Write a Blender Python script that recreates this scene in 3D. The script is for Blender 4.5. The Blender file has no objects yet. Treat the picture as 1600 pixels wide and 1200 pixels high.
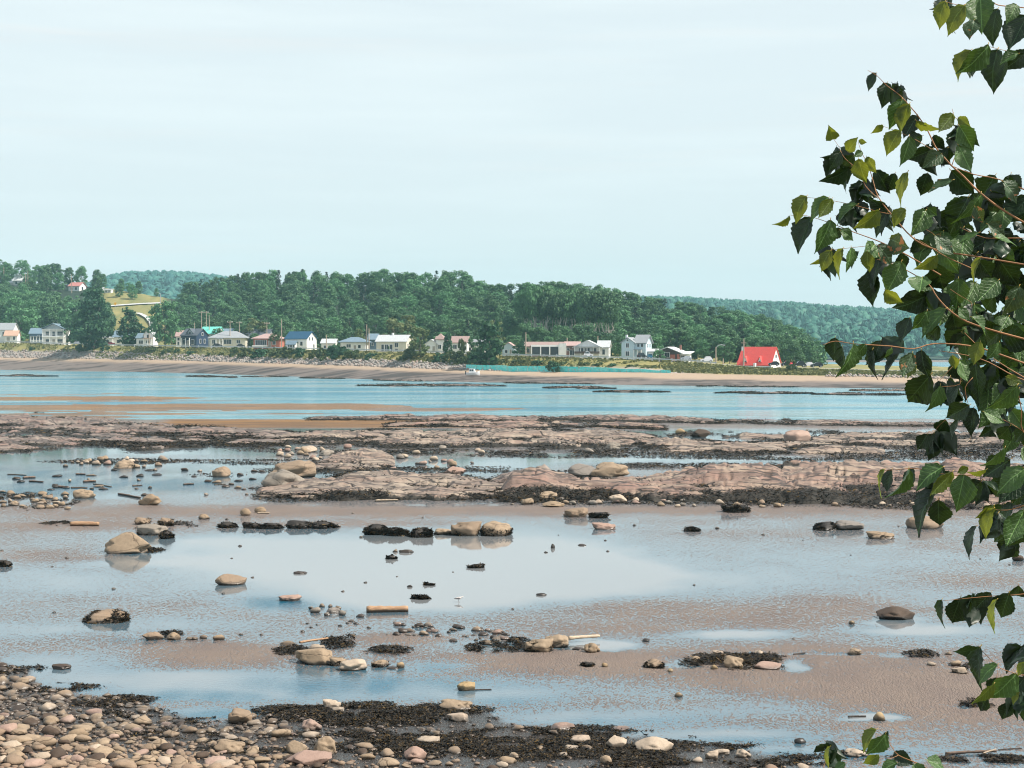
import bpy, bmesh, math, random
import numpy as np
from mathutils import Vector, Matrix, noise as mnoise

scene = bpy.context.scene
COL = scene.collection
random.seed(7)
RNG = np.random.default_rng(11)

# ------------------------------------------------------------------ camera
F = 2537.0          # focal length in pixels of the 1600 px wide frame
H = 10.0            # eye height above the tide flat
Y0 = 543.0          # row of the horizon
PITCH = math.atan((600 - Y0) / F)
cam_data = bpy.data.cameras.new('camera')
cam = bpy.data.objects.new('camera', cam_data)
COL.objects.link(cam)
cam_data.sensor_width = 36.0
cam_data.lens = 36.0 * F / 1600.0
cam_data.clip_start = 0.1
cam_data.clip_end = 30000
cam.location = (0, 0, H)
cam.rotation_euler = (math.radians(90) - PITCH, 0, 0)
scene.camera = cam

# ------------------------------------------------------------------ sky and sun
SUN_EL, SUN_AZ = math.radians(50), math.radians(103)     # azimuth clockwise from the view direction
SUN_DIR = Vector((math.sin(SUN_AZ) * math.cos(SUN_EL), math.cos(SUN_AZ) * math.cos(SUN_EL), math.sin(SUN_EL)))
world = bpy.data.worlds.new('World')
scene.world = world
world.use_nodes = True
wt = world.node_tree
wt.nodes.clear()
w_out = wt.nodes.new('ShaderNodeOutputWorld')
w_sky = wt.nodes.new('ShaderNodeTexSky')
w_sky.sky_type = 'NISHITA'
w_sky.sun_disc = False
w_sky.sun_elevation = SUN_EL
w_sky.sun_rotation = SUN_AZ
w_sky.air_density = 1.0
w_sky.dust_density = 2.2
w_sky.ozone_density = 2.5
w_bg = wt.nodes.new('ShaderNodeBackground')
w_bg.inputs['Strength'].default_value = 0.09
w_veil = wt.nodes.new('ShaderNodeBackground')           # thin high cloud
w_veil.inputs['Color'].default_value = (0.70, 0.80, 0.83, 1)
w_veil.inputs['Strength'].default_value = 1.0
w_mix = wt.nodes.new('ShaderNodeMixShader')
w_tc = wt.nodes.new('ShaderNodeTexCoord')
w_map = wt.nodes.new('ShaderNodeMapping')
w_map.inputs['Scale'].default_value = (2.2, 2.2, 26)
w_map.inputs['Rotation'].default_value = (0.0, 0.05, 0.0)
w_n = wt.nodes.new('ShaderNodeTexNoise')
w_n.inputs['Scale'].default_value = 1.6
w_n.inputs['Detail'].default_value = 5
w_n.inputs['Roughness'].default_value = 0.55
w_r = wt.nodes.new('ShaderNodeMapRange')
w_r.inputs['From Min'].default_value = 0.45
w_r.inputs['From Max'].default_value = 0.75
w_r.inputs['To Min'].default_value = 0.88
w_r.inputs['To Max'].default_value = 1.0
wt.links.new(w_tc.outputs['Generated'], w_map.inputs['Vector'])
wt.links.new(w_map.outputs['Vector'], w_n.inputs['Vector'])
wt.links.new(w_n.outputs['Fac'], w_r.inputs['Value'])
w_sep = wt.nodes.new('ShaderNodeSeparateXYZ')
w_el = wt.nodes.new('ShaderNodeMapRange')               # the veil thins towards the zenith, as sea haze does
w_el.interpolation_type = 'SMOOTHSTEP'
w_el.inputs['From Min'].default_value = 0.2
w_el.inputs['From Max'].default_value = 0.85
w_el.inputs['To Min'].default_value = 1.0
w_el.inputs['To Max'].default_value = 0.35
w_mul = wt.nodes.new('ShaderNodeMath')
w_mul.operation = 'MULTIPLY'
wt.links.new(w_tc.outputs['Generated'], w_sep.inputs[0])
wt.links.new(w_sep.outputs['Z'], w_el.inputs['Value'])
wt.links.new(w_r.outputs['Result'], w_mul.inputs[0])
wt.links.new(w_el.outputs['Result'], w_mul.inputs[1])
wt.links.new(w_mul.outputs[0], w_mix.inputs['Fac'])
wt.links.new(w_sky.outputs['Color'], w_bg.inputs['Color'])
w_map2 = wt.nodes.new('ShaderNodeMapping')              # a few warm cirrus streaks
w_map2.inputs['Scale'].default_value = (1.3, 1.3, 30)
w_map2.inputs['Location'].default_value = (4.0, 1.5, 0.6)
w_map2.inputs['Rotation'].default_value = (0.0, 0.03, 0.0)
w_n2 = wt.nodes.new('ShaderNodeTexNoise')
w_n2.inputs['Scale'].default_value = 1.4
w_n2.inputs['Detail'].default_value = 6
w_n2.inputs['Roughness'].default_value = 0.6
w_r2 = wt.nodes.new('ShaderNodeMapRange')
w_r2.interpolation_type = 'SMOOTHSTEP'
w_r2.inputs['From Min'].default_value = 0.52
w_r2.inputs['From Max'].default_value = 0.72
w_r2.inputs['To Max'].default_value = 0.75
w_vc = wt.nodes.new('ShaderNodeMix')
w_vc.data_type = 'RGBA'
w_vc.inputs[6].default_value = (0.645, 0.713, 0.735, 1)
w_vc.inputs[7].default_value = (0.71, 0.71, 0.70, 1)
wt.links.new(w_tc.outputs['Generated'], w_map2.inputs['Vector'])
wt.links.new(w_map2.outputs['Vector'], w_n2.inputs['Vector'])
wt.links.new(w_n2.outputs['Fac'], w_r2.inputs['Value'])
wt.links.new(w_r2.outputs['Result'], w_vc.inputs[0])
wt.links.new(w_vc.outputs[2], w_veil.inputs['Color'])
wt.links.new(w_bg.outputs['Background'], w_mix.inputs[1])
wt.links.new(w_veil.outputs['Background'], w_mix.inputs[2])
wt.links.new(w_mix.outputs['Shader'], w_out.inputs['Surface'])

sun_data = bpy.data.lights.new('sun', 'SUN')
sun_data.energy = 5.0
sun_data.angle = math.radians(0.5)
sun_data.color = (1.0, 0.925, 0.82)
sun = bpy.data.objects.new('sun', sun_data)
COL.objects.link(sun)
sun.rotation_euler = SUN_DIR.to_track_quat('Z', 'Y').to_euler()
sun.location = (200, 100, 300)

scene.view_settings.view_transform = 'Standard'
scene.view_settings.look = 'None'
scene.view_settings.exposure = 0.45
scene.view_settings.gamma = 1.0
scene.render.engine = 'CYCLES'
scene.cycles.max_bounces = 6
scene.cycles.transparent_max_bounces = 8
scene.cycles.volume_bounces = 0
scene.cycles.filter_width = 1.1
scene.cycles.use_denoising = True

# ------------------------------------------------------------------ projection helpers
CP, SP = math.cos(PITCH), math.sin(PITCH)

def ray(x, y):
    a, b = (x - 800.0) / F, (600.0 - y) / F
    return Vector((a, CP + b * SP, -SP + b * CP))

def at(x, y, d):
    """point at world distance d (along Y) seen at photo position x, y"""
    r = ray(x, y)
    return Vector((0, 0, H)) + r * (d / r.y)

def on(x, y, z=0.0):
    """point at height z seen at photo position x, y"""
    r = ray(x, y)
    return Vector((0, 0, H)) + r * ((z - H) / r.z)

def proj(X, Y, Z):
    c = Y * CP - (Z - H) * SP
    u = Y * SP + (Z - H) * CP
    return 800 + F * X / c, 600 - F * u / c

# ------------------------------------------------------------------ noise in numpy
def _hash(ix, iy, s):
    n = (ix.astype(np.int64) * 374761393 + iy.astype(np.int64) * 668265263 + s * 974711) & 0x7fffffff
    n = ((n ^ (n >> 13)) * 1274126177) & 0x7fffffff
    return ((n ^ (n >> 16)) & 0xffff) / 65535.0

def vnoise(x, y, s=0):
    x = np.asarray(x, float); y = np.asarray(y, float)
    ix, iy = np.floor(x), np.floor(y)
    fx, fy = x - ix, y - iy
    fx = fx * fx * (3 - 2 * fx); fy = fy * fy * (3 - 2 * fy)
    a, b = _hash(ix, iy, s), _hash(ix + 1, iy, s)
    c, d = _hash(ix, iy + 1, s), _hash(ix + 1, iy + 1, s)
    return (a + (b - a) * fx) * (1 - fy) + (c + (d - c) * fx) * fy

def fbm(x, y, s=0, o=4):
    r, a, t = 0, 0.5, 0
    for i in range(o):
        r = r + a * vnoise(x * 2 ** i + 17 * i, y * 2 ** i + 31 * i, s + i); t += a; a *= 0.5
    return r / t * 2 - 1

def sstep(a, b, v):
    t = np.clip((v - a) / (b - a), 0, 1)
    return t * t * (3 - 2 * t)

# ------------------------------------------------------------------ object helpers
def tag(o, label=None, cat=None, group=None, kind=None):
    if label: o['label'] = label
    if cat: o['category'] = cat
    if group: o['group'] = group
    if kind: o['kind'] = kind
    return o

def link(name, data, parent=None, loc=None, rot=None, scale=None):
    o = bpy.data.objects.new(name, data)
    COL.objects.link(o)
    if parent: o.parent = parent
    if loc is not None: o.location = loc
    if rot is not None: o.rotation_euler = rot
    if scale is not None: o.scale = scale
    return o

def empty(name, loc, rz=0.0, scale=None):
    o = link(name, None, None, loc, (0, 0, rz), scale)
    o.empty_display_size = 0.3
    return o

def np_mesh(name, V, Fa, mat=None, smooth=False):
    V = np.asarray(V, np.float32); Fa = np.asarray(Fa, np.int32)
    me = bpy.data.meshes.new(name)
    n, k = Fa.shape
    me.vertices.add(len(V)); me.vertices.foreach_set('co', V.ravel())
    me.loops.add(n * k); me.loops.foreach_set('vertex_index', Fa.ravel())
    me.polygons.add(n)
    me.polygons.foreach_set('loop_start', np.arange(0, n * k, k, dtype=np.int32))
    if smooth: me.polygons.foreach_set('use_smooth', np.ones(n, bool))
    me.update(calc_edges=True)
    me.validate()
    if mat: me.materials.append(mat)
    return me

def set_attr(me, name, vals):
    a = me.attributes.new(name, 'FLOAT', 'POINT')
    a.data.foreach_set('value', np.asarray(vals, np.float32).ravel())

def set_col(me, name, cols):
    a = me.attributes.new(name, 'FLOAT_COLOR', 'POINT')
    c = np.ones((len(cols), 4), np.float32); c[:, :3] = cols
    a.data.foreach_set('color', c.ravel())

class MB:
    """collects boxes, prisms and tubes into one mesh"""
    def __init__(s): s.v, s.f = [], []
    def add(s, vs, fs):
        b = len(s.v); s.v += [tuple(p) for p in vs]; s.f += [tuple(i + b for i in f) for f in fs]; return s
    def box(s, x0, x1, y0, y1, z0, z1):
        return s.add([(x0, y0, z0), (x1, y0, z0), (x1, y1, z0), (x0, y1, z0), (x0, y0, z1), (x1, y0, z1), (x1, y1, z1), (x0, y1, z1)],
                     [(0, 3, 2, 1), (4, 5, 6, 7), (0, 1, 5, 4), (1, 2, 6, 5), (2, 3, 7, 6), (3, 0, 4, 7)])
    def prism(s, poly, axis, a, b):
        """extrude a 2D polygon along axis ('x': poly is y,z; 'y': poly is x,z; 'z': poly is x,y)"""
        def P(p, t): return {'x': (t, p[0], p[1]), 'y': (p[0], t, p[1]), 'z': (p[0], p[1], t)}[axis]
        n = len(poly)
        vs = [P(p, a) for p in poly] + [P(p, b) for p in poly]
        fs = [tuple(range(n)), tuple(range(2 * n - 1, n - 1, -1))] + [(i, i + n, (i + 1) % n + n, (i + 1) % n) for i in range(n)]
        return s.add(vs, fs)
    def tube(s, pts, rad, n=6, cap=True):
        pts = [Vector(p) for p in pts]
        rings = []
        for i, p in enumerate(pts):
            d = (pts[min(i + 1, len(pts) - 1)] - pts[max(i - 1, 0)]).normalized()
            u = d.orthogonal().normalized() if i == 0 else (u - d * u.dot(d)).normalized()
            w = d.cross(u)
            r = rad[i] if isinstance(rad, (list, tuple)) else rad
            rings.append([p + (u * math.cos(2 * math.pi * k / n) + w * math.sin(2 * math.pi * k / n)) * r for k in range(n)])
        vs = [q for r in rings for q in r]
        fs = [(i * n + k, i * n + (k + 1) % n, (i + 1) * n + (k + 1) % n, (i + 1) * n + k) for i in range(len(pts) - 1) for k in range(n)]
        if cap: fs += [tuple(range(n - 1, -1, -1)), tuple((len(pts) - 1) * n + k for k in range(n))]
        return s.add(vs, fs)
    def mesh(s, name, mat=None, smooth=False):
        me = bpy.data.meshes.new(name)
        me.from_pydata(s.v, [], s.f)
        bm = bmesh.new(); bm.from_mesh(me); bmesh.ops.recalc_face_normals(bm, faces=bm.faces); bm.to_mesh(me); bm.free()
        if smooth: me.polygons.foreach_set('use_smooth', np.ones(len(me.polygons), bool))
        if mat: me.materials.append(mat)
        return me
    def build(s, name, mat, parent=None, loc=None, rot=None, smooth=False):
        return link(name, s.mesh(name, mat, smooth), parent, loc, rot)

# ------------------------------------------------------------------ material helpers
class NT:
    def __init__(s, name):
        s.m = bpy.data.materials.new(name); s.m.use_nodes = True
        s.t = s.m.node_tree; s.t.nodes.clear()
        s.out = s.n('OutputMaterial')
    def n(s, kind, **kw):
        nd = s.t.nodes.new('ShaderNode' + kind)
        for k, v in kw.items(): setattr(nd, k, v)
        return nd
    def l(s, a, b): s.t.links.new(a, b)
    def set(s, sock, v):
        if hasattr(v, 'links') or isinstance(v, bpy.types.NodeSocket): s.l(v, sock)
        elif isinstance(v, (tuple, list)) and len(v) == 3 and sock.type == 'RGBA': sock.default_value = (*v, 1)
        else: sock.default_value = v
    def noise(s, vec, scale, detail=4, rough=0.55, out='Fac'):
        nd = s.n('TexNoise'); nd.inputs['Scale'].default_value = scale
        nd.inputs['Detail'].default_value = detail; nd.inputs['Roughness'].default_value = rough
        if vec is not None: s.l(vec, nd.inputs['Vector'])
        return nd.outputs[out]
    def vec(s, kind='Object', scale=None, rot=None):
        v = s.n('TexCoord').outputs[kind] if kind != 'Position' else s.n('NewGeometry').outputs['Position']
        if scale or rot:
            m = s.n('Mapping'); s.l(v, m.inputs['Vector'])
            if scale: m.inputs['Scale'].default_value = scale
            if rot: m.inputs['Rotation'].default_value = rot
            v = m.outputs['Vector']
        return v
    def mix(s, f, a, b, blend='MIX'):
        nd = s.n('Mix', data_type='RGBA', blend_type=blend)
        s.set(nd.inputs[0], f); s.set(nd.inputs[6], a); s.set(nd.inputs[7], b)
        return nd.outputs[2]
    def math(s, op, a, b=0.0, clamp=False):
        nd = s.n('Math', operation=op, use_clamp=clamp); s.set(nd.inputs[0], a); s.set(nd.inputs[1], b)
        return nd.outputs[0]
    def ramp(s, v, a, b, c=0.0, d=1.0, smooth=True):
        nd = s.n('MapRange', interpolation_type='SMOOTHSTEP' if smooth else 'LINEAR')
        s.set(nd.inputs['Value'], v)
        for k, x in zip(('From Min', 'From Max', 'To Min', 'To Max'), (a, b, c, d)): s.set(nd.inputs[k], x)
        return nd.outputs['Result']
    def bump(s, h, strength, dist=0.05, normal=None):
        nd = s.n('Bump'); s.set(nd.inputs['Height'], h); s.set(nd.inputs['Strength'], strength); nd.inputs['Distance'].default_value = dist
        if normal: s.l(normal, nd.inputs['Normal'])
        return nd.outputs['Normal']
    def bsdf(s, col, rough=0.7, normal=None, spec=None, ior=None, **kw):
        p = s.n('BsdfPrincipled'); s.set(p.inputs['Base Color'], col); s.set(p.inputs['Roughness'], rough)
        if normal: s.l(normal, p.inputs['Normal'])
        if spec is not None: s.set(p.inputs['Specular IOR Level'], spec)
        if ior is not None: s.set(p.inputs['IOR'], ior)
        for k, v in kw.items(): s.set(p.inputs[k], v)
        return p.outputs[0]
    def mixs(s, f, a, b):
        nd = s.n('MixShader'); s.set(nd.inputs[0], f); s.l(a, nd.inputs[1]); s.l(b, nd.inputs[2]); return nd.outputs[0]
    def end(s, sh): s.l(sh, s.out.inputs['Surface']); return s.m

_paint = {}
def paint(name, col, rough=0.65, var=0.14, scale=1.2, metallic=0.0):
    """painted or stained surface with uneven wear"""
    if name in _paint: return _paint[name]
    t = NT(name)
    v = t.vec('Object')
    f = t.noise(v, scale, 5, 0.65)
    c = t.mix(t.ramp(f, 0.3, 0.7), tuple(x * (1 - var) for x in col), tuple(min(1, x * (1 + var * 0.6)) for x in col))
    _paint[name] = t.end(t.bsdf(c, rough, Metallic=metallic))
    return _paint[name]

# ================================================================== SETTING: tide flat
# level of the sand against the water table, laid out as soft patches: (x, y, rx, ry, amount); minus = pool, plus = dry bar
PATCHES = [
    (560, 878, 260, 40, -1.6), (800, 882, 190, 46, -1.7), (650, 930, 190, 26, -1.6), (350, 862, 150, 22, -1.1), (930, 905, 130, 30, -1.1),
    (150, 745, 240, 26, -0.75), (60, 760, 130, 22, -0.4), (330, 735, 140, 14, -0.5), (600, 738, 190, 9, -0.9), (720, 727, 120, 6, -0.8),
    (1000, 716, 190, 5, -0.8), (1350, 724, 200, 5, -0.9), (880, 720, 120, 5, -0.7), (1150, 721, 120, 4, -0.8), (60, 705, 160, 8, -0.5), (300, 706, 120, 6, -0.5),
    (200, 800, 330, 12, 0.5), (130, 822, 180, 9, 0.6), (620, 800, 330, 8, 0.75), (550, 818, 180, 6, 0.5), (420, 823, 80, 4, -0.3), (1000, 797, 300, 7, 0.5), (1300, 800, 350, 9, 0.35),
    (90, 868, 120, 10, 0.45), (200, 880, 90, 8, -0.5), (1180, 835, 120, 10, 0.2), (1500, 850, 130, 14, 0.15), (1550, 905, 120, 12, 0.35), (1250, 890, 330, 45, -0.28),
    (180, 925, 240, 34, -0.28), (60, 905, 120, 20, -0.35), (180, 942, 180, 12, 0.3), (420, 945, 60, 12, -0.35), (60, 985, 140, 14, -0.55), (280, 975, 120, 12, -0.45), (130, 993, 80, 7, 0.35),
    (345, 1025, 120, 20, 0.95), (90, 1035, 130, 18, -0.6), (200, 1062, 190, 18, -0.75), (430, 1062, 190, 16, -0.5), (330, 1085, 170, 12, -0.7), (560, 1078, 220, 18, -0.55), (640, 1042, 90, 12, -0.4),
    (330, 1115, 90, 8, -0.9), (480, 1000, 110, 9, -0.35), (605, 998, 80, 9, 0.85), (740, 985, 160, 9, -0.3), (920, 985, 150, 10, 0.5), (760, 1010, 90, 10, -0.5),
    (900, 1035, 260, 20, 1.0), (690, 1040, 50, 8, -0.6), (780, 1085, 110, 16, -0.75), (930, 1122, 200, 14, -0.75), (1120, 1150, 170, 10, -0.75), (1300, 1176, 180, 11, -0.75), (1080, 1085, 130, 10, -0.35),
    (1000, 950, 170, 16, 0.35), (1180, 970, 220, 18, 0.4), (1320, 945, 130, 16, 0.5), (1500, 1000, 160, 12, -0.25), (1350, 1060, 280, 42, 0.9), (1500, 1105, 200, 40, 0.9), (1250, 1020, 140, 14, 0.5),
    (1440, 984, 100, 7, -1.3), (1390, 975, 50, 5, -0.9), (1180, 991, 70, 7, -1.2), (1100, 993, 60, 6, -0.7), (940, 1008, 55, 9, -1.7), (1376, 1121, 52, 6, -1.9), (1065, 1038, 35, 8, -1.5),
    (1238, 1040, 22, 12, -1.6), (1580, 871, 34, 5, -1.3), (1500, 1105, 20, 5, -1.6), (1150, 1025, 40, 5, -1.0), (1400, 966, 40, 5, -0.9), (1400, 1026, 30, 4, -0.8), (1290, 1022, 110, 2.5, -0.9), (1530, 1045, 60, 8, -0.5),
    (1500, 935, 160, 10, -0.3), (1100, 905, 160, 18, -0.3), (1230, 1110, 160, 14, -0.35), (1160, 1125, 130, 10, 0.3),
    (190, 660, 400, 6, 0.3), (900, 680, 900, 10, -0.5), (1200, 668, 500, 5, 0.4), (200, 690, 300, 12, -0.5), (1100, 760, 500, 12, 0.3),
]
# ochre sand bars standing out of the river: (x0, x1, y, half height, ochre)
BARS = [(-200, 330, 623.5, 3.4, 1.0), (-200, 660, 637, 5.0, 0.95), (520, 830, 640, 3.4, 0.45), (-200, 350, 648, 2.0, 0.9), (200, 840, 663, 6.5, 1.0), (600, 900, 658, 3.0, 0.6),
        (-200, 180, 617, 1.2, 0.8), (-200, 200, 630.5, 1.1, .9), (-100, 430, 643.5, 0.9, .8), (-200, 260, 653, 1.6, .8), (60, 420, 627, 1.0, .5), (300, 700, 647, 1.0, .6), (700, 1100, 653.5, 0.9, 0.2), (1180, 1700, 657, 1.6, 0.1), (-300, 90, 655, 3, 0.9)]

def level_field(px, py, X, Y):
    lev = np.full(px.shape, 0.02)
    wob = fbm(px / 60.0, py / 9.0, 5, 3)
    wob2 = fbm(px / 60.0, py / 9.0, 25, 3)
    qx, qy = px + 26 * wob, py + 4.0 * wob2
    for x, y, rx, ry, a in PATCHES:
        r = ((qx - x) / rx) ** 2 + ((qy - y) / ry) ** 2
        lev += a * np.exp(-r ** 1.3)
    lev += 0.22 * fbm(X / 3.0, Y / 3.0, 3, 4) + 0.12 * fbm(X / 0.7, Y / 1.4, 9, 3)
    return lev

def bar_field(px, py):
    z = np.full(px.shape, -9.0); och = np.zeros(px.shape)
    wob = fbm(px / 90.0, py / 5.0, 41, 4)
    for x0, x1, y, hh, o in BARS:
        ex = np.minimum(px - x0, x1 - px) / 90.0
        b = np.clip(ex, -3, 1) * hh - np.abs(py - y + 1.6 * wob + (px - x0) * 0.003) + 1.2 * wob
        z = np.maximum(z, b)
        och = np.maximum(och, o * sstep(-1.5, 1.0, b))
    return z, och

def ground_height(X, Y, px=None, py=None):
    X = np.asarray(X, float); Y = np.asarray(Y, float)
    if px is None: px, py = proj(X, np.maximum(Y, 1.0), 0.0)
    px = np.where(Y < 30, 800 + F * X / np.maximum(Y, 8), px); py = np.where(Y < 30, 1280, np.clip(py, Y0 + 4, 1280))
    lev = level_field(px, py, X, Y)
    z = 0.004 + np.clip(lev, 0.0, 1.2) * 0.07
    # river bed and its bars
    bars, och = bar_field(px, py)
    river = sstep(656, 650, py - 1.5 * fbm(px / 120.0, py / 6.0, 77, 3))
    zr = np.where(bars > 0, 0.02 + 0.03 * np.clip(bars, 0, 3), -0.5 + 0.5 * np.clip((bars + 4) / 4, 0, 0.95))
    z = z * (1 - river) + river * zr
    # cobble shore and the bank the camera stands on
    shore = np.clip((41.5 - Y + 0.10 * np.clip(-X - 2, 0, 12) * 3.0) / 9.0, 0, 1)
    z = z + 0.35 * shore ** 1.5
    bank = np.where(Y < 36, np.where(Y < 5, 8.25, 0.16 + (36 - Y) * (8.09 / 31.0)), 0)
    z = np.where(Y < 36, np.maximum(z, bank - 0.25 + 0.2 * fbm(X / 2.0, Y / 2.0, 8, 3)), z)
    return z, lev, och, river

rows_px = np.arange(1268, 572, -1.15)
rows = np.concatenate([np.linspace(-40, 33, 26), H * F / (rows_px - Y0), [860, 1000, 1400, 2000, 2700, 3400, 4100]])
ucol = np.linspace(-1, 1, 500)
half = np.maximum(34, rows * 0.42)
half[-7:] = np.minimum(half[-7:] * 3, 2900)
GX = ucol[None, :] * half[:, None]; GY = np.repeat(rows[:, None], len(ucol), 1)
GZ, GL, GO, GR = ground_height(GX, GY)
GZ[-7:] = -1.5
nr, nc = GX.shape
idx = np.arange(nr * nc).reshape(nr, nc)
faces = np.stack([idx[:-1, :-1], idx[:-1, 1:], idx[1:, 1:], idx[1:, :-1]], -1).reshape(-1, 4)

def mat_flat():
    t = NT('tidal_sand')
    pos = t.vec('Position')
    lev = t.n('Attribute', attribute_name='level').outputs['Fac']
    och = t.n('Attribute', attribute_name='ochre').outputs['Fac']
    bank = t.n('Attribute', attribute_name='bank').outputs['Fac']
    mp = t.n('Mapping'); t.l(pos, mp.inputs['Vector']); mp.inputs['Scale'].default_value = (1.7, 0.75, 1.0); mp.inputs['Rotation'].default_value = (0, 0, 0.35)
    big = t.noise(mp.outputs[0], 3.6, 3, 0.65)            # sand ripples
    fine = t.noise(mp.outputs[0], 10.0, 3, 0.7)
    lo = t.noise(pos, 0.35, 4, 0.6)
    rip = t.math('ADD', t.math('MULTIPLY', t.math('SUBTRACT', big, 0.5), 2.4), t.math('MULTIPLY', t.math('SUBTRACT', fine, 0.5), 4.0))
    wet = t.math('ADD', lev, t.math('MULTIPLY', rip, 1.05))
    film = t.ramp(wet, 0.03, -0.03)                    # 1 where water stands
    damp = t.ramp(wet, 0.9, 0.0)
    c_dry = t.mix(t.ramp(lo, 0.35, 0.65), (0.250, 0.190, 0.150), (0.215, 0.163, 0.134))
    c_damp = t.mix(t.ramp(lo, 0.35, 0.65), (0.160, 0.122, 0.105), (0.125, 0.098, 0.090))
    grain = t.noise(pos, 30, 2, 0.7)
    c = t.mix(damp, c_dry, c_damp)
    c = t.mix(t.ramp(grain, 0.35, 0.75, 0, 0.45), c, (0.12, 0.095, 0.09))
    c = t.mix(t.ramp(t.noise(pos, 9, 2, 0.5), 0.72, 0.78, 0, 0.7), c, (0.5, 0.45, 0.38))
    c_och = t.mix(t.ramp(t.noise(t.vec('Position', (0.05, 0.4, 1)), 1.0, 5, .7), .35, .65), (0.29, 0.15, 0.045), (0.12, 0.07, 0.04))
    c = t.mix(och, c, c_och)
    cob = t.n('Attribute', attribute_name='cobble').outputs['Fac']
    c = t.mix(cob, c, (0.045, 0.036, 0.03)); c = t.mix(bank, c, (0.10, 0.085, 0.05))
    nrm = t.bump(rip, 0.8, 0.05)
    sand = t.bsdf(c, t.ramp(damp, 0.1, 1, 0.7, 0.24), nrm, ior=t.ramp(damp, 0.2, 1, 1.38, 1.6))
    nw = t.bump(t.noise(t.vec('Position', (1.0, 2.6, 1)), 3.0, 3, 0.5), 0.02, 0.03)
    deep = t.ramp(lev, -0.2, -1.2)
    stream = t.n('Attribute', attribute_name='stream').outputs['Fac']
    nw = t.bump(t.noise(t.vec('Position', (1.1, 1.0, 1), (0, 0, .3)), 5.0, 3, 0.6), t.ramp(stream, 0, 1, 0.015, .55), 0.06)
    wc = t.mix(stream, t.mix(deep, (0.06, 0.115, 0.15), (0.20, 0.21, 0.215)), (0.008, 0.10, 0.165))  # stream zones: blue of reflected sky and dark bottom put into the colour
    water = t.bsdf(wc, t.ramp(stream, 0, 1, 0.04, 0.10), nw, ior=t.ramp(stream, 0, 1, 1.85, 1.34))
    nf = t.math('MULTIPLY', t.math('MULTIPLY', film, t.math('SUBTRACT', 1.0, bank)), t.math('SUBTRACT', 1.0, t.math('MULTIPLY', cob, 0.9)))
    return t.end(t.mixs(nf, sand, water))

flat_me = np_mesh('tidal_flat', np.stack([GX, GY, GZ], -1).reshape(-1, 3), faces, mat_flat(), True)
set_attr(flat_me, 'level', np.where(GR > 0.5, 0.5 + 0.25 * fbm(GX / 14, GY / 40, 61, 3), GL + np.clip((GZ - 0.12) * 3, 0, 1) + 0.9 * GO))
set_attr(flat_me, 'ochre', GO)
CEDGE = ([-120, 0, 40, 62, 130, 228, 236, 285, 330, 405, 450, 520, 700, 740, 792, 900, 1000, 1150, 1245, 1300, 1720], [1020, 1030, 1042, 1066, 1084, 1086, 1100, 1118, 1128, 1112, 1100, 1101, 1106, 1104, 1126, 1138, 1148, 1168, 1190, 1204, 1214])
GPX, GPY = proj(GX, np.maximum(GY, 20), 0.0)
set_attr(flat_me, 'cobble', sstep(-2, 8, GPY - np.interp(GPX, *CEDGE) + 8 * fbm(GX, GY, 6, 3)) * sstep(1320, 1200, GPX))
STREAM = [(60, 740, 260, 14, .8), (200, 758, 280, 12, 1.0), (60, 765, 200, 12, .9), (420, 755, 80, 10, .5), (450, 945, 70, 14, .9), (560, 1072, 260, 22, 1.0), (330, 1088, 160, 16, .9), (330, 1118, 120, 12, 1.0), (680, 1045, 60, 14, .7), (120, 1045, 120, 14, .4),
          (200, 1000, 90, 8, .7), (800, 1095, 130, 18, .6), (960, 1128, 200, 12, .6), (1180, 1158, 160, 10, .6), (1300, 1182, 160, 12, .8), (560, 742, 200, 8, .4), (1300, 723, 300, 5, .4), (250, 860, 120, 8, .4), (100, 1075, 120, 10, .5)]
GSX, GSY = proj(GX, np.maximum(GY, 20), 0.0)
GS = np.zeros(GX.shape)
for x, y, rx, ry, a in STREAM:
    GS = np.maximum(GS, a * np.exp(-((((GSX - x) + 30 * fbm(GX / 4, GY / 4, 71, 3)) / rx) ** 2 + ((GSY - y + 5 * fbm(GX / 3, GY / 6, 72, 3)) / ry) ** 2)))
set_attr(flat_me, 'stream', np.clip(GS * (1 + .6 * fbm(GX / 1.5, GY / 5, 73, 3)), 0, 1))
set_attr(flat_me, 'bank', np.where(GY < 33, 1.0, 0.0))
tag(link('tidal_flat', flat_me), 'wet brown tidal sand flat with pools and ripples', kind='structure')

# standing water of the larger pools, a sheet of its own a few millimetres over the sand
def mat_pool():
    t = NT('pool_water')
    nw = t.bump(t.noise(t.vec('Position', (1.0, 2.6, 1)), 3.0, 3, 0.5), 0.02, 0.03)
    return t.end(t.bsdf((0.20, 0.21, 0.215), 0.04, nw, ior=1.85))
core = GL.reshape(-1)[faces]
far_ok = (GR.reshape(-1)[faces].max(1) < 0.05) & (GY.reshape(-1)[faces].min(1) > 38)
sel = faces[(core.max(1) < -1.0) & far_ok & (GS.reshape(-1)[faces].max(1) < 0.12)]
used = np.unique(sel); remap = np.full(nr * nc, -1); remap[used] = np.arange(len(used))
PV = np.stack([GX, GY, GZ], -1).reshape(-1, 3)[used]; PV[:, 2] = 0.0046
tag(link('tide_pool', np_mesh('tide_pool', PV, remap[sel], mat_pool(), True)), 'still shallow pools left on the sand', kind='structure')

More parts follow.
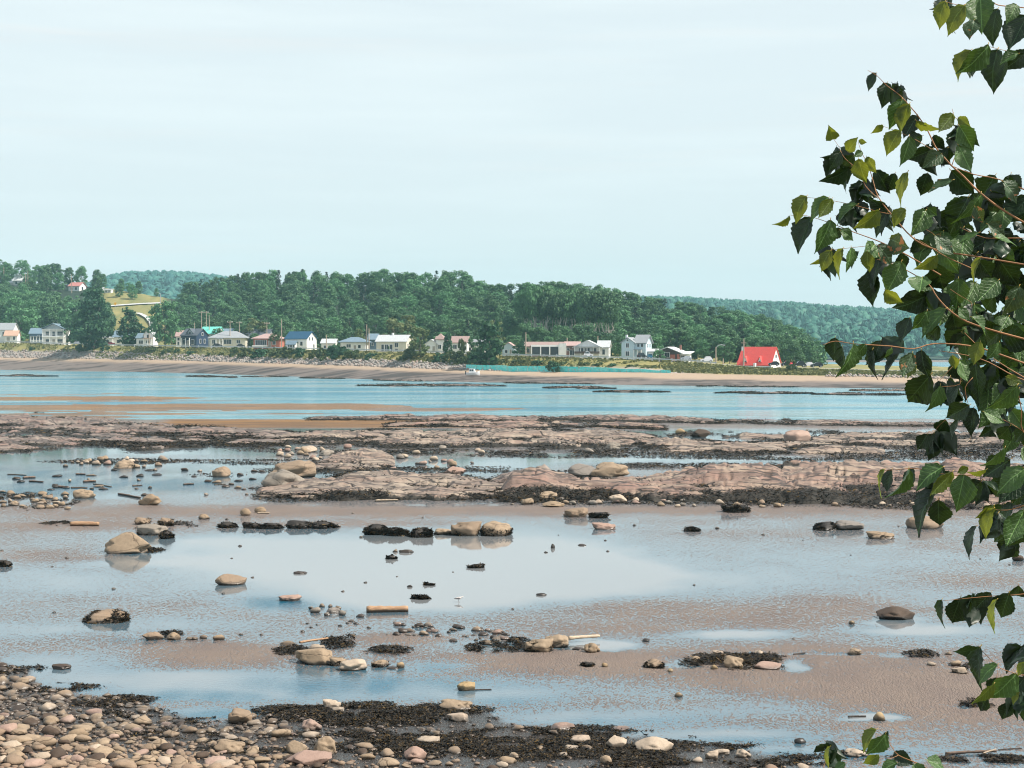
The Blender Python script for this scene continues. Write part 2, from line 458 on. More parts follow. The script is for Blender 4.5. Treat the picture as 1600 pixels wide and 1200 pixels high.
# river
def mat_river():
    t = NT('river_water')
    v = t.vec('Position', (0.16, 0.30, 1.0))
    v2 = t.vec('Position', (0.009, 0.035, 1.0), (0, 0, .08))
    a = t.noise(v, 1.0, 4, 0.6); b = t.noise(v2, 1.0, 6, 0.65)
    h = t.math('ADD', a, t.math('MULTIPLY', b, 1.0))
    streak = t.ramp(b, 0.42, 0.62)
    n = t.bump(h, t.ramp(b, 0.4, 0.6, 0.2, 1.0), 2.2)
    c = t.mix(streak, (0.16, 0.36, 0.42), (0.02, 0.17, 0.25))
    return t.end(t.bsdf(c, t.ramp(b, 0.4, 0.6, 0.08, 0.2), n, ior=1.45))
rm = MB().add([(-900, 205, 0), (900, 205, 0), (1600, 1100, 0), (-1600, 1100, 0)], [(0, 1, 2, 3)])
# the bay behind the spit joins the same sheet
river = rm.build('river', mat_river()); tag(river, 'blue green tidal river between the flats and the far beach', kind='structure')

# ================================================================== SETTING: far shore
KX =   [-700, -200,   0,  150,  300,  450,  560,  650,  735,  800,  900, 1000, 1080, 1160, 1300, 1400, 1600, 1900, 2600]
WATER= [ 578,  578, 578,  580,  583,  588,  592,  595,  597,  598,  600,  602,  603,  604,  606,  607,  610,  614,  620]
BEACH= [ 557,  557, 558,  560,  563,  568,  571,  575,  578,  580,  581,  581,  583,  585,  587,  589,  592,  596,  604]
RIP  = [ 548,  548, 548,  549,  555,  561,  562,  565,  571,  573,  574,  576,  578,  581,  582,  585,  588,  592,  600]
GRASS= [ 535,  535, 536,  541,  544,  547,  550,  552,  556,  558,  561,  564,  568,  575,  579,  582,  585,  590,  598]
RIDGE= [ 440,  440, 440,  448,  472,  464,  464,  464,  472,  480,  480,  500,  512,  524,  575,  578,  582,  588,  596]
OFFS = [-30, 0, 45, 53, 63, 74, 150, 330, 430, 700]
def kx(arr, x): return np.interp(x, KX, arr)
def shore_d(x): return H * F / (kx(WATER, x) - Y0)
def zpx(y, d): return H - (y - Y0) * d / F * 1.0
def profile(x):
    dw = shore_d(x)
    zb, zr, zg = zpx(kx(BEACH, x), dw + 45), zpx(kx(RIP, x), dw + 53), zpx(kx(GRASS, x), dw + 63)
    zrid = zpx(kx(RIDGE, x), dw + 330)
    return [np.full_like(dw, -0.5), np.full_like(dw, -0.03), zb, zr, zg, zg + 0.05, zg + 0.9, zrid, zrid - 6, np.full_like(dw, -1.0) + 0 * dw]
def shore_z(x, d):
    """height of the far land at photo column x and distance d"""
    x = np.atleast_1d(np.asarray(x, float)); d = np.atleast_1d(np.asarray(d, float))
    P = np.array(profile(x)); off = d - shore_d(x)
    return np.array([np.interp(off[i], OFFS, P[:, i]) for i in range(len(x))])
def on_shore(x, d, sink=0.0):
    z = float(shore_z(x, d)[0])
    return Vector(((x - 800) / F * (d * CP - (z - H) * SP), d, z - sink))
def shore_at_row(x, y, lo=63, hi=330):
    """walk up the far land at column x until it reaches photo row y"""
    dw = float(shore_d(x))
    for o in np.linspace(lo, hi, 120):
        p = on_shore(x, dw + o)
        if proj(p.x, p.y, p.z)[1] <= y: return p
    return p
xs = np.concatenate([np.linspace(-700, -60, 12), np.arange(-40, 1660, 7.0), np.linspace(1700, 2600, 14)])
offs = np.concatenate([[-30, -10], np.arange(0, 45, 3.0), np.arange(45, 76, 1.6), np.linspace(80, 330, 22), [380, 430, 560, 700]])
V, C = [], []
for o in offs:
    d = shore_d(xs) + o
    P = np.array(profile(xs)); z = np.array([np.interp(o, OFFS, P[:, i]) for i in range(len(xs))])
    X = (xs - 800) / F * (d * CP - (z - H) * SP)
    nz = fbm(X / 9, d / 9, 4, 3); nz2 = fbm(X / 2.5, d / 2.5, 14, 3)
    if 0 < o < 44: z = z + 0.25 * nz * (o / 45)
    elif o >= 53: z = z + 0.5 * nz
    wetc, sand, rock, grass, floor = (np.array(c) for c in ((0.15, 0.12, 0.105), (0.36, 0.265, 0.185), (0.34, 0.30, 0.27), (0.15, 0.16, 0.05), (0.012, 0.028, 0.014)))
    gm = np.clip(0.5 + 0.9 * nz2, 0, 1)[:, None]
    grass_c = grass * (1 - gm) + np.array((0.30, 0.25, 0.09)) * gm
    e = o + 6 * nz - np.interp(xs, [0, 700, 1000], [16, 12, 4])
    f1 = sstep(12, 24, e)[:, None]; f2 = sstep(43, 46, o + 1.5 * nz2)[:, None]; f3 = sstep(51, 55, o + 2 * nz2)[:, None]; f4 = sstep(150, 175, e)[:, None]
    dune = sstep(1050, 1130, xs)[:, None]
    rock_c = rock * (1 - dune) + grass_c * dune
    c = wetc * (1 - f1) + sand * f1
    dark = sstep(-0.05, 0.3, fbm(X / 30, d / 3.5, 90, 3))[:, None] * (1 - f1)
    c = c * (1 - 0.7 * dark)
    c = c * (1 - f2) + rock_c * f2; c = c * (1 - f3) + grass_c * f3
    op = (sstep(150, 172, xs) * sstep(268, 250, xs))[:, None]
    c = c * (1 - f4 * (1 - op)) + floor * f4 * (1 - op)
    V.append(np.stack([X, d, z], -1)); C.append(c)
V, C = np.array(V), np.array(C)
r_, c_ = V.shape[:2]
ix = np.arange(r_ * c_).reshape(r_, c_)
ff = np.stack([ix[:-1, :-1], ix[:-1, 1:], ix[1:, 1:], ix[1:, :-1]], -1).reshape(-1, 4)
def mat_vcol(name, scale=1.5, var=0.35, rough=0.85):
    t = NT(name)
    c = t.n('Attribute', attribute_name='col').outputs['Color']
    f = t.noise(t.vec('Position'), scale, 4, 0.7)
    c = t.mix(1.0, c, t.mix(f, (1 - var,) * 3, (1 + var,) * 3), 'MULTIPLY')
    return t.end(t.bsdf(c, rough, t.bump(f, 0.4, 0.2)))
me = np_mesh('far_shore', V.reshape(-1, 3), ff, mat_vcol('shore_soil'), True)
set_col(me, 'col', C.reshape(-1, 3))
tag(link('far_shore', me), 'far bank with pale beach, stony edge, grass and wooded hillside', kind='structure')

# road along the houses and the hill road
def strip(name, pts, w, mat, dz=0.12, label=None):
    vs, fs = [], []
    for i, (p, q) in enumerate(pts):
        vs += [p + Vector((0, 0, dz)), q + Vector((0, 0, dz))]
        if i: fs.append((2 * i - 2, 2 * i - 1, 2 * i + 1, 2 * i))
    me = bpy.data.meshes.new(name); me.from_pydata([tuple(v) for v in vs], [], fs); me.materials.append(mat)
    return tag(link(name, me), label, kind='structure')
M_ROAD = paint('road_surface', (0.33, 0.33, 0.33), 0.9, 0.2, 0.3)
strip('road', [(on_shore(x, float(shore_d(x)) + 64.5), on_shore(x, float(shore_d(x)) + 71)) for x in range(-60, 1660, 12)], 6, M_ROAD, 0.55, 'grey road running along the front of the far houses')
hill_pts = [(58, 497), (75, 493.5), (95, 490), (120, 486.5), (150, 483), (180, 479.5), (215, 477.5), (250, 475.5)]
strip('hill_road', [((lambda p: (p + Vector((0, -2, 0.2)), p + Vector((0, 2.5, 1.0))))(shore_at_row(x, y))) for x, y in hill_pts], 6, paint('hill_road_surface', (0.5, 0.5, 0.5), 0.9, 0.15, 0.2), 0.2, 'pale road climbing the hillside')
strip('driveway', [((lambda p: (p + Vector((-1.2, 0, 0.5)), p + Vector((1.6, 0, 0.5))))(shore_at_row(x, y))) for x, y in [(214, 491), (222, 494), (230, 499), (236, 506), (238, 514)]], 6, paint('hill_road_surface', (0.5, 0.5, 0.5)), 0.3, 'pale drive dropping from the hill road')

# far blue hills: bare terrain under a dense far wood
def far_hill(name, keys, d0, d1, label_h, label_f, tree_h, n, conifer, x0, x1, seed):
    """keys: (x, ridge row of the tree tops); the slope rises from sea level at d0 to the ridge at d1"""
    kxs, kys = zip(*keys)
    gx = np.linspace(kxs[0], kxs[-1], 160); gt = np.linspace(0, 1, 20)
    def pt(x, t):
        d = d0 + (d1 - d0) * t
        top = H - (np.interp(x, kxs, kys) - Y0) * d1 / F - tree_h * 0.92
        z = -0.5 + (top + 0.5) * np.sin(t * math.pi / 2) ** 1.2
        z = z + 2.0 * fbm(x / 40.0, t * 6.0, seed, 3) * t
        return (x - 800) / F * d, d, z
    A, T = np.meshgrid(gx, gt)
    X, Y, Z = pt(A, T)
    X = np.concatenate([X, X[-1:] * 1.05]); Y = np.concatenate([Y, Y[-1:] + 600]); Z = np.concatenate([Z, Z[-1:] * 0 - 5])
    r, c = X.shape; ii = np.arange(r * c).reshape(r, c)
    fa = np.stack([ii[:-1, :-1], ii[:-1, 1:], ii[1:, 1:], ii[1:, :-1]], -1).reshape(-1, 4)
    tag(link(name, np_mesh(name, np.stack([X, Y, Z], -1).reshape(-1, 3), fa, paint('hill_floor', (0.03, 0.055, 0.03), 0.9), True)), label_h, kind='structure')
    rg = np.random.default_rng(seed)
    ax = rg.uniform(x0, x1, n); at_ = rg.uniform(0, 1.0, n) ** 0.75
    X, Y, Z = pt(ax, at_)
    hh = tree_h * rg.uniform(0.6, 1.15, n); con = rg.uniform(0, 1, n) < conifer
    VV, FF = [], []
    base = 0
    # conifers: three stacked ragged cones; broadleaf: lumpy domes
    for kind in (True, False):
        m = con == kind
        k = int(m.sum())
        if not k: continue
        if kind: ring = [(0.12, 0.30), (0.42, 0.13), (0.40, 0.22), (0.68, 0.08), (0.66, 0.13), (1.0, 0.0)]
        else: ring = [(0.05, 0.22), (0.3, 0.42), (0.6, 0.40), (0.85, 0.24), (1.0, 0.02)]
        S = 6
        for j, (zz, rr) in enumerate(ring):
            an = rg.uniform(0, 6.28, (k, 1)) * 0 + np.arange(S)[None, :] * (2 * math.pi / S) + rg.uniform(0, 6.28, k)[:, None]
            rad = rr * hh[m][:, None] * rg.uniform(0.6, 1.35, (k, S)) * (1.0 if kind else 1.15)
            VV.append(np.stack([X[m][:, None] + rad * np.cos(an), Y[m][:, None] + rad * np.sin(an), Z[m][:, None] + hh[m][:, None] * (zz + 0.06 * rg.uniform(-1, 1, (k, S)) * (zz < 1))], -1).reshape(-1, 3))
            if j:
                b0, b1 = base + (j - 1) * k * S, base + j * k * S
                q = np.arange(k)[:, None] * S; s0 = np.arange(S)[None, :]; s1 = (s0 + 1) % S
                FF.append(np.stack([b0 + q + s0, b0 + q + s1, b1 + q + s1, b1 + q + s0], -1).reshape(-1, 4))
        base += len(ring) * k * S
    me = np_mesh('far_wood', np.concatenate(VV), np.concatenate(FF), FOLIAGE['far'])
    tag(link('far_wood', me), label_f, 'wood', kind='stuff')

def mat_foliage(name, dark, light, trans=0.25, obj_var=0.35, clump=0.5):
    t = NT(name)
    rnd = t.n('NewGeometry').outputs['Random Per Island']
    orn = t.n('ObjectInfo').outputs['Random']
    v = t.vec('Position')
    f = t.noise(v, clump, 3, 0.6)
    k = t.math('ADD', t.math('MULTIPLY', rnd, 0.45), t.math('ADD', t.math('MULTIPLY', t.ramp(f, 0.35, 0.65), 0.30), t.math('MULTIPLY', orn, obj_var)), True)
    c = t.mix(k, dark, light)
    hsv = t.n('HueSaturation'); t.l(c, hsv.inputs['Color']); t.l(t.math('ADD', 0.475, t.math('MULTIPLY', orn, 0.05)), hsv.inputs['Hue'])
    c = hsv.outputs[0]
    d = t.bsdf(c, 0.6, spec=0.3)
    tr = t.n('BsdfTranslucent'); t.l(c, tr.inputs['Color'])
    return t.end(t.mixs(trans, d, tr.outputs[0]))
FOLIAGE = {
    'wood': mat_foliage('wood_foliage', (0.002, 0.036, 0.034), (0.15, 0.30, 0.125), obj_var=.5),
    'dark': mat_foliage('dark_foliage', (0.004, 0.044, 0.030), (0.070, 0.165, 0.060), obj_var=0.2),
    'light': mat_foliage('light_foliage', (0.04, 0.085, 0.03), (0.24, 0.27, 0.11), obj_var=0.2),
    'spruce': mat_foliage('spruce_foliage', (0.008, 0.032, 0.022), (0.03, 0.065, 0.035), obj_var=0.2),
    'far': mat_foliage('far_foliage', (0.002, 0.062, 0.064), (0.075, 0.22, 0.15), 0.1, 0.1, 0.02),
    'shrub': mat_foliage('shrub_foliage', (0.030, 0.070, 0.022), (0.12, 0.15, 0.05), obj_var=0.35, clump=1.0),
    'dune': mat_foliage('dune_grass', (0.08, 0.095, 0.03), (0.27, 0.25, 0.10), obj_var=0.1, clump=0.4),
}
far_hill('far_hill', [(900, 490), (960, 474), (1010, 467), (1100, 470), (1200, 475), (1300, 480), (1400, 487), (1500, 500), (1600, 511), (1750, 526), (2000, 538)], 1500, 2900,
         'long far hillside behind the spit', 'dense blue green conifer wood covering the long far hill', 16, 9500, 0.75, 930, 1800, 5)
far_hill('far_hill', [(60, 476), (140, 446), (180, 433), (210, 429), (260, 429), (300, 431), (350, 437), (420, 454), (520, 482)], 1700, 3100,
         'far hill in the gap behind the hillside road', 'hazy blue green wood on the far hill in the gap of the left hillside', 17, 2600, 0.5, 120, 440, 6)

# ================================================================== TREES of the far shore
def quads(P, U, W):
    """one quad for each centre P spanned by half vectors U, W"""
    n = len(P)
    V = np.stack([P - U - W, P + U - W, P + U + W, P - U + W], 1).reshape(-1, 3)
    return V, np.arange(4 * n).reshape(n, 4)

def leaf_cloud(rg, centres, rads, per, size, up=0.35):
    """small leaf-sprays scattered over the surface of clumps"""
    k = len(centres)
    D = rg.normal(size=(k, per, 3)); D[..., 2] += up; D /= np.linalg.norm(D, axis=-1, keepdims=True)
    R = rads[:, None, None] * rg.uniform(0.55, 1.08, (k, per, 1))
    P = (centres[:, None, :] + D * R * np.array([1, 1, 0.8])).reshape(-1, 3)
    N = (D + rg.normal(size=D.shape) * 0.45).reshape(-1, 3); N /= np.linalg.norm(N, axis=1, keepdims=True)
    A = np.cross(N, rg.normal(size=N.shape)); A /= np.linalg.norm(A, axis=1, keepdims=True)
    B = np.cross(N, A)
    s = size * rg.uniform(0.6, 1.4, (len(P), 1))
    return quads(P, A * s, B * s * rg.uniform(0.5, 0.9, (len(P), 1)))

def crown_mesh(kind, seed, per=58, nclump=84, size=0.0145):
    rg = np.random.default_rng(seed)
    if kind == 'spruce':
        V, Fc, b = [], [], 0
        C, R = [], []
        for i in range(14):
            z = 0.10 + 0.88 * i / 13; r = 0.20 * (1 - i / 13.5) ** 0.9
            for j in range(max(2, int(7 * (1 - i / 15)))):
                a = rg.uniform(0, 6.28); C.append((r * 0.75 * math.cos(a), r * 0.75 * math.sin(a), z - 0.02 * rg.uniform(0, 1))); R.append(0.035 + r * 0.22)
        return leaf_cloud(rg, np.array(C), np.array(R), 20, size * 0.9, 0.0)
    t = rg.uniform(0, 1, nclump); a = rg.uniform(0, 6.28, nclump)
    if kind == 'round': z = 0.10 + 0.82 * t; rr = 0.36 * np.sqrt(np.clip(1 - ((z - 0.46) / 0.52) ** 2, 0.02, 1))
    elif kind == 'tall': z = 0.08 + 0.86 * t; rr = 0.33 * np.clip(1.04 - z, 0.02, 1) ** 0.62 * np.clip(z / .3, .5, 1)
    elif kind == 'birch': z = 0.56 + 0.36 * t; rr = 0.22 * np.sqrt(np.clip(1 - ((z - 0.72) / 0.27) ** 2, 0.02, 1))
    elif kind == 'open': z = 0.12 + 0.80 * t; rr = 0.36 * (0.5 + 0.5 * rg.uniform(0, 1, nclump)) * np.sqrt(np.clip(1 - ((z - 0.50) / 0.52) ** 2, 0.02, 1))
    else: z = 0.15 + 0.6 * t; rr = 0.62 * np.sqrt(np.clip(1 - ((z - 0.2) / 0.75) ** 2, 0.02, 1))
    q = rg.uniform(0.25, 1, nclump) ** 0.5
    C = np.stack([rr * q * np.cos(a), rr * q * np.sin(a), z], -1) + rg.normal(size=(nclump, 3)) * 0.015
    R = rg.uniform(0.055, 0.12, nclump) * (1.5 if kind == 'shrub' else (0.72 if kind in ('birch',) else 0.9 if kind == 'open' else 1.0))
    return leaf_cloud(rg, C, R, per, size)

def trunk_mesh(kind, seed, mat):
    rg = random.Random(seed); mb = MB()
    top = {'round': 0.6, 'tall': 0.75, 'birch': 0.9, 'open': 0.75, 'spruce': 0.97}[kind]
    r = {'birch': 0.019, 'spruce': 0.014}.get(kind, 0.017)
    p = [(rg.uniform(-.012, .012) * i, rg.uniform(-.012, .012) * i, -0.05 + (top + 0.05) * i / 6) for i in range(7)]
    mb.tube(p, [r * (1 - 0.8 * i / 6) for i in range(7)], 6)
    if kind != 'spruce':
        for k in range(5):
            q = Vector(p[2 + k % 4]); a = k * 1.3 + rg.uniform(0, 1); l = 0.2 if kind != 'birch' else 0.1
            mb.tube([q, q + Vector((math.cos(a) * l * .5, math.sin(a) * l * .5, l * .6)), q + Vector((math.cos(a) * l * .8, math.sin(a) * l * .8, l * 1.2))], [r * .5, r * .35, r * .15], 5)
    return mb.mesh('trunk', mat, True)

M_BARK = paint('grey_bark', (0.16, 0.14, 0.12), 0.9, 0.3, 6)
M_BIRCH = paint('birch_bark', (0.52, 0.49, 0.44), 0.8, 0.3, 8)
PROTO = {}
def proto(kind, i, fol, **kw):
    key = (kind, i, fol)
    if key not in PROTO:
        V, Fc = crown_mesh(kind, 100 + i * 7 + len(kind), **kw)
        tr = None if kind == 'shrub' else trunk_mesh(kind, i, M_BIRCH if kind == 'birch' else M_BARK)
        PROTO[key] = (np_mesh('crown', V, Fc, FOLIAGE[fol]), tr)
    return PROTO[key]

def tree(name, loc, h, wide, kind, i, fol, label, group=None, rz=None, **kw):
    cm, tm = proto(kind, i, fol, **kw)
    root = empty(name, loc, random.uniform(0, 6.28) if rz is None else rz, (h * wide, h * wide, h))
    tag(root, label, 'tree', group)
    link('trunk', tm, root); link('crown', cm, root)
    return root

# the wood on the hill behind the houses, row by row up the slope
TREELINE = [(225, 478), (262, 462), (300, 443), (345, 436), (400, 427), (460, 424), (500, 426), (545, 432), (600, 424), (660, 430), (712, 424), (742, 438), (760, 446), (800, 446), (850, 440), (900, 445),
            (960, 452), (1000, 464), (1060, 474), (1100, 480), (1160, 489), (1200, 498), (1240, 512), (1268, 532), (1292, 556)]
tlx, tly = zip(*TREELINE)
NROW = 9
trg = random.Random(3)
count = 0
for r in range(NROW):
    fr = min(1.0, r / (NROW - 2))
    step = 27
    x = 236 + (r % 2) * 13
    while x < 1288:
        xx = x + trg.uniform(-8, 8)
        x += step
        topmax = np.interp(xx, tlx, tly)
        off = 118 + fr * 205
        d = float(shore_d(xx)) + off
        base = on_shore(xx, d)
        by = proj(base.x, base.y, base.z)[1]
        front = 520 + (xx - 300) * 0.012
        ty = front + (topmax - front) * fr ** 0.85 + trg.uniform(-7, 6) * (0.25 if fr > 0.9 else 1)
        if topmax > front - 6: ty = topmax + (1 - fr) * 12 + trg.uniform(-3, 3)
        hpx = by + 3 - ty
        if hpx < 14: continue
        h = hpx * d / F
        if xx < 275 and fr < 0.3: continue
        bir = 818 < xx < 962
        if bir and 0.1 < fr < 0.45: ty = max(ty, 507); h = max(8, by + 3 - ty) * d / F
        kind = trg.choice(['round', 'tall', 'tall', 'tall', 'open'])
        if not bir and fr > 0.9 and trg.random() < 0.06: kind = 'spruce'
        elif not bir and trg.random() < 0.10: kind = 'spruce'
        w = {'birch': 1.35, 'round': 0.92, 'tall': 0.98, 'open': 0.94, 'spruce': 1.0}[kind] * max(0.75, min(1.35, 17.0 / h)) * trg.uniform(0.9, 1.2)
        sec = ['navy house', 'cream bungalow', 'salmon house', 'blue roofed house', 'small hip roofed house', 'beige bungalow', 'brown roofed house', 'turquoise wall', 'sunroom house', 'veranda house', 'pale blue house', 'red and dark house', 'curved street lamp', 'red roofed house'][min(13, int((xx - 236) / 76))]
        rowname = ('front row', 'lower slope', 'upper slope', 'ridge line')[min(3, int(fr * 4))]
        if kind == 'birch':
            lab, grp = 'tall birch with bare pale trunk in the stand above the white houses', 'birches with bare trunks on the hillside'
        elif kind == 'spruce':
            lab, grp = f'pointed dark spruce on the {rowname} of the wood above the {sec}', f'spruces, {rowname} above the {sec}'
        else:
            lab, grp = f'leafy green tree on the {rowname} of the wood above the {sec}', f'leafy trees, {rowname} above the {sec}'
        tree('birch_tree' if kind == 'birch' else 'spruce_tree' if kind == 'spruce' else 'woodland_tree', base, h, w, kind, trg.randrange(4), 'spruce' if kind == 'spruce' else 'wood', lab, grp)
        count += 1
for q in range(30):         # the birch stand in front of the slope: bare trunks below small crowns
    xx = 820 + q * 4.7 + trg.uniform(-2, 2); d = float(shore_d(xx)) + 168 + trg.uniform(-8, 8)
    base = on_shore(xx, d); ty = np.interp(xx, tlx, tly) + trg.uniform(1, 16); by = proj(base.x, base.y, base.z)[1]
    tree('birch_tree', base, (by - ty) * d / F, trg.uniform(.55, .8), 'birch', trg.randrange(4), 'wood', 'tall birch with bare pale trunk in the stand above the sunroom house', 'birches with bare trunks on the hillside')
# leaning dead trunk among the birches
lb = on_shore(874, float(shore_d(874)) + 175)
lt = at(890, 479, lb.y - 2); lb2 = at(873, 503, lb.y - 4)
tag(MB().tube([lb2, (lb2 + lt) / 2 + Vector((0, 0, .2)), lt], [0.5, 0.4, 0.2], 7).build('fallen_trunk', M_BIRCH), 'pale dead trunk leaning across the birch stand', 'trunk')

# the wood on the left hillside
LEFT_TL = [(-60, 408), (0, 408), (60, 410), (110, 414), (150, 421), (200, 438), (235, 448), (262, 452)]
lx, ly = zip(*LEFT_TL)
for r in range(8):
    fr = r / 7
    x = -40 + (r % 2) * 17
    while x < 262:
        xx = x + trg.uniform(-8, 8); x += 30 if r < 6 else 19
        off = 150 + fr * 178; d = float(shore_d(xx)) + off
        base = on_shore(xx, d); by = proj(base.x, base.y, base.z)[1]
        if 172 < xx < 255 and by > 471: continue
        if 468 < by < 497 and xx > 60: continue
        ty = np.interp(xx, lx, ly) + (1 - fr) * 58 + trg.uniform(-4, 4)
        h = max(14, by - ty) * d / F
        if ty < 452 and any(abs(xx - hx) < 16 and hy + 2 < by < hy + 40 for hx, hy in ((22, 446), (120, 455), (160, 458))): continue
        kind = trg.choice(['round', 'tall', 'open'])
        tree('woodland_tree', base, h, trg.uniform(1.0, 1.25), kind, trg.randrange(4), 'wood', f'leafy green tree on the left hillside, {("foot", "lower part", "upper part", "crest")[min(3, int(fr * 4))]}, above the shore road', f'leafy trees of the left hillside, {("foot", "lower part", "upper part", "crest")[min(3, int(fr * 4))]}')

# trees standing between the houses: x, base row, top row, offset from the waterline, width, kind, foliage, name, label
SOLO = [
    (32, 533, 463, 112, 1.15, 'round', 'wood', 'broad round green tree between the white house and the porch house at far left'),
    (-6, 530, 470, 110, 1.1, 'round', 'wood', 'green tree cut by the left edge above the grey roofed house'),
    (147, 552, 449, 56, 1.02, 'tall', 'dark', 'tallest dark green tree on the bank, right of the double porch house'),
    (106, 540, 498, 90, 0.95, 'open', 'dark', 'small dark tree beside the double porch house'),
    (201, 541, 482, 82, 1.15, 'tall', 'dark', 'pointed dark green tree in front of the hill road'),
    (222, 540, 508, 92, 0.9, 'open', 'dark', 'small dark tree behind the white gable cottage'),
    (258, 546, 470, 66, 0.95, 'open', 'wood', 'bushy tree with several stems left of the navy house'),
    (626, 546, 489, 105, 1.25, 'round', 'light', 'pale olive round tree behind the grey roofed bungalow'),
    (656, 562, 514, 58, 1.15, 'open', 'light', 'olive tree on the bank beside the bungalow gable'),
    (700, 560, 520, 60, 0.75, 'tall', 'dark', 'slim dark conifer like tree in front of the brown roofed house'),
    (764, 575, 494, 50, 0.95, 'tall', 'dark', 'large dark green tree overhanging the turquoise wall and the beach'),
    (742, 562, 524, 60, 0.9, 'open', 'wood', 'smaller tree beside the large dark tree at the turquoise wall'),
    (812, 557, 533, 74, 1.2, 'round', 'dark', 'small round tree left of the sunroom house'),
    (775, 552, 500, 92, 0.8, 'open', 'light', 'pale loose tree behind the large dark beach tree'),
    (965, 558, 534, 92, 1.0, 'open', 'wood', 'small tree between the veranda house and the pale blue house'),
    (1030, 563, 546, 70, 1.5, 'round', 'wood', 'low round tree in front of the red and dark house'),
    (444, 545, 498, 120, 1.1, 'round', 'wood', 'green tree behind the salmon house'),
    (400, 540, 496, 125, 1.2, 'round', 'light', 'pale green tree behind the dark grey roof'),
    (500, 547, 504, 110, 1.1, 'open', 'wood', 'tree at the right end of the blue roofed house'),
    (540, 546, 510, 112, 1.1, 'round', 'wood', 'tree behind the small hip roofed house'),
    (562, 546, 512, 110, 1.0, 'tall', 'light', 'pale tree rising behind the pair of poles'),
    (1140, 572, 536, 110, 0.9, 'open', 'wood', 'thin tree left of the red roofed house'),
    (1240, 575, 520, 130, 1.0, 'round', 'wood', 'leafy tree right of the red roofed house'),
    (1275, 577, 530, 140, 1.0, 'round', 'wood', 'last leafy tree at the low end of the hill wood'),
]
for i, (x, yb, yt, off, w, kind, fol, lab) in enumerate(SOLO):
    d = float(shore_d(x)) + off
    p = at(x, yb, d); g = on_shore(x, d)
    h = (yb - yt) * d / F
    big = h > 18
    if g.z < p.z: h += p.z - g.z
    tree('garden_tree', g if g.z < p.z + 1 else p, h, w, kind, 10 + i, fol, lab, **({'per': 60, 'nclump': 80, 'size': 0.016} if big else {'per': 40, 'nclump': 46, 'size': 0.024}))
for i, (x, yt, h) in enumerate([(82, 502, 8), (88, 500, 9), (66, 506, 7)]):
    d = float(shore_d(x)) + 130
    p = at(x, yt, d); g = on_shore(x, d)
    tree('spruce_tree', g, p.z - g.z, 1.3, 'spruce', i, 'spruce', ['small spruce behind the double porch house roof', 'second small spruce behind the double porch house roof', 'small spruce right of the broad round tree'][i])

# bushes on the bank: x, bottom row, top row, width px
BUSHES = [(52, 556, 540, 14), (62, 555, 543, 7), (132, 556, 536, 34), (165, 552, 540, 20), (238, 556, 540, 24), (262, 557, 541, 26), (276, 556, 543, 12), (366, 560, 540, 18), (385, 559, 541, 28), (408, 562, 543, 36),
          (432, 561, 541, 34), (450, 560, 539, 28), (470, 559, 541, 28), (492, 561, 544, 22), (508, 566, 540, 36), (528, 566, 536, 40), (548, 564, 544, 34), (562, 563, 550, 22), (580, 564, 550, 26), (640, 568, 540, 20),
          (632, 566, 550, 18), (690, 569, 548, 32), (708, 570, 546, 34), (726, 570, 546, 30), (745, 572, 546, 36), (780, 572, 556, 24), (722, 552, 526, 14), (865, 581, 562, 28), (880, 573, 563, 18), (812, 568, 560, 30), (840, 569, 561, 26),
          (912, 573, 564, 26), (935, 574, 565, 26), (960, 575, 566, 30), (990, 576, 567, 30), (1020, 578, 568, 30), (1048, 579, 569, 28), (430, 533, 520, 20), (1236, 577, 560, 20), (300, 557, 547, 26), (330, 558, 549, 20), (348, 560, 548, 14)]
for i, (x, yb, yt, w) in enumerate(BUSHES):
    d = float(shore_d(x)) + (42.5 if x == 865 else 56 if yb > 548 else 90)
    p = at(x, yb, d); s = d / F
    cm, _ = proto('shrub', i % 5, 'shrub' if i % 3 else 'dark', per=34, nclump=34, size=0.05)
    o = link('bush', cm, None, p - Vector((0, 0, 0.3)), (0, 0, i * 1.7), (w * s / 1.35, w * s / 1.5, (yb - yt) * s * 1.12))
    tag(o, 'low green bush on the far bank in front of the houses', 'bush', 'bushes along the far bank')

# dune and bank grass, and the rip-rap stones, too many to count
def shore_scatter(n, x0, x1, o0, o1, rg):
    x = rg.uniform(x0, x1, n); o = rg.uniform(o0, o1, n); d = shore_d(x) + o
    z = shore_z(x, d)
    return (x - 800) / F * (d * CP - (z - H) * SP), d, z, x
rg = np.random.default_rng(21)
X, Yd, Z, xp = shore_scatter(9000, -40, 1640, 52, 64, rg)
keep = (fbm(X / 6, Yd / 3, 8, 3) > -0.25)
X2, Y2, Z2, _ = shore_scatter(5200, 1040, 1640, 45, 61, rg)
X3, Y3, Z3, _ = shore_scatter(1500, 150, 300, 45, 51, rg)
X, Yd, Z = np.concatenate([X[keep], X2, X3[:500]]), np.concatenate([Yd[keep], Y2, Y3[:500]]), np.concatenate([Z[keep], Z2, Z3[:500]])
n = len(X); hgt = rg.uniform(0.25, 0.8, n)
a = rg.uniform(0, 6.28, n)
U = np.stack([np.cos(a), np.sin(a), 0 * a], -1) * rg.uniform(0.2, 0.55, n)[:, None]
W = np.stack([rg.normal(size=n) * .3, rg.normal(size=n) * .3, np.ones(n)], -1) * (hgt / 2)[:, None]
Vq, Fq = quads(np.stack([X, Yd, Z + hgt * 0.4], -1), U, W)
tag(link('bank_grass', np_mesh('bank_grass', Vq, Fq, FOLIAGE['dune'])), 'yellow green grass and weeds on the far bank', 'grass', kind='stuff')

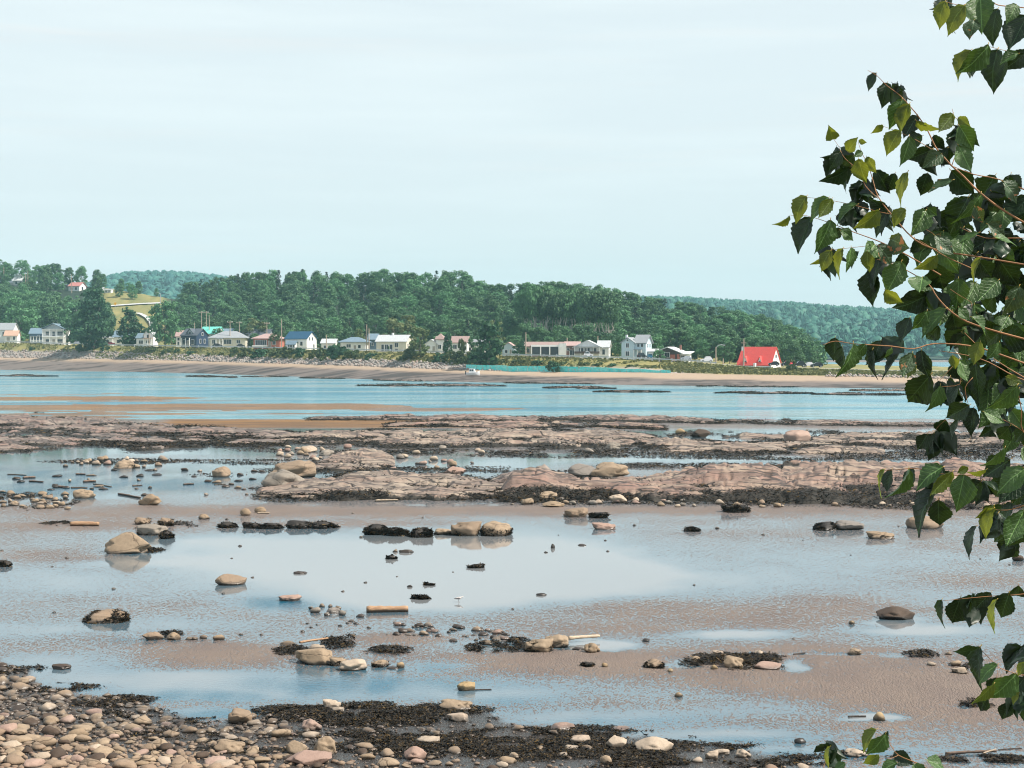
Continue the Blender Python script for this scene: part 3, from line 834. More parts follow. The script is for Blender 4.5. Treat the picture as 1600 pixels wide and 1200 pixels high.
def ico(sub):
    bm = bmesh.new(); bmesh.ops.create_icosphere(bm, subdivisions=sub, radius=1.0)
    V = np.array([v.co[:] for v in bm.verts]); Fc = np.array([[v.index for v in f.verts] for f in bm.faces]); bm.free()
    return V, Fc
def rock_shape(sub, seed, amp=0.28, angular=0.0, flat=1.0, base_cut=-0.55):
    """a stone: noise-displaced, faceted by a few cutting planes, flattened"""
    V, Fc = ico(sub)
    rg = np.random.default_rng(seed)
    o = Vector(rg.uniform(-50, 50, 3))
    k = np.array([1 + amp * (mnoise.noise(Vector(v) * 0.9 + o) * 1.1 + 0.45 * mnoise.noise(Vector(v) * 2.3 + o) + 0.2 * mnoise.noise(Vector(v) * 5.5 + o)) for v in V])
    V = V * k[:, None]
    for _ in range(int(7 * angular) + 2):
        nrm = rg.normal(size=3); nrm /= np.linalg.norm(nrm)
        dd = rg.uniform(0.62, 0.9) if angular else rg.uniform(0.8, 0.98)
        ex = V @ nrm - dd
        V = V - np.clip(ex, 0, None)[:, None] * nrm * 0.92
    V[:, 2] = np.maximum(V[:, 2], base_cut)
    V[:, 2] *= flat
    V = V / np.array([V[:, 0].max() - V[:, 0].min(), V[:, 1].max() - V[:, 1].min(), 1.0])
    V[:, 2] = (V[:, 2] - V[:, 2].min()); V[:, 2] /= V[:, 2].max()
    return V, Fc        # width 1, depth 1, height 1, standing on z = 0

def replicate(protos, pos, scl, rz, pick, tilt=None):
    VV, FF, b = [], [], 0
    for k, (V, Fc) in enumerate(protos):
        m = np.where(pick == k)[0]
        if not len(m): continue
        P = V[None] * scl[m][:, None, :]
        if tilt is not None:
            t = tilt[m][:, None]; ct, st = np.cos(t), np.sin(t)
            P = np.stack([P[..., 0] * ct - P[..., 2] * st, P[..., 1], P[..., 0] * st + P[..., 2] * ct], -1)
        c, s = np.cos(rz[m])[:, None], np.sin(rz[m])[:, None]
        P = np.stack([P[..., 0] * c - P[..., 1] * s, P[..., 0] * s + P[..., 1] * c, P[..., 2]], -1) + pos[m][:, None, :]
        VV.append(P.reshape(-1, 3)); FF.append((Fc[None] + (np.arange(len(m)) * len(V))[:, None, None]).reshape(-1, 3) + b)
        b += len(m) * len(V)
    return np.concatenate(VV), np.concatenate(FF)

def mat_stone(name, a, b, c, per='object', wet=0.0, rough=0.8, crack=0.0):
    t = NT(name)
    r = t.n('ObjectInfo').outputs['Random'] if per == 'object' else t.n('NewGeometry').outputs['Random Per Island']
    v = t.vec('Position')
    col = t.mix(t.ramp(r, 0.0, 0.55), a, b); col = t.mix(t.ramp(r, 0.6, 1.0), col, c)
    n1 = t.noise(v, 6, 5, 0.65); n2 = t.noise(v, 34, 3, 0.6)
    col = t.mix(t.ramp(n1, 0.3, 0.72, 0.0, 0.5), col, tuple(x * 0.62 for x in a))
    col = t.mix(t.ramp(n2, 0.55, 0.75, 0, 0.45), col, tuple(x * 0.3 for x in a))
    h = t.math('ADD', n1, t.math('MULTIPLY', n2, 0.25))
    if crack:
        vo = t.n('TexVoronoi', feature='DISTANCE_TO_EDGE'); t.l(t.mix(.25, t.vec('Position', (0.6, 0.9, 1.6), (0.3, 0.2, 0.5)), t.noise(v, 2.0, 3, .6, 'Color')), vo.inputs['Vector']); vo.inputs['Scale'].default_value = crack
        cr = t.ramp(vo.outputs['Distance'], 0.0, 0.03); col = t.mix(cr, tuple(x * 0.5 for x in a), col); h = t.math('ADD', h, t.math('MULTIPLY', cr, 0.4))
    z = t.n('SeparateXYZ'); t.l(v, z.inputs[0])
    damp = t.ramp(t.math('ADD', z.outputs['Z'], t.math('MULTIPLY', n1, -0.06)), 0.16, 0.0)      # tide-wet foot
    col = t.mix(t.math('MULTIPLY', damp, 0.8), col, (0.04, 0.033, 0.028))
    return t.end(t.bsdf(col, t.ramp(damp, 0, 1, rough, 0.3), t.bump(h, 0.55, 0.04)))
M_RIP = mat_stone('riprap_stone', (0.27, 0.24, 0.215), (0.38, 0.34, 0.31), (0.33, 0.23, 0.19), 'island')
rips = [rock_shape(1, 300 + i, 0.3, 1.0) for i in range(4)]
X, Yd, Z, xp = shore_scatter(3600, -30, 790, 43, 53.5, rg)
k = (fbm(X / 8, Yd / 2, 18, 3) > -0.35)
X, Yd, Z = X[k], Yd[k], Z[k]
X2, Y2, Z2, x2 = shore_scatter(420, 1290, 1640, 42, 48, rg)
X, Yd, Z = np.concatenate([X, X2]), np.concatenate([Yd, Y2]), np.concatenate([Z, Z2])
n = len(X); s = rg.uniform(0.35, 1.25, n)
Vr, Fr = replicate(rips, np.stack([X, Yd, Z - 0.15], -1), np.stack([s, s * rg.uniform(.6, 1, n), s * rg.uniform(.5, .9, n)], -1), rg.uniform(0, 6.28, n), rg.integers(0, 4, n))
tag(link('riprap', np_mesh('riprap', Vr, Fr, M_RIP)), 'grey and pinkish boulders piled along the foot of the far bank', 'stones', kind='stuff')

# ================================================================== HOUSES
WHITE = paint('white_siding', (0.80, 0.80, 0.78), 0.6, 0.06)
TRIM = paint('white_trim', (0.87, 0.87, 0.86), 0.55, 0.04)
M_PANE = None
def mat_pane():
    t = NT('window_glass')
    return t.end(t.bsdf(t.mix(t.noise(t.vec('Object'), 1.0, 2), (0.02, 0.03, 0.04), (0.06, 0.075, 0.09)), 0.08, ior=1.5))
M_PANE = mat_pane()
def siding(name, col, pitch=0.22):
    """horizontal clapboard relief"""
    t = NT(name)
    s = t.n('SeparateXYZ'); t.l(t.vec('Object'), s.inputs[0])
    fr = t.math('FRACT', t.math('DIVIDE', s.outputs['Z'], pitch))
    n = t.noise(t.vec('Object'), 0.8, 5, 0.65)
    c = t.mix(t.ramp(n, 0.3, 0.7), tuple(x * 0.86 for x in col), col)
    return t.end(t.bsdf(c, 0.6, t.bump(fr, 0.5, 0.03)))
def shingle(name, col):
    t = NT(name)
    n = t.noise(t.vec('Object', (1, 1, 5)), 2.5, 4, 0.7)
    c = t.mix(t.ramp(n, 0.3, 0.7), tuple(x * 0.75 for x in col), tuple(x * 1.15 for x in col))
    return t.end(t.bsdf(c, 0.8, t.bump(n, 0.4, 0.04)))
SID = {'white': siding('white_clapboard', (0.86, 0.86, 0.85)), 'cream': siding('cream_clapboard', (0.72, 0.68, 0.58)), 'navy': siding('navy_clapboard', (0.022, 0.045, 0.10)),
       'salmon': siding('salmon_clapboard', (0.50, 0.17, 0.13)), 'blue': siding('pale_blue_clapboard', (0.55, 0.68, 0.74)), 'dark': siding('dark_clapboard', (0.07, 0.05, 0.05)), 'grey': siding('grey_clapboard', (0.42, 0.46, 0.50)),
       'brown': siding('brown_clapboard', (0.16, 0.09, 0.08)), 'slate': siding('slate_clapboard', (0.10, 0.16, 0.23))}
ROOF = {'grey': shingle('grey_shingle', (0.30, 0.32, 0.34)), 'pale': shingle('pale_shingle', (0.50, 0.52, 0.53)), 'dark': shingle('dark_shingle', (0.085, 0.10, 0.125)), 'blue': shingle('blue_roof_sheet', (0.012, 0.07, 0.14)),
        'mint': shingle('mint_roof_sheet', (0.17, 0.62, 0.53)), 'pink': shingle('pinkish_shingle', (0.42, 0.29, 0.27)), 'brown': shingle('brown_shingle', (0.33, 0.235, 0.215)), 'red': shingle('red_roof_sheet', (0.80, 0.10, 0.085)),
        'tan': shingle('tan_shingle', (0.52, 0.34, 0.25)), 'slate': shingle('slate_shingle', (0.16, 0.23, 0.29)), 'white': shingle('pale_roof_sheet', (0.66, 0.67, 0.67)), 'rust': shingle('rusty_roof_sheet', (0.50, 0.20, 0.18))}

def roof_solid(kind, W, D, wh, rh, o, t):
    mb = MB()
    if kind == 'gx':
        k = rh / (D / 2)
        for sg in (0, 1):
            y0, y1 = (-o, D / 2) if sg == 0 else (D + o, D / 2)
            mb.prism([(y0, wh - o * k), (y1, wh + rh), (y1, wh + rh + t), (y0, wh - o * k + t)], 'x', -o, W + o)
    elif kind == 'gy':
        k = rh / (W / 2)
        for sg in (0, 1):
            x0, x1 = (-o, W / 2) if sg == 0 else (W + o, W / 2)
            mb.prism([(x0, wh - o * k), (x1, wh + rh), (x1, wh + rh + t), (x0, wh - o * k + t)], 'y', -o, D + o)
    elif kind == 'hip':
        r = min(W, D) / 2
        b = [(-o, -o, wh), (W + o, -o, wh), (W + o, D + o, wh), (-o, D + o, wh)]
        up = [(x, y, z + t) for x, y, z in b]
        ra, rb = ((r, D / 2, wh + rh + t), (W - r, D / 2, wh + rh + t)) if W >= D else ((W / 2, r, wh + rh + t), (W / 2, D - r, wh + rh + t))
        v = b + up + [ra, rb]
        f = [(3, 2, 1, 0), (0, 1, 5, 4), (1, 2, 6, 5), (2, 3, 7, 6), (3, 0, 4, 7)]
        f += [(4, 5, 9, 8), (5, 6, 9), (6, 7, 8, 9), (7, 4, 8)] if W >= D else [(4, 5, 8), (5, 6, 9, 8), (6, 7, 9), (7, 4, 8, 9)]
        mb.add(v, f)
    else:   # flat or single pitch falling to the front
        mb.prism([(-o, wh), (D + o, wh + rh), (D + o, wh + rh + t), (-o, wh + t)], 'x', -o, W + o)
    return mb

def wall_solid(kind, W, D, wh, rh, foot=1.6):
    mb = MB()
    if kind == 'gx': mb.prism([(0, -foot), (D, -foot), (D, wh), (D / 2, wh + rh * 0.985), (0, wh)], 'x', 0, W)
    elif kind == 'gy': mb.prism([(0, -foot), (W, -foot), (W, wh), (W / 2, wh + rh * 0.985), (0, wh)], 'y', 0, D)
    elif kind == 'mono': mb.prism([(0, -foot), (D, -foot), (D, wh + rh), (0, wh)], 'x', 0, W)
    else: mb.box(0, W, 0, D, -foot, wh)
    return mb

class House:
    """dimensions are given in photo pixels at the house's own distance and turned into metres"""
    def __init__(s, name, label, x, yg, off, rz=0.0, cat='house'):
        s.d = float(shore_d(x)) + off; s.k = s.d / F
        s.root = tag(empty(name, at(x, yg, s.d), math.radians(rz)), label, cat)
    def block(s, x, y, W, D, wh, kind, rh, wall, roof, o=0.45, t=0.22, z=0.0, wname='wall', rname='roof', parent=None):
        k = s.k; W, D, wh, rh = W * k, D * k, wh * k, rh * k
        p = (x * k, y * k, z * k)
        par = parent or s.root
        w = wall_solid(kind, W, D, wh, rh, 1.6 if z == 0 else 0.02).build(wname, SID[wall], par, p)
        r = roof_solid(kind, W, D, wh, rh, o, t).build(rname, ROOF[roof], par, p)
        s.last = (x, y, W / k, D / k, w, r)
        return w, r
    def win(s, face, u, z, w, h, x=None, y=None, mull=1, door=False, col=None):
        """window or door centred at u along the last block's face"""
        X, Y, W, D, _, _ = s.last
        k = s.k
        def plate(hw, z0, z1, a, b):
            mb = MB()
            if face == 'f': mb.box((u - hw) * k, (u + hw) * k, -b, -a, z0 * k, z1 * k)
            elif face == 'r': mb.box(W * k + a, W * k + b, (u - hw) * k, (u + hw) * k, z0 * k, z1 * k)
            else: mb.box(-b, -a, (u - hw) * k, (u + hw) * k, z0 * k, z1 * k)
            return mb
        e = 0.45
        pt = (X * k, Y * k, 0)
        nm = 'door' if door else 'window'
        f = plate(w / 2 + e, z - e, z + h + e, 0.0, 0.07).build(nm, TRIM if not col else col, s.root, pt)
        if door:
            plate(w / 2, z, z + h, 0.07, 0.10).build('door_panel', paint('door_paint', (0.35, 0.33, 0.30)), f)
            return
        n = max(1, mull); ww = w / n
        for i in range(n):
            uu = u; u = uu - w / 2 + ww * (i + .5)
            plate(ww / 2 - (0.18 if n > 1 else 0), z, z + h, 0.07, 0.10).build('pane', M_PANE, f); u = uu
    def box(s, name, mat, x0, x1, y0, y1, z0, z1, parent=None):
        k = s.k
        return MB().box(x0 * k, x1 * k, y0 * k, y1 * k, z0 * k, z1 * k).build(name, mat, parent or s.root)
    def porch(s, x0, x1, dep, zr, n, mat=TRIM, y=0.0, rail=True, roofm=None, th=1.0, z0=0.0, pw=0.5):
        s.box('porch_roof', roofm or ROOF['grey'], x0 - .6, x1 + .6, y - dep - .4, y - 0.05, zr, zr + th)
        for i in range(n):
            xx = x0 + (x1 - x0) * i / (n - 1)
            s.box('porch_post', mat, xx - pw, xx + pw, y - dep, y - dep + 2 * pw, z0, zr)
        if rail:
            s.box('porch_rail', mat, x0 + .5, x1 - .5, y - dep + .2, y - dep + .6, z0 + 3.0, z0 + 3.6)
            s.box('porch_floor', mat, x0, x1, y - dep, y, z0 - .5, z0 + 0.3)
    def chimney(s, x, y, z0, z1, w=2.0, mat=None):
        s.box('chimney', mat or paint('chimney_brick', (0.28, 0.12, 0.09)), x - w / 2, x + w / 2, y - w / 2, y + w / 2, z0, z1, s.last[5]).location = -s.last[5].location

h = House('house', 'white house with grey roof and tan side wing, cut by the left edge', -22, 533, 82)
h.block(0, 0, 42, 30, 18, 'gx', 10, 'white', 'grey'); h.win('f', 28, 8, 4, 6); h.win('f', 14, 8, 4, 6)
h.block(32, -10, 20, 16, 9, 'gx', 7, 'white', 'tan'); h.win('f', 15, 2, 3, 5); h.win('f', 6, 0, 5, 6, door=True)
h = House('house', 'low blue grey house with white porch left of the double porch house', 46, 535, 88)
h.block(0, 0, 22, 24, 14, 'gx', 8, 'slate', 'slate'); h.win('f', 5, 2, 3, 7); h.win('f', 14, 7, 3, 4)
h.porch(3, 22, 6, 9, 5); h.box('porch_screen', paint('porch_screen', (0.5, 0.55, 0.58)), 4, 21, -5, -4.6, 0.5, 4)
h = House('house', 'white gable fronted house with two storey porch, left of the tallest tree', 67, 538, 78)
h.block(0, 0, 35, 34, 24, 'gy', 8, 'white', 'slate')
for z in (2, 14): h.win('f', 8, z, 7, 6); h.win('f', 17, z - 1, 4, 7, door=(z == 2)); h.win('f', 27, z, 8, 6)
h.porch(1, 34, 6, 11.5, 4, z0=0.3, th=1.2, roofm=TRIM); h.porch(1, 34, 6, 23, 4, z0=12.7, th=0.9, roofm=TRIM)
h.block(0, -6.5, 35, 7, 24, 'gy', 8, 'grey', 'slate', z=24.2); h.last[4].scale = (1, 1, 0.33)
bpy.data.objects.remove(h.last[4]); h.last[5].location.z = 0.05
h = House('garage', 'white flat roofed garage behind the tallest tree', 148, 539, 84, cat='garage')
h.block(0, 0, 28, 22, 11, 'mono', 1.5, 'white', 'pale'); h.win('f', 8, 0, 9, 8, door=True); h.win('f', 20, 4, 4, 4)
h = House('house', 'white cottage with steep gable and grey side wing', 213, 540, 82, -8)
h.block(0, 0, 16, 22, 12, 'gx', 7, 'white', 'slate'); h.win('f', 8, 3, 8, 5, mull=3)
h.block(13, -2, 15, 22, 17, 'gy', 9, 'white', 'pale'); h.win('f', 7, 12, 4, 5); h.win('f', 7, 3, 7, 5, mull=2)
h.porch(14, 27, 5, 11, 3, y=-2, roofm=ROOF['tan'])
h = House('house', 'navy blue house with white trim, dormer and porch', 283, 541, 78, -22)
h.block(0, 0, 28, 34, 17, 'gx', 10, 'navy', 'dark'); h.win('f', 6, 2, 5, 8); h.win('f', 21, 3, 5, 7); h.win('r', 11, 5, 4, 6); h.win('r', 23, 5, 4, 6); h.win('r', 17, 17, 4, 4)
h.porch(4, 18, 5, 13, 3, roofm=ROOF['dark']); h.win('f', 13, 1, 4, 8, door=True)
h.block(10, 3, 9, 12, 22, 'gy', 5, 'grey', 'dark', z=0.1, wname='dormer', rname='dormer_roof'); h.win('f', 4.5, 18, 3, 4)
h = House('house', 'white house behind the navy house, with hip porch at its left end', 275, 540, 92)
h.block(0, 0, 16, 20, 15, 'gx', 8, 'white', 'pink'); h.win('f', 4, 8, 3, 4); h.win('f', 4, 1, 3, 5)
h = House('house', 'white house with bright mint green roof behind the navy house', 313, 540, 106, -14)
h.block(0, 0, 29, 26, 19, 'gx', 10, 'white', 'mint'); h.win('r', 13, 14, 4, 5); h.win('f', 24, 10, 4, 5)
h = House('house', 'long cream bungalow with grey hip roof', 328, 541, 80, -3)
h.block(0, 0, 56, 36, 12.5, 'hip', 10.5, 'cream', 'grey', 0.9); h.win('f', 6, 4, 5, 6, mull=2); h.win('f', 19, 0.5, 4, 8, door=True); h.win('f', 28, 3.5, 12, 7, mull=3); h.win('f', 45, 4.5, 6, 5, mull=2)
h.porch(11, 21, 5, 11.5, 3, roofm=ROOF['grey'])
h = House('house', 'house with wide dark grey roof behind the salmon house', 378, 540, 112, -10)
h.block(0, 0, 42, 34, 14, 'gx', 11, 'grey', 'dark'); h.win('r', 16, 14, 4, 4); h.win('f', 8, 5, 5, 5); h.chimney(33, 17, 20, 28)
h = House('house', 'salmon red bungalow with pinkish hip roof and white window band', 396, 543, 78, -6)
h.block(0, 0, 42, 30, 13.5, 'hip', 7.5, 'salmon', 'pink', 0.9); h.win('f', 12, 4, 18, 7.5, mull=6); h.win('f', 33, 4.5, 5, 5.5); h.win('f', 26, 1, 4, 9, door=True)
h.box('deck', paint('deck_boards', (0.30, 0.20, 0.15)), 0, 24, -7, -0.05, 0.3, 1.6); h.box('deck_rail', TRIM, 0, 24, -7, -6.5, 1.6, 3.6)
h = House('house', 'white house with deep blue roof and gable to the right', 446, 546, 74, -20)
h.block(0, 0, 37, 34, 17, 'gx', 10.5, 'white', 'blue'); h.win('r', 10, 14, 3.5, 5); h.win('r', 19, 14, 3.5, 5); h.win('r', 24, 2, 4, 6); h.win('f', 28, 6, 4, 6)
h.block(7, -8, 14, 9, 8.5, 'gx', 4, 'white', 'slate', wname='porch_wall', rname='porch_roof'); h.win('f', 3, 1.5, 3, 6); h.win('f', 7.2, 1.5, 3, 6); h.win('f', 11.4, 1.5, 3, 6)
h = House('house', 'small white house with blue grey hip roof beside the pair of poles', 532, 548, 80, -6)
h.block(0, 0, 40, 28, 13, 'hip', 7.5, 'white', 'slate', 0.9); h.win('f', 13, 5, 7, 5, mull=2); h.win('f', 30, 4, 4, 5); h.win('f', 23, 0.5, 4, 8, door=True)
h = House('house', 'beige bungalow with pale grey roof, dark entrance arches and gable to the right', 588, 549, 80, -14)
h.block(0, 0, 49, 32, 15.5, 'gx', 9.5, 'cream', 'pale'); h.win('f', 10.5, 0.5, 4, 10); h.win('f', 17, 0.5, 6, 10, mull=2); h.win('f', 24.5, 0.5, 4, 10); h.win('f', 33, 6.5, 6, 6.5, mull=2); h.win('f', 33, 0.6, 5, 3.5); h.win('r', 8, 6, 4, 6); h.win('r', 20, 6, 4, 6)
h.box('entrance_hedge', FOLIAGE['dark'], 20.5, 22, -3.5, -2, 0, 8); h.chimney(22, 16, 21, 29, 3, TRIM)
h.box('front_step', paint('step_concrete', (0.5, 0.48, 0.45)), 8, 27, -5, -0.1, -1, 0.4)
h = House('house', 'white house with brown roofs and small turret gable among trees', 664, 550, 80, -8)
h.block(0, 0, 20, 20, 12, 'gy', 7, 'white', 'pale'); h.win('f', 6, 5, 3, 5); h.win('f', 14, 2, 4, 7, door=True)
h.block(16, 3, 50, 30, 15, 'gx', 9, 'white', 'brown'); h.win('f', 31, 5, 6, 6, mull=2); h.win('f', 12, 2, 6, 9)
h.block(17, 0, 13, 18, 19, 'hip', 9, 'white', 'brown', wname='turret', rname='turret_roof'); h.win('f', 6.5, 5, 5, 6, mull=2)
h = House('house', 'small pale blue white cottage with pinkish roof right of the large dark tree', 785, 555, 80, -10)
h.block(0, 0, 19, 18, 13, 'gy', 6.5, 'blue', 'pink'); h.win('f', 6, 3, 4, 5); h.win('f', 13, 1, 3, 8, door=True)
h = House('house', 'low house with large white framed sunroom and brown roof', 821, 556, 78, -3)
h.block(0, 2, 64, 26, 15, 'gx', 6, 'cream', 'brown'); h.win('f', 4, 5, 5, 6, mull=2)
h.box('sunroom_roof', TRIM, 9, 54, -9, 2, 14.2, 17.2)
for i in range(4): h.box('sunroom_post', TRIM, 9 + i * 14.2, 10.6 + i * 14.2, -9, -7.4, -1, 14.2)
h.box('sunroom_sill', paint('sill_brown', (0.2, 0.12, 0.1)), 9, 54, -8.6, -8.0, -1, 1.6); h.box('sunroom_end', TRIM, 9, 9.6, -9, 2, -1, 14)
for i in range(3): h.box('sunroom_pane', M_PANE, 10.8 + i * 14.2, 23 + i * 14.2, -7.6, -7.4, 1.6, 14.1)
h.box('sunroom_furniture', paint('chair_white', (0.6, 0.6, 0.58)), 46, 50, -4, -1, 0, 5)
h.box('end_wall', SID['white'], 52.5, 64, -10, 3, -1, 19.5)
h = House('house', 'brown sided house between the white end wall and the veranda house', 884, 557, 86)
h.block(0, 0, 22, 26, 17, 'gx', 5.5, 'brown', 'pink'); h.win('f', 10, 2, 8, 8, mull=2); h.win('f', 4, 9, 4, 4)
h = House('house', 'white gabled house with long dark veranda', 898, 558, 76, -9)
h.block(0, 0, 40, 32, 16, 'gy', 9.5, 'white', 'pale', 0.8); h.win('f', 10, 7, 6, 7); h.win('f', 20, 7, 7, 7, mull=2); h.win('f', 31, 7, 6, 7)
h.block(36, 3, 17, 28, 16, 'gx', 9, 'white', 'pale'); h.win('f', 9, 4, 4, 8); h.win('r', 13, 5, 4, 6)
h.box('veranda_floor', paint('veranda_boards', (0.12, 0.09, 0.08)), -0.5, 40, -8, -0.1, 5.6, 6.6)
h.box('veranda_rail', paint('veranda_boards', (0.12, 0.09, 0.08)), -0.5, 40, -8, -7.5, 6.6, 9)
for i in range(5): h.box('veranda_post', TRIM, i * 9.8, i * 9.8 + 0.9, -8, -7.2, -1, 15.5)
h.box('veranda_roof', ROOF['pale'], -1, 41, -8.6, -0.1, 15.5, 16.4); h.box('garage_door', paint('garage_white', (0.7, 0.7, 0.7)), 12, 24, -1.2, -0.2, -0.5, 5)
h = House('house', 'tall pale blue two storey house with grey gables', 971, 561, 76, -24)
h.block(0, 0, 21, 24, 26, 'gy', 7, 'blue', 'grey', 0.5); h.win('f', 10, 18, 5, 6.5, mull=2); h.win('f', 10, 5, 6, 7, mull=2); h.win('f', 10, 28, 2.5, 2.5)
h.block(21, 3, 18, 28, 26, 'gx', 11, 'blue', 'grey', 0.5); h.win('f', 6, 19, 3.5, 6); h.win('f', 12, 19, 3.5, 6); h.win('f', 9, 3, 5, 9, door=True); h.win('r', 9, 18, 3.5, 6); h.win('r', 19, 18, 3.5, 6); h.win('r', 14, 5, 5, 6)
h.porch(21, 33, 5, 14, 3, y=3); h.chimney(3, 16, 24, 38, 3, TRIM)
h.block(39, 12, 11, 14, 11, 'mono', 4, 'white', 'pale', wname='side_wing', rname='side_roof'); h.win('f', 5, 4, 5, 4, mull=2)
h = House('house', 'low house with red and dark walls, white window and pale roof', 1026, 563, 76, -22)
h.block(0, 0, 36, 34, 13, 'gy', 7, 'dark', 'white', 1.0); h.win('f', 17, 5, 8, 7, mull=2); h.win('f', 9, 4, 3, 7)
h.box('red_panel', SID['salmon'], 22, 30, -0.5, 0.3, -0.5, 9); h.box('red_panel', SID['salmon'], 33, 36.3, -0.8, 2, -1, 10)
h.block(36, 6, 12, 22, 9, 'mono', 4, 'white', 'white', 0.8, wname='side_wing', rname='side_roof'); h.win('f', 6, 3, 8, 4.5, mull=3); h.chimney(30, 30, 14, 24, 2.5)
h = House('house', 'house with steep bright red roof, two white dormers and white gable', 1153, 573, 76, -36)
h.block(0, 0, 57, 34, 4, 'gx', 26, 'white', 'red', 0.3); h.win('r', 17, 14, 4, 5); h.win('r', 10, 3, 4, 5); h.win('r', 23, 3, 4, 5)
for xx in (7, 32):
    h.block(xx, 2.0, 10, 14, 4.5, 'gy', 11.5, 'white', 'red', 0.3, 0.15, 0.1, 'dormer', 'dormer_roof'); h.win('f', 5, 5, 2.4, 4)
h.block(-6, 10, 7, 16, 7, 'mono', 9, 'white', 'red', 0.2, wname='side_wing', rname='side_roof')
h.box('foundation', paint('foundation_blue', (0.25, 0.42, 0.45)), -1, 57.3, -0.6, 0, -2, 2)
h.box('ramp_board', TRIM, 30, 33, -6, -1, -1, 6).rotation_euler = (0, 0, 0)
# hillside buildings
def hill_house(name, label, x, y, W, D, wh, kind, rh, wall, roof, rz, cat='house'):
    p = shore_at_row(x, y, 140, 329)
    h = House(name, label, x, y, p.y - float(shore_d(x)), rz, cat); h.block(0, 0, W, D, wh, kind, rh, wall, roof); return h
h = hill_house('house', 'white house with pale roof among trees high on the left hillside', 20, 446, 20, 20, 8, 'gx', 9, 'white', 'white', -15); h.win('f', 6, 2, 3, 4); h.win('f', 14, 2, 3, 4)
h.block(-10, 2, 11, 12, 3.5, 'gx', 3, 'white', 'white')
h = hill_house('house', 'white house with rusty red roof above the hillside road', 107, 455, 20, 18, 8, 'gx', 5.5, 'white', 'rust', -20); h.win('f', 6, 2, 3, 4); h.win('f', 14, 2, 3, 4); h.win('r', 8, 2, 4, 5)
h = hill_house('shed', 'small white shed right of the rusty roofed house', 152, 456, 9, 8, 4, 'gx', 3, 'white', 'pale', -10, 'shed'); h.win('f', 4, 0.3, 3, 3, door=True)
h = hill_house('shed', 'white shed with two bays near the grassy slope', 163, 458, 11, 8, 5, 'mono', 1.5, 'white', 'pale', -10, 'shed'); h.win('f', 3, 1, 2, 3); h.win('f', 8, 1, 2, 3)
h = House('house', 'half hidden house with grey gable behind the poles at the bungalow', 348, 536, 128); h.block(0, 0, 26, 24, 14, 'gx', 8, 'grey', 'slate'); h.win('f', 6, 6, 4, 5)
h = House('house', 'small blue grey house tucked behind the pair of poles', 576, 546, 108); h.block(0, 0, 14, 20, 16, 'gx', 8, 'slate', 'slate'); h.win('f', 6, 6, 3, 4)

h = House('house', 'white house with slate roof half hidden between the two pointed dark trees', 177, 540, 96, -6); h.block(0, 0, 34, 24, 14, 'gx', 9, 'white', 'slate'); h.win('f', 8, 4, 4, 5); h.win('f', 26, 4, 4, 5)
h = House('house', 'small white house with pale roof between the blue roofed house and the poles', 502, 547, 92, -8); h.block(0, 0, 22, 20, 11, 'gx', 6, 'white', 'pale'); h.win('f', 6, 3, 4, 4); h.win('f', 16, 3, 4, 4)
h = House('house', 'white house with grey roof showing behind the trees at the turquoise wall', 726, 553, 96, -6); h.block(0, 0, 30, 22, 14, 'gx', 8, 'white', 'grey'); h.win('f', 8, 5, 4, 5); h.win('f', 20, 5, 4, 5)

# ------------------------------------------------------------------ turquoise sea wall
M_TURQ = None
def mat_turq():
    t = NT('turquoise_paint')
    n = t.noise(t.vec('Position', (1, 1, 2)), 0.7, 5, 0.7); n2 = t.noise(t.vec('Position'), 2.2, 3, 0.6)
    c = t.mix(t.ramp(n, 0.35, 0.65), (0.06, 0.66, 0.64), (0.22, 0.78, 0.75)); c = t.mix(t.ramp(n2, 0.54, 0.66, 0, 0.85), c, (0.40, 0.36, 0.30))
    return t.end(t.bsdf(c, 0.7, t.bump(n, 0.3, 0.1)))
wall_root = tag(empty('sea_wall', on_shore(735, float(shore_d(735)) + 46)), 'long turquoise painted sea wall at the back of the beach', 'wall')
M_TURQ = mat_turq()
wx = list(np.arange(728, 1052, 16.0))
for a, b in zip(wx[:-1], wx[1:]):
    da, db = float(shore_d(a)) + 44, float(shore_d(b)) + 44
    tb = lambda x: np.interp(x, [728, 800, 900, 1000, 1052], [570, 571.5, 573, 576, 579.5])
    bb = lambda x: np.interp(x, [728, 800, 1052], [581, 583, 584])
    jt = random.uniform(-1.1, .5)
    A0, A1, B0, B1 = at(a + .4, bb(a), da), at(a + .4, tb(a) - jt, da), at(b, bb(b), db), at(b, tb(b) - jt, db)
    o = Vector((0, 1.4, 0)); L = wall_root.location
    vs = [A0, B0, B1, A1, A0 + o, B0 + o, B1 + o, A1 + o]
    MB().add([v - L for v in vs], [(0, 1, 2, 3), (5, 4, 7, 6), (3, 2, 6, 7), (0, 3, 7, 4), (1, 5, 6, 2), (0, 4, 5, 1)]).build('wall_panel', M_TURQ, wall_root)

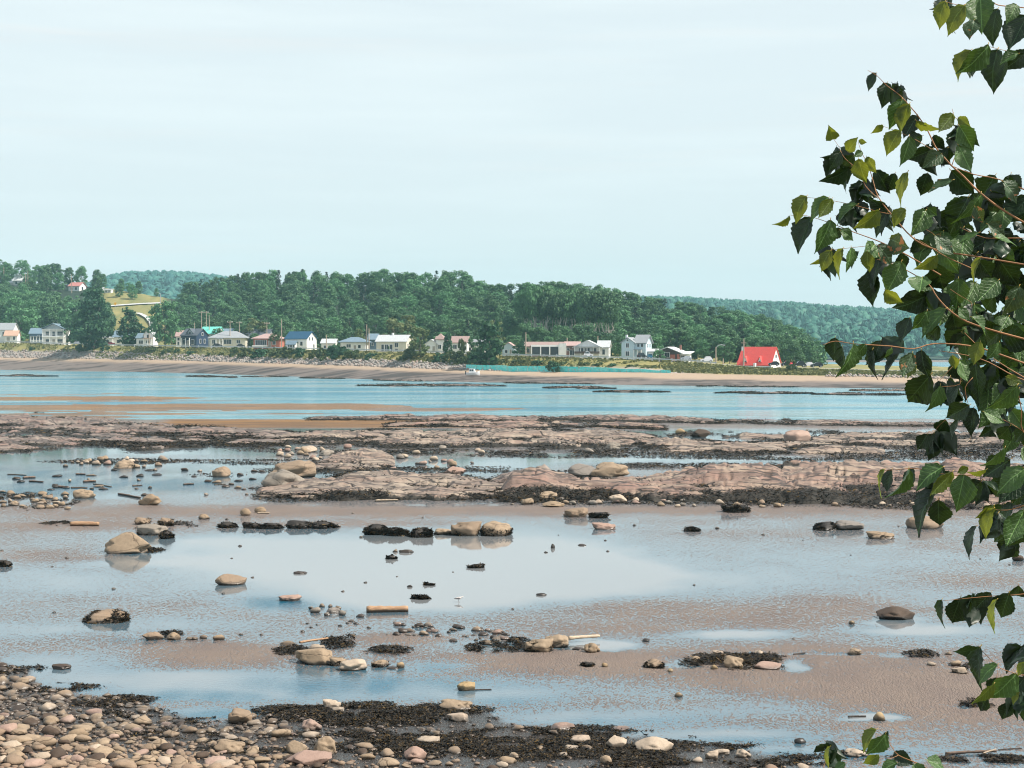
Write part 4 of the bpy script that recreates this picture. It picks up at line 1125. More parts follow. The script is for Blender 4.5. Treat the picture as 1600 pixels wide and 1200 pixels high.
# guard rail along the road
gr = tag(empty('guard_rail', on_shore(280, float(shore_d(280)) + 63)), 'pale guard rail along the shore road in front of the houses', 'guard rail')
M_RAIL = paint('galvanised_rail', (0.62, 0.63, 0.64), 0.5, 0.1)
pts = [on_shore(x, float(shore_d(x)) + 63.6) for x in range(-30, 1130, 10)]
mb = MB()
for p, q in zip(pts[:-1], pts[1:]):
    z = Vector((0, 0, 0.75)) ; z2 = Vector((0, 0, 1.1)); o = Vector((0, 0.12, 0))
    vs = [p + z, q + z, q + z2, p + z2, p + z + o, q + z + o, q + z2 + o, p + z2 + o]
    mb.add([v - gr.location for v in vs], [(0, 1, 2, 3), (5, 4, 7, 6), (3, 2, 6, 7), (0, 4, 5, 1)])
mb.build('rail', M_RAIL, gr)
for p in pts[::2]:
    q = p - gr.location; MB().box(q.x - .12, q.x + .12, q.y + .13, q.y + .3, q.z - .2, q.z + 1.3).build('rail_post', M_RAIL, gr)

# ------------------------------------------------------------------ poles, lamps, signs
M_POLE = paint('pole_wood', (0.40, 0.32, 0.25), 0.85, 0.25, 3)
M_STEEL = paint('lamp_steel', (0.45, 0.46, 0.47), 0.5, 0.1)
POLES = [(315, 543, 486, 118, 1, 'tall utility pole with crossarm, first of three behind the navy house'), (322.5, 543, 486, 116, 1, 'tall utility pole with crossarm, second of three behind the navy house'), (327, 543, 493, 114, 0, 'shorter plain pole, third of three behind the navy house'),
         (304, 543, 504, 112, 0, 'short pole left of the mint green roof'), (359.5, 545, 501, 96, 1, 'utility pole with crossarm above the cream bungalow roof'), (374, 540, 502, 122, 1, 'utility pole with crossarm behind the dark grey roof'), (390, 540, 507, 122, 0, 'thin pole above the dark grey roof'), (417, 540, 503, 122, 1, 'utility pole with crossarm behind the salmon house'),
         (440, 546, 499, 66, 0, 'thick brown pole in front of the salmon house'), (573, 549, 507, 68, 0, 'brown pole, left of the pair by the small white house'), (576.5, 549, 513, 69, 0, 'shorter pale pole, right of the pair by the small white house'), (821.5, 557, 519, 72, 0, 'slim pole left of the sunroom house'), (886, 557, 528, 96, 0, 'short pole above the brown sided house'), (934, 558, 525, 110, 0, 'short pole behind the veranda house'),
         (1162, 575, 529, 70, 2, 'utility pole with transformer in front of the red roof'), (1130, 572, 560, 74, 0, 'short post in the dune grass left of the red roof'), (40, 446, 427, 250, 0, 'pole beside the white hillside house, left one'), (43.5, 446, 423, 252, 0, 'pole beside the white hillside house, right one'), (6, 430, 417, 300, 0, 'pole on the wooded hilltop at far left'), (112, 450, 429, 255, 0, 'pole behind the rusty roofed hillside house'),
         (233, 542, 512, 76, 0, 'thin pale pole beside the white cottage'), (510, 548, 523, 74, 0, 'slim post right of the blue roofed house'), (22, 553, 539, 58, 0, 'short pale post on the bank at far left')]
for x, yb, yt, off, arm, lab in POLES:
    d = float(shore_d(x)) + off
    b, t_ = at(x, yb, d), at(x, yt, d)
    hgt = t_.z - b.z
    r = tag(empty('utility_pole', b - Vector((0, 0, 1))), lab, 'pole')
    MB().tube([(0, 0, -2), (0, 0, 1 + hgt * .5), (0, 0, 1 + hgt)], [0.24, 0.20, 0.15], 8).build('pole', M_POLE, r)
    if arm == 1:
        c = MB().box(-1.3, 1.3, -.12, .12, hgt + .2, hgt + .45).build('crossarm', M_POLE, r)
        for u in (-1.1, 0.5, 1.1): MB().tube([(u, 0, hgt + .45), (u, 0, hgt + .8)], [.08, .05], 6).build('insulator', TRIM, c)
    if arm == 2:
        MB().tube([(-.45, 0, hgt - 2.6), (-.45, 0, hgt - 1.4)], .32, 10).build('transformer', M_STEEL, r)
        MB().box(-.8, .8, -.1, .1, hgt - .4, hgt - .2).build('crossarm', M_POLE, r)
for x, yb, yt, off, sgn, lab in [(1118.5, 571, 538, 70, 1, 'street lamp with curved arm by the dune grass'), (251, 470, 457, 245, -1, 'street lamp with curved arm beside the hillside road')]:
    d = float(shore_d(x)) + off; b, t_ = at(x, yb, d), at(x, yt, d); hgt = t_.z - b.z
    r = tag(empty('street_lamp', b - Vector((0, 0, .8))), lab, 'street lamp')
    MB().tube([(0, 0, -1), (0, 0, hgt)], [.22, .15], 8).build('pole', M_POLE if sgn > 0 else M_STEEL, r)
    MB().tube([(0, 0, hgt - .3), (sgn * .7, 0, hgt + .5), (sgn * 1.6, 0, hgt + .7), (sgn * 2.2, 0, hgt + .6)], .09, 6).build('arm', M_STEEL, r)
    MB().box(min(sgn * 2.0, sgn * 2.8), max(sgn * 2.0, sgn * 2.8), -.2, .2, hgt + .45, hgt + .7).build('lamp_head', M_STEEL, r)
M_YEL = paint('sign_yellow', (0.80, 0.42, 0.02), 0.5, 0.05)
for x, y, lab in [(98.5, 489, 'yellow diamond road sign on the hill road, left one'), (184, 480, 'yellow diamond road sign on the hill road, right one')]:
    p = shore_at_row(x, y + 2); r = tag(empty('road_sign', p + Vector((0, -6, 0))), lab, 'road sign')
    MB().tube([(0, 0, -.5), (0, 0, 3.2)], .07, 6).build('post', M_STEEL, r)
    MB().prism([(0, 1.4), (1.0, 2.4), (0, 3.4), (-1.0, 2.4)], 'y', -.14, -.08).build('sign_plate', M_YEL, r)

# ------------------------------------------------------------------ cars and boat
def car(x, y, off, length, col, colname, rz, label, suv=False):
    d = float(shore_d(x)) + off
    pc = at(x, y, d); pc.z = max(pc.z, on_shore(x, d).z + 0.75)
    r = tag(empty('parked_car', pc, math.radians(rz)), label, 'car')
    L = length * d / F; w = 1.9; hh = 1.75 if suv else 1.45
    m = paint('car_paint_' + colname, col, 0.25, 0.03)
    l = L / 2
    body = [(-l, .32), (l, .32), (l, .62), (l * .93, .85), (l * .45, .98), (-l * .82, 1.0), (-l * .98, .9), (-l, .6)]
    b = MB().prism(body, 'y', -w / 2, w / 2).build('body', m, r)
    cab = [(l * .45, .98), (l * .12, hh - .04), (-l * .55, hh), (-l * (.9 if suv else .8), 1.0)]
    MB().prism([(c[0], c[1]) for c in cab], 'y', -w / 2 + .12, w / 2 - .12).build('cabin', m, r)
    for i, (a0, a1) in enumerate([(-.02, .30), (-.48, -.06), (-.75, -.54)]):
        MB().prism([(l * a0 * 1.0, 1.05), (l * a1, 1.05), (l * (a1 - (.16 if i == 0 else .02)), hh - .14), (l * (a0 + (.08 if i == 2 else .02)), hh - .14)], 'y', -w / 2 + .08, -w / 2 + .119).build('side_window', M_PANE, r)
    mb = MB().prism([(l * .47, 1.02), (l * .17, hh - .1), (l * .14, hh - .1), (l * .43, 1.02)], 'y', -w / 2 + .2, w / 2 - .2).build('windscreen', M_PANE, r)
    for sx in (-.62, .62):
        for sy in (-1, 1):
            wl = MB().tube([(l * sx, sy * (w / 2 - .2), .33), (l * sx, sy * (w / 2 + .02), .33)], .33, 14).build('wheel', paint('tyre_rubber', (.02, .02, .02), .8), r)
            MB().tube([(l * sx, sy * (w / 2 + .021), .33), (l * sx, sy * (w / 2 + .04), .33)], .2, 10).build('rim', M_STEEL, wl)
    for sy in (-.6, .6):
        MB().box(l * .97, l + .02, sy - .18, sy + .18, .62, .78).build('headlight', TRIM, r); MB().box(-l - .02, -l * .97, sy - .15, sy + .15, .66, .84).build('tail_light', paint('lamp_red', (.4, .02, .02), .3), r)
    return r
K, Wt, Rd, Sv, Bl = (.02, .025, .03), (.75, .75, .75), (.55, .03, .05), (.42, .45, .48), (.05, .2, .32)
car(173, 539, 70, 13, Rd, 'red', 10, 'small red car half hidden by the tallest tree')
car(340, 542.5, 70, 15, K, 'black', 0, 'dark car parked left in front of the cream bungalow'); car(376, 542.5, 70, 12, K, 'black', 20, 'dark car parked at the right end of the cream bungalow')
car(1003, 562, 69, 13, K, 'black', 30, 'dark car parked in front of the pale blue house', True); car(1016, 562, 72, 9, Bl, 'blue', 10, 'small blue car between the pale blue house and the red house')
car(919, 559.5, 68, 14, Wt, 'white', 0, 'white car parked under the dark veranda', True)
car(1072, 567, 68, 17, Sv, 'silver', 180, 'silver car in front of the red and dark house'); car(1104, 569.5, 69, 19, Wt, 'white', 180, 'white SUV near the curved street lamp', True)
car(1209, 576, 68, 17, K, 'black', 175, 'dark car parked against the white gable of the red roofed house'); car(1229, 577, 70, 18, K, 'black', 178, 'dark SUV second in the row right of the red roofed house', True)
car(1236.5, 577.5, 66, 9, Rd, 'red', 120, 'red car squeezed between the dark cars'); car(1249, 578, 66, 19, K, 'black', 180, 'large dark car in the middle of the row', True)
car(1263, 577.5, 71, 16, Wt, 'white', 180, 'white car partly behind the dark cars'); car(1276, 578.5, 66, 19, K, 'black', 178, 'dark car at the right end of the row')
car(122, 540, 72, 12, Sv, 'silver', 0, 'silver car half hidden left of the tallest tree trunk')

bd = 505.0
bl = shore_at_row(738, 587, 1, 44); bl.z += 0.05
boat = tag(empty('small_boat', bl, math.radians(-8)), 'small white cabin boat grounded on the wet sand below the turquoise wall', 'boat')
hull = MB()
secs = [(-1.9, .55, .95), (-.8, .75, .9), (.6, .78, 1.0), (1.6, .5, 1.2), (2.3, .05, 1.45)]
vs = []
for x, hw, top in secs: vs += [(x, -hw, top), (x, -hw * .7, .25), (x, 0, .05), (x, hw * .7, .25), (x, hw, top)]
fs = [(5 * i + j, 5 * i + j + 1, 5 * i + j + 6, 5 * i + j + 5) for i in range(4) for j in range(4)] + [(0, 1, 2, 3, 4)] + [(5 * i, 5 * i + 5, 5 * i + 9, 5 * i + 4) for i in range(4)]
hull.add(vs, fs).build('hull', TRIM, boat)
cb = MB().prism([(-1.0, .9), (1.0, .9), (.6, 2.0), (-.9, 2.1)], 'y', -.55, .55).build('cabin', TRIM, boat)
for a in (-.75, -.1): MB().box(a, a + .5, -.58, -.551, 1.35, 1.85).build('cabin_window', M_PANE, cb)
MB().box(-2.2, -1.9, -.2, .2, .3, 1.3).build('outboard_motor', paint('motor_black', (.03, .03, .03)), boat)
MB().tube([(.9, 0, 1.2), (.9, 0, 2.6)], .04, 5).build('mast', M_STEEL, boat)
# ================================================================== SEAWEED
def mat_weed():
    t = NT('bladder_wrack')
    r = t.n('NewGeometry').outputs['Random Per Island']
    c = t.mix(t.ramp(r, 0.3, 0.95), (0.008, 0.007, 0.006), (0.040, 0.026, 0.010)); c = t.mix(t.ramp(r, 0.9, 0.98), c, (0.11, 0.065, 0.018))
    return t.end(t.bsdf(c, 0.6, spec=0.25))
M_WEED = mat_weed()
wrg = np.random.default_rng(77)
def weed_cloud(P, D, lo=0.9, hi=1.9):
    """fronds: one flat blade at each point, longer with distance so that clumps stay readable"""
    n = len(P); s = (0.00062 * np.minimum(D, 70 * np.sqrt(np.maximum(D, 1) / 70)))[:, None]
    a = wrg.uniform(0, 6.28, n)
    U = np.stack([np.cos(a), np.sin(a), wrg.normal(size=n) * .3], -1) * s * wrg.uniform(lo, hi * 1.5, (n, 1))
    b = a + 1.57
    W = np.stack([np.cos(b), np.sin(b), wrg.normal(size=n) * .6], -1) * s * wrg.uniform(.25, .5, (n, 1))
    return quads(P, U, W)

# ================================================================== ROCK LEDGES
def gz(X, Y):
    return float(ground_height(np.array([X]), np.array([Y]))[0][0])
def mat_ledge(name, base, alt, pink, cs=0.22):
    t = NT(name)
    v = t.vec('Position')
    vs = t.vec('Position', (0.35, 0.8, 2.2), (0.0, 0.12, 0.35))
    n1 = t.noise(vs, 0.9, 6, 0.65); n2 = t.noise(v, 4.5, 5, 0.7); n0 = t.noise(v, 0.3, 4, 0.6)
    c = t.mix(t.ramp(n0, 0.38, 0.62), base, pink); c = t.mix(t.ramp(n1, 0.4, 0.62), c, alt)
    wa = t.n('TexWave', wave_type='BANDS', bands_direction='DIAGONAL'); t.l(t.vec('Position', (0.28, 0.8, 2.4), (0.25, 0.0, 0.5)), wa.inputs['Vector'])
    wa.inputs['Scale'].default_value = 0.35; wa.inputs['Distortion'].default_value = 14; wa.inputs['Detail'].default_value = 4; wa.inputs['Detail Scale'].default_value = 1.3
    groove = t.ramp(wa.outputs['Fac'], 0.0, 0.16)
    vo = t.n('TexVoronoi', feature='DISTANCE_TO_EDGE'); t.l(t.vec('Position', (0.5, 0.8, 1.5), (0, 0, 0.7)), vo.inputs['Vector']); vo.inputs['Scale'].default_value = cs * 2
    cr = t.math('MULTIPLY', t.ramp(vo.outputs['Distance'], 0.0, 0.035), t.math('ADD', 0.15, t.math('MULTIPLY', groove, 0.85)))
    c = t.mix(t.math('ADD', 0.08, t.math('MULTIPLY', cr, 0.92)), (0.035, 0.028, 0.026), c)
    c = t.mix(t.ramp(n2, 0.5, 0.72, 0, 0.5), c, (0.16, 0.12, 0.11))
    wd = t.n('Attribute', attribute_name='weed').outputs['Fac']
    wf = t.ramp(t.math('ADD', wd, t.math('MULTIPLY', t.math('SUBTRACT', n2, 0.5), 0.8)), 0.45, 0.6)
    c = t.mix(wf, c, (0.022, 0.018, 0.012))
    h = t.math('ADD', t.math('ADD', n1, t.math('MULTIPLY', n2, 0.3)), t.math('MULTIPLY', cr, 0.6))
    return t.end(t.bsdf(c, 0.78, t.bump(h, 0.9, 0.16)))
def blocks(x, y, s):
    """uneven block tops: height of the nearest jittered cell, and nearness to its edge"""
    ix, iy = np.floor(x), np.floor(y); b1 = np.full(x.shape, 9.); b2 = np.full(x.shape, 9.); hv = np.zeros(x.shape)
    for a in (-1, 0, 1):
        for b in (-1, 0, 1):
            cx, cy = ix + a, iy + b
            d = np.hypot(cx + _hash(cx, cy, s) - x, cy + _hash(cx, cy, s + 1) - y)
            nw = d < b1; b2 = np.where(nw, b1, np.minimum(b2, d)); hv = np.where(nw, _hash(cx, cy, s + 2), hv); b1 = np.where(nw, d, b1)
    return hv, b2 - b1
M_BEIGE = mat_ledge('beige_bedrock', (0.34, 0.275, 0.21), (0.165, 0.13, 0.105), (0.27, 0.19, 0.145))
M_PINK = mat_ledge('pink_bedrock', (0.27, 0.165, 0.125), (0.165, 0.11, 0.085), (0.32, 0.245, 0.18), 0.12)
M_GREYR = mat_ledge('grey_bedrock', (0.27, 0.22, 0.18), (0.12, 0.098, 0.085), (0.24, 0.155, 0.125))
LEDGE_TOP = []
def ledge(keys, hz, mat, label, seed, rough=0.35, weed=0.55, crest=0.42, terr=0.3, blk=0.5, hole=.9):
    """keys: (x, crest row, front foot row); hz crest height in metres (scaled along keys by the shape)"""
    kx_, kt, kb = zip(*keys)
    x = np.arange(kx_[0], kx_[-1] + 0.1, 2.2)
    rowsn = 30
    yt, yb = np.interp(x, kx_, kt), np.interp(x, kx_, kb)
    jag = fbm(x / 34.0, x * 0 + seed, seed, 4)
    yb = yb + 2.5 * jag * np.clip((yb - yt) / 20, .2, 1)
    df = H * F / (yb - Y0)
    ends = np.clip(np.minimum(x - kx_[0], kx_[-1] - x) / 30.0, 0, 1) ** 0.6
    hh = hz * (0.55 + 0.45 * np.clip((yb - yt) / np.max(yb - yt), 0.2, 1)) * ends * (1 + 0.35 * fbm(x / 50.0, x * 0 + 3, seed + 5, 3))
    hh = np.maximum(hh, 0.06)
    db = np.maximum(H * F / np.maximum(yt - Y0, 5), df + 1.0)
    dc = df + (db - df) * crest
    hh = np.maximum(np.minimum(hh, (H - (yt - Y0) * dc / F) * 0.95), 0.05)
    t = np.linspace(0, 1, rowsn)
    split = 0.62
    V = []; Wd = []
    for tt in t:
        if tt < split:
            q = tt / split; D = df + (dc - df) * q; z = hh * (0.10 + 0.90 * np.power(q, 0.5)) if tt > 0 else hh * 0 - 0.15
        else:
            q = (tt - split) / (1 - split); D = dc + (db - dc) * q; z = hh * (1 - q ** 1.5) - 0.12 * q
        X = (x - 800) / F * (D * CP + H * SP)
        n = fbm(X / 5.0, D / 3.2, seed + 1, 5); n2 = 1 - np.abs(fbm(X / 2.2 + D / 4, D / 1.6, seed + 2, 4)); n3 = fbm(X / 0.8, D / 0.8, seed + 8, 3); n4 = 1 - np.abs(fbm((X - D * .7) / 7.0, (X * .5 + D) / 1.5, seed + 21, 4)) * 2
        amp = hh * rough * (0.15 if tt == 0 else 1)
        z = z + amp * (1.1 * n + 0.7 * (n2 - 0.75) + 0.3 * n3 + 0.75 * (n4 - .4))
        z = z - hh * hole * sstep(-.12, .25, fbm(X / 8 + 3, D / 4.5, seed + 60, 4)) * (0 if tt == 0 else 1)
        bh, be_ = blocks(X / 4.5 + .25 * n, (D + .35 * X) / 2.6 + .25 * n2, seed + 40)
        z = z + hh * blk * ((bh - .5) * 1.1 - .5 * sstep(.12, 0, be_)) * (0 if tt == 0 else 1)
        st = np.maximum(hh * 0.22, .05); zq = np.floor(z / st) * st + st * sstep(.55, 1., z / st - np.floor(z / st))
        z = z * (1 - terr) + zq * terr
        if tt == 0: z = np.minimum(z, -0.08)
        V.append(np.stack([X, D, z], -1))
        Wd.append(np.clip(weed * (1.75 - 2.1 * z / (hh + .01)) * (1 if tt < split else .7) + 0.75 * fbm(X / 5, D / 2.5, seed + 12, 4) + .25 * sstep(.1, 0, be_), 0, 1))
    V = np.array(V); r, c = V.shape[:2]
    ii = np.arange(r * c).reshape(r, c)
    fa = np.stack([ii[:-1, :-1], ii[:-1, 1:], ii[1:, 1:], ii[1:, :-1]], -1).reshape(-1, 4)
    me = np_mesh('rock_ledge', V.reshape(-1, 3), fa, mat, True)
    set_attr(me, 'weed', np.array(Wd))
    o = tag(link('rock_ledge', me), label, 'rock ledge')
    # wrack growing on the low, wet part of the rock
    wf = np.array(Wd).ravel(); vv = V.reshape(-1, 3)
    cand = np.where((wf > 0.5) & (vv[:, 2] > -.05))[0]
    if len(cand) > 20:
        k = wrg.choice(cand, min(14000, len(cand) * 6))
        P = vv[k] + wrg.normal(size=(len(k), 3)) * np.array([.25, .3, .05]) + np.array([0, 0, .05])
        Vw, Fw = weed_cloud(P, P[:, 1]); link('seaweed_cover', np_mesh('seaweed_cover', Vw, Fw, M_WEED), o)['kind'] = 'stuff'
    return o

ledge([(-60, 648, 672), (40, 645, 676), (110, 648, 676), (200, 655, 680), (300, 666, 684), (400, 671, 688), (470, 674, 690)], .6, M_GREYR, 'pinkish grey bedrock ledge at the far left below the ochre bars', 1, rough=.5, weed=0.5)
ledge([(-60, 676, 712), (40, 672, 708), (120, 675, 702), (230, 680, 704), (330, 680, 699), (400, 684, 700), (450, 686, 698)], .45, M_GREYR, 'cracked grey ledge with black weed along the left edge', 2, rough=.5, weed=0.6)
ledge([(420, 676, 692), (520, 673, 698), (640, 671, 702), (720, 671, 700), (860, 670, 704), (960, 672, 700), (1030, 678, 696)], .6, M_BEIGE, 'long beige ledge in the middle of the flats near the river', 3, rough=.45, weed=0.7)
ledge([(600, 661, 668), (760, 658, 669), (900, 659, 671), (1040, 664, 672)], 0.5, M_PINK, 'low flat rock shelf along the river edge', 4, weed=0.5)
ledge([(480, 652, 658), (620, 650, 657), (800, 652, 660), (1000, 652, 661), (1190, 656, 664), (1420, 660, 668), (1640, 658, 668)], 0.5, M_GREYR, 'thin dark strip of weedy stones at the river edge', 14, rough=1.1, weed=1.25)
ledge([(1000, 684, 702), (1080, 674, 704), (1180, 676, 704), (1300, 674, 706), (1420, 676, 700), (1520, 672, 704), (1640, 670, 706)], .55, M_BEIGE, 'long beige ledge on the right below the river', 5, rough=.45, weed=0.65)
ledge([(1240, 704, 712), (1290, 697, 714), (1340, 697, 712), (1385, 700, 711)], 0.6, M_BEIGE, 'small flat beige slab set in the weed right of centre', 6, weed=0.1)
ledge([(490, 726, 735), (530, 708, 736), (570, 703, 735), (600, 708, 732), (618, 716, 729)], 1.4, M_BEIGE, 'beige sloping rock slab with reddish cracks, behind the paired boulders', 7, weed=0.35, crest=.6, hole=.1)
ledge([(400, 764, 778), (480, 752, 782), (540, 744, 783), (620, 741, 782), (700, 741, 782), (740, 746, 781), (790, 756, 782), (815, 764, 780)], 1.3, M_BEIGE, 'smooth beige ledge with black weed at its foot, centre of the flats', 8, rough=0.3, weed=0.75, crest=.5, blk=.25, hole=.2)
ledge([(780, 746, 784), (840, 742, 786), (900, 746, 784), (980, 744, 784), (1060, 737, 785), (1150, 732, 786), (1230, 727, 788), (1330, 724, 790), (1420, 724, 793), (1520, 726, 796), (1650, 728, 798)], 1.5, M_PINK, 'large pink bedrock outcrop stretching to the right edge', 9, rough=0.28, weed=0.55, crest=.36, blk=.3, hole=.25)
ledge([(1040, 692, 706), (1130, 696, 708), (1230, 698, 709)], 0.5, M_BEIGE, 'low pale slab left of the weed strip on the right', 12, weed=0.3)
ledge([(760, 752, 764), (800, 742, 766), (850, 738, 766), (880, 744, 764)], 0.9, M_GREYR, 'jumbled dark grey rocks between the beige and pink ledges', 13, rough=0.8, weed=0.8)
# weedy reefs showing along the far side of the river
for i, (x0, x1, y, th, lab) in enumerate([(20, 52, 586, 2, 'tiny dark reef in the shallow water at far left'), (-10, 90, 587.5, 1.6, 'thin sandy reef line at far left'), (292, 345, 588, 2.2, 'dark reef below the navy house'), (348, 372, 589, 2, 'small dark reef below the cream bungalow'), (380, 450, 588.5, 1.5, 'thin dark reef below the salmon house'),
                                        (470, 540, 590.5, 2.4, 'dark reef below the blue roofed house'), (585, 735, 594, 2.8, 'long dark weedy reef below the bungalow and the boat'), (560, 790, 602, 3.4, 'longest dark weedy reef out in the river'), (790, 1100, 598, 4.0, 'broad weedy reef below the sunroom house'), (850, 960, 606, 3.2, 'dark reef tip in the river below the veranda house'), (930, 1045, 612, 2.2, 'narrow dark reef below the pale blue house'),
                                        (1090, 1300, 603, 3.2, 'weedy reef below the red roofed house'), (1120, 1270, 614, 2.6, 'black reef line in the river below the red roofed house'), (1270, 1440, 616, 3, 'dark reef line continuing behind the leaves'), (1330, 1640, 610, 4, 'broad weedy reef behind the leaves on the right')]):
    ledge([(x0, y - th * .5, y + th * .3), ((x0 * 2 + x1) / 3, y - th * 0.8, y + th * .6), ((x0 + 2 * x1) / 3, y - th * .7, y + th * .7), (x1, y - th * .2, y + th * .5)], 0.2, M_GREYR, lab, 30 + i, rough=0.9, weed=1.2, hole=1.3)

# mats: x, y, rx, ry (photo), heap height m, density, label
MATS = [
    (600, 1118, 175, 19, .12, 1.2, 'thick mat of brown black seaweed across the cobble shore'), (450, 1110, 70, 9, .08, .8, 'seaweed strip between pale cobbles left of the thick mat'),
    (880, 1163, 200, 28, .14, 1.2, 'seaweed mat with many pale stones at the bottom centre'), (1060, 1186, 200, 24, .12, 1.2, 'seaweed edge running down to the bottom right of the cobbles'),
    (670, 1166, 160, 20, .08, 1.0, 'seaweed among stones below the thick mat'), (560, 1152, 120, 13, .06, .9, 'loose seaweed around small pools on the cobbles'),
    (170, 1096, 80, 11, .08, .9, 'dark seaweed patch at the water edge of the left cobbles'), (90, 1075, 60, 8, .06, .8, 'small seaweed patch at far left of the cobbles'), (270, 1150, 90, 10, .06, .8, 'seaweed patch in the middle of the left cobbles'),
    (330, 1127, 60, 6, .04, .6, 'wet seaweed beside the dark pool on the cobbles'), (400, 1168, 110, 14, .06, .9, 'seaweed between cobbles at the bottom left centre'), (30, 1050, 50, 8, .06, .7, 'seaweed fringe at the left edge of the cobbles'), (210, 1115, 60, 8, .05, .8, 'seaweed in front of the left cobble point'),
    (760, 1012, 32, 9, .25, 1.2, 'dark seaweed mound left of the paired tan boulders'), (808, 1008, 20, 12, .25, 1.2, 'seaweed heap touching the tan boulders'), (527, 1006, 33, 10, .3, 1.2, 'seaweed mound behind the large tan boulder'), (604, 1018, 34, 8, .2, 1.1, 'seaweed clump with a pale stone near the stream'), (455, 1018, 30, 8, .15, 1.0, 'seaweed around driftwood by the large tan boulder'),
    (1152, 1036, 78, 14, .3, 1.2, 'round seaweed covered stone heap on the dry sand'), (1437, 1024, 28, 6, .2, 1.2, 'lone flat seaweed mound on the right sand'), (1350, 1182, 70, 8, .08, .8, 'seaweed behind the pale driftwood at bottom right'), (1240, 1196, 60, 10, .1, 1.0, 'seaweed at the bottom edge right of the cobbles'), (1540, 1190, 80, 10, .1, 1.0, 'seaweed at the bottom right corner'), (1510, 1045, 24, 8, .12, .9, 'seaweed with white stones behind the right leaves'), (1525, 1105, 26, 8, .12, .9, 'seaweed below the right leaf cluster'),
    (265, 992, 22, 6, .2, 1.1, 'seaweed between the two stones on the left flat'), (238, 860, 20, 4, .15, 1.0, 'seaweed at the foot of the cracked tan boulder'), (92, 819, 28, 4, .12, 1.0, 'seaweed at the end of the orange log'), (262, 822, 46, 8, .15, .8, 'seaweed among the stones behind the cracked boulder'),
    (60, 788, 70, 9, .12, .9, 'seaweed and stones at the left edge of the blue shallows'), (20, 776, 50, 7, .1, .8, 'upper seaweed patch at the left edge of the blue shallows'), (190, 721, 130, 5, .15, 1.0, 'long black seaweed line on the left flats'), (400, 722, 160, 4.5, .15, 1.0, 'black seaweed line left of the paired boulders'), (340, 742, 40, 3.5, .1, .9, 'seaweed behind a tan boulder on the left'),
    (480, 700, 110, 7, .25, 1.1, 'black seaweed in front of the long beige ledge'), (640, 707, 140, 6, .2, 1.0, 'seaweed strip below the long beige ledge'), (860, 709, 150, 7, .2, 1.1, 'broad seaweed strip with grey stones in the centre'), (1060, 705, 150, 6, .2, 1.1, 'seaweed strip below the right ledge'), (1300, 713, 330, 7.5, .25, 1.1, 'long brown seaweed bank on the right'), (1500, 704, 140, 9, .2, 1.1, 'brown seaweed bank behind the leaves'),
    (560, 735, 150, 5.5, .25, 1.1, 'seaweed at the foot of the sloping beige slab'), (720, 733, 110, 4.5, .2, 1.0, 'seaweed around the small pink rock'), (1060, 729, 140, 5.5, .3, 1.1, 'golden brown seaweed hump behind the pink outcrop'), (850, 740, 90, 5, .15, .9, 'seaweed left of the ochre mound rock'), (1480, 728, 130, 3, .1, .9, 'thin seaweed line behind the pink outcrop on the right'),
    (480, 776, 90, 8, .3, 1.2, 'black seaweed skirt at the left foot of the smooth beige ledge'), (640, 777, 140, 6, .3, 1.2, 'black seaweed skirt at the right foot of the smooth beige ledge'), (850, 781, 120, 9, .2, 1.0, 'seaweed and stones left of the pink outcrop foot'), (1040, 783, 140, 6, .25, 1.0, 'seaweed at the left foot of the pink outcrop'), (1250, 786, 150, 5.5, .25, 1.0, 'seaweed at the foot of the pink outcrop in the middle'), (1450, 792, 140, 6, .25, 1.0, 'seaweed at the right foot of the pink outcrop'),
]
for x, y, rx, ry, hp, dn, lab in MATS:
    c = on(x, y); D0 = c.y
    wx_ = rx * D0 / F; wy_ = ry * D0 * D0 / (H * F)
    n = int(min(24000, max(500, dn * 4.0 * rx * ry)))
    a = wrg.uniform(0, 6.28, n); q = np.sqrt(wrg.uniform(0, 1, n)) * 1.08
    wob = 1 + 0.35 * fbm(np.cos(a) * 2 + x, np.sin(a) * 2 + y, 3, 3)
    X = c.x + wx_ * q * wob * np.cos(a); Y = c.y + wy_ * q * wob * np.sin(a)
    k = fbm(X / (wx_ * .45 + .1), Y / (wy_ * .5 + .1), 55, 4) > (-0.15 if dn > 0.95 else 0.0)
    k &= wrg.uniform(0, 1, n) > np.clip((q - .55) / .55, 0, 1) ** 1.5 * .95
    X, Y, q = X[k], Y[k], q[k]
    Z = ground_height(X, Y)[0]
    Z = np.maximum(Z, 0) + hp * np.clip(1 - q, 0, 1) ** 0.5 * wrg.uniform(0.15, 1, len(X)) * (0.7 + 0.6 * fbm(X / .5, Y / .5, 6, 2)) + 0.01
    Vw, Fw = weed_cloud(np.stack([X, Y, Z], -1), Y)
    tag(link('seaweed', np_mesh('seaweed', Vw, Fw, M_WEED)), lab, 'seaweed', kind='stuff')

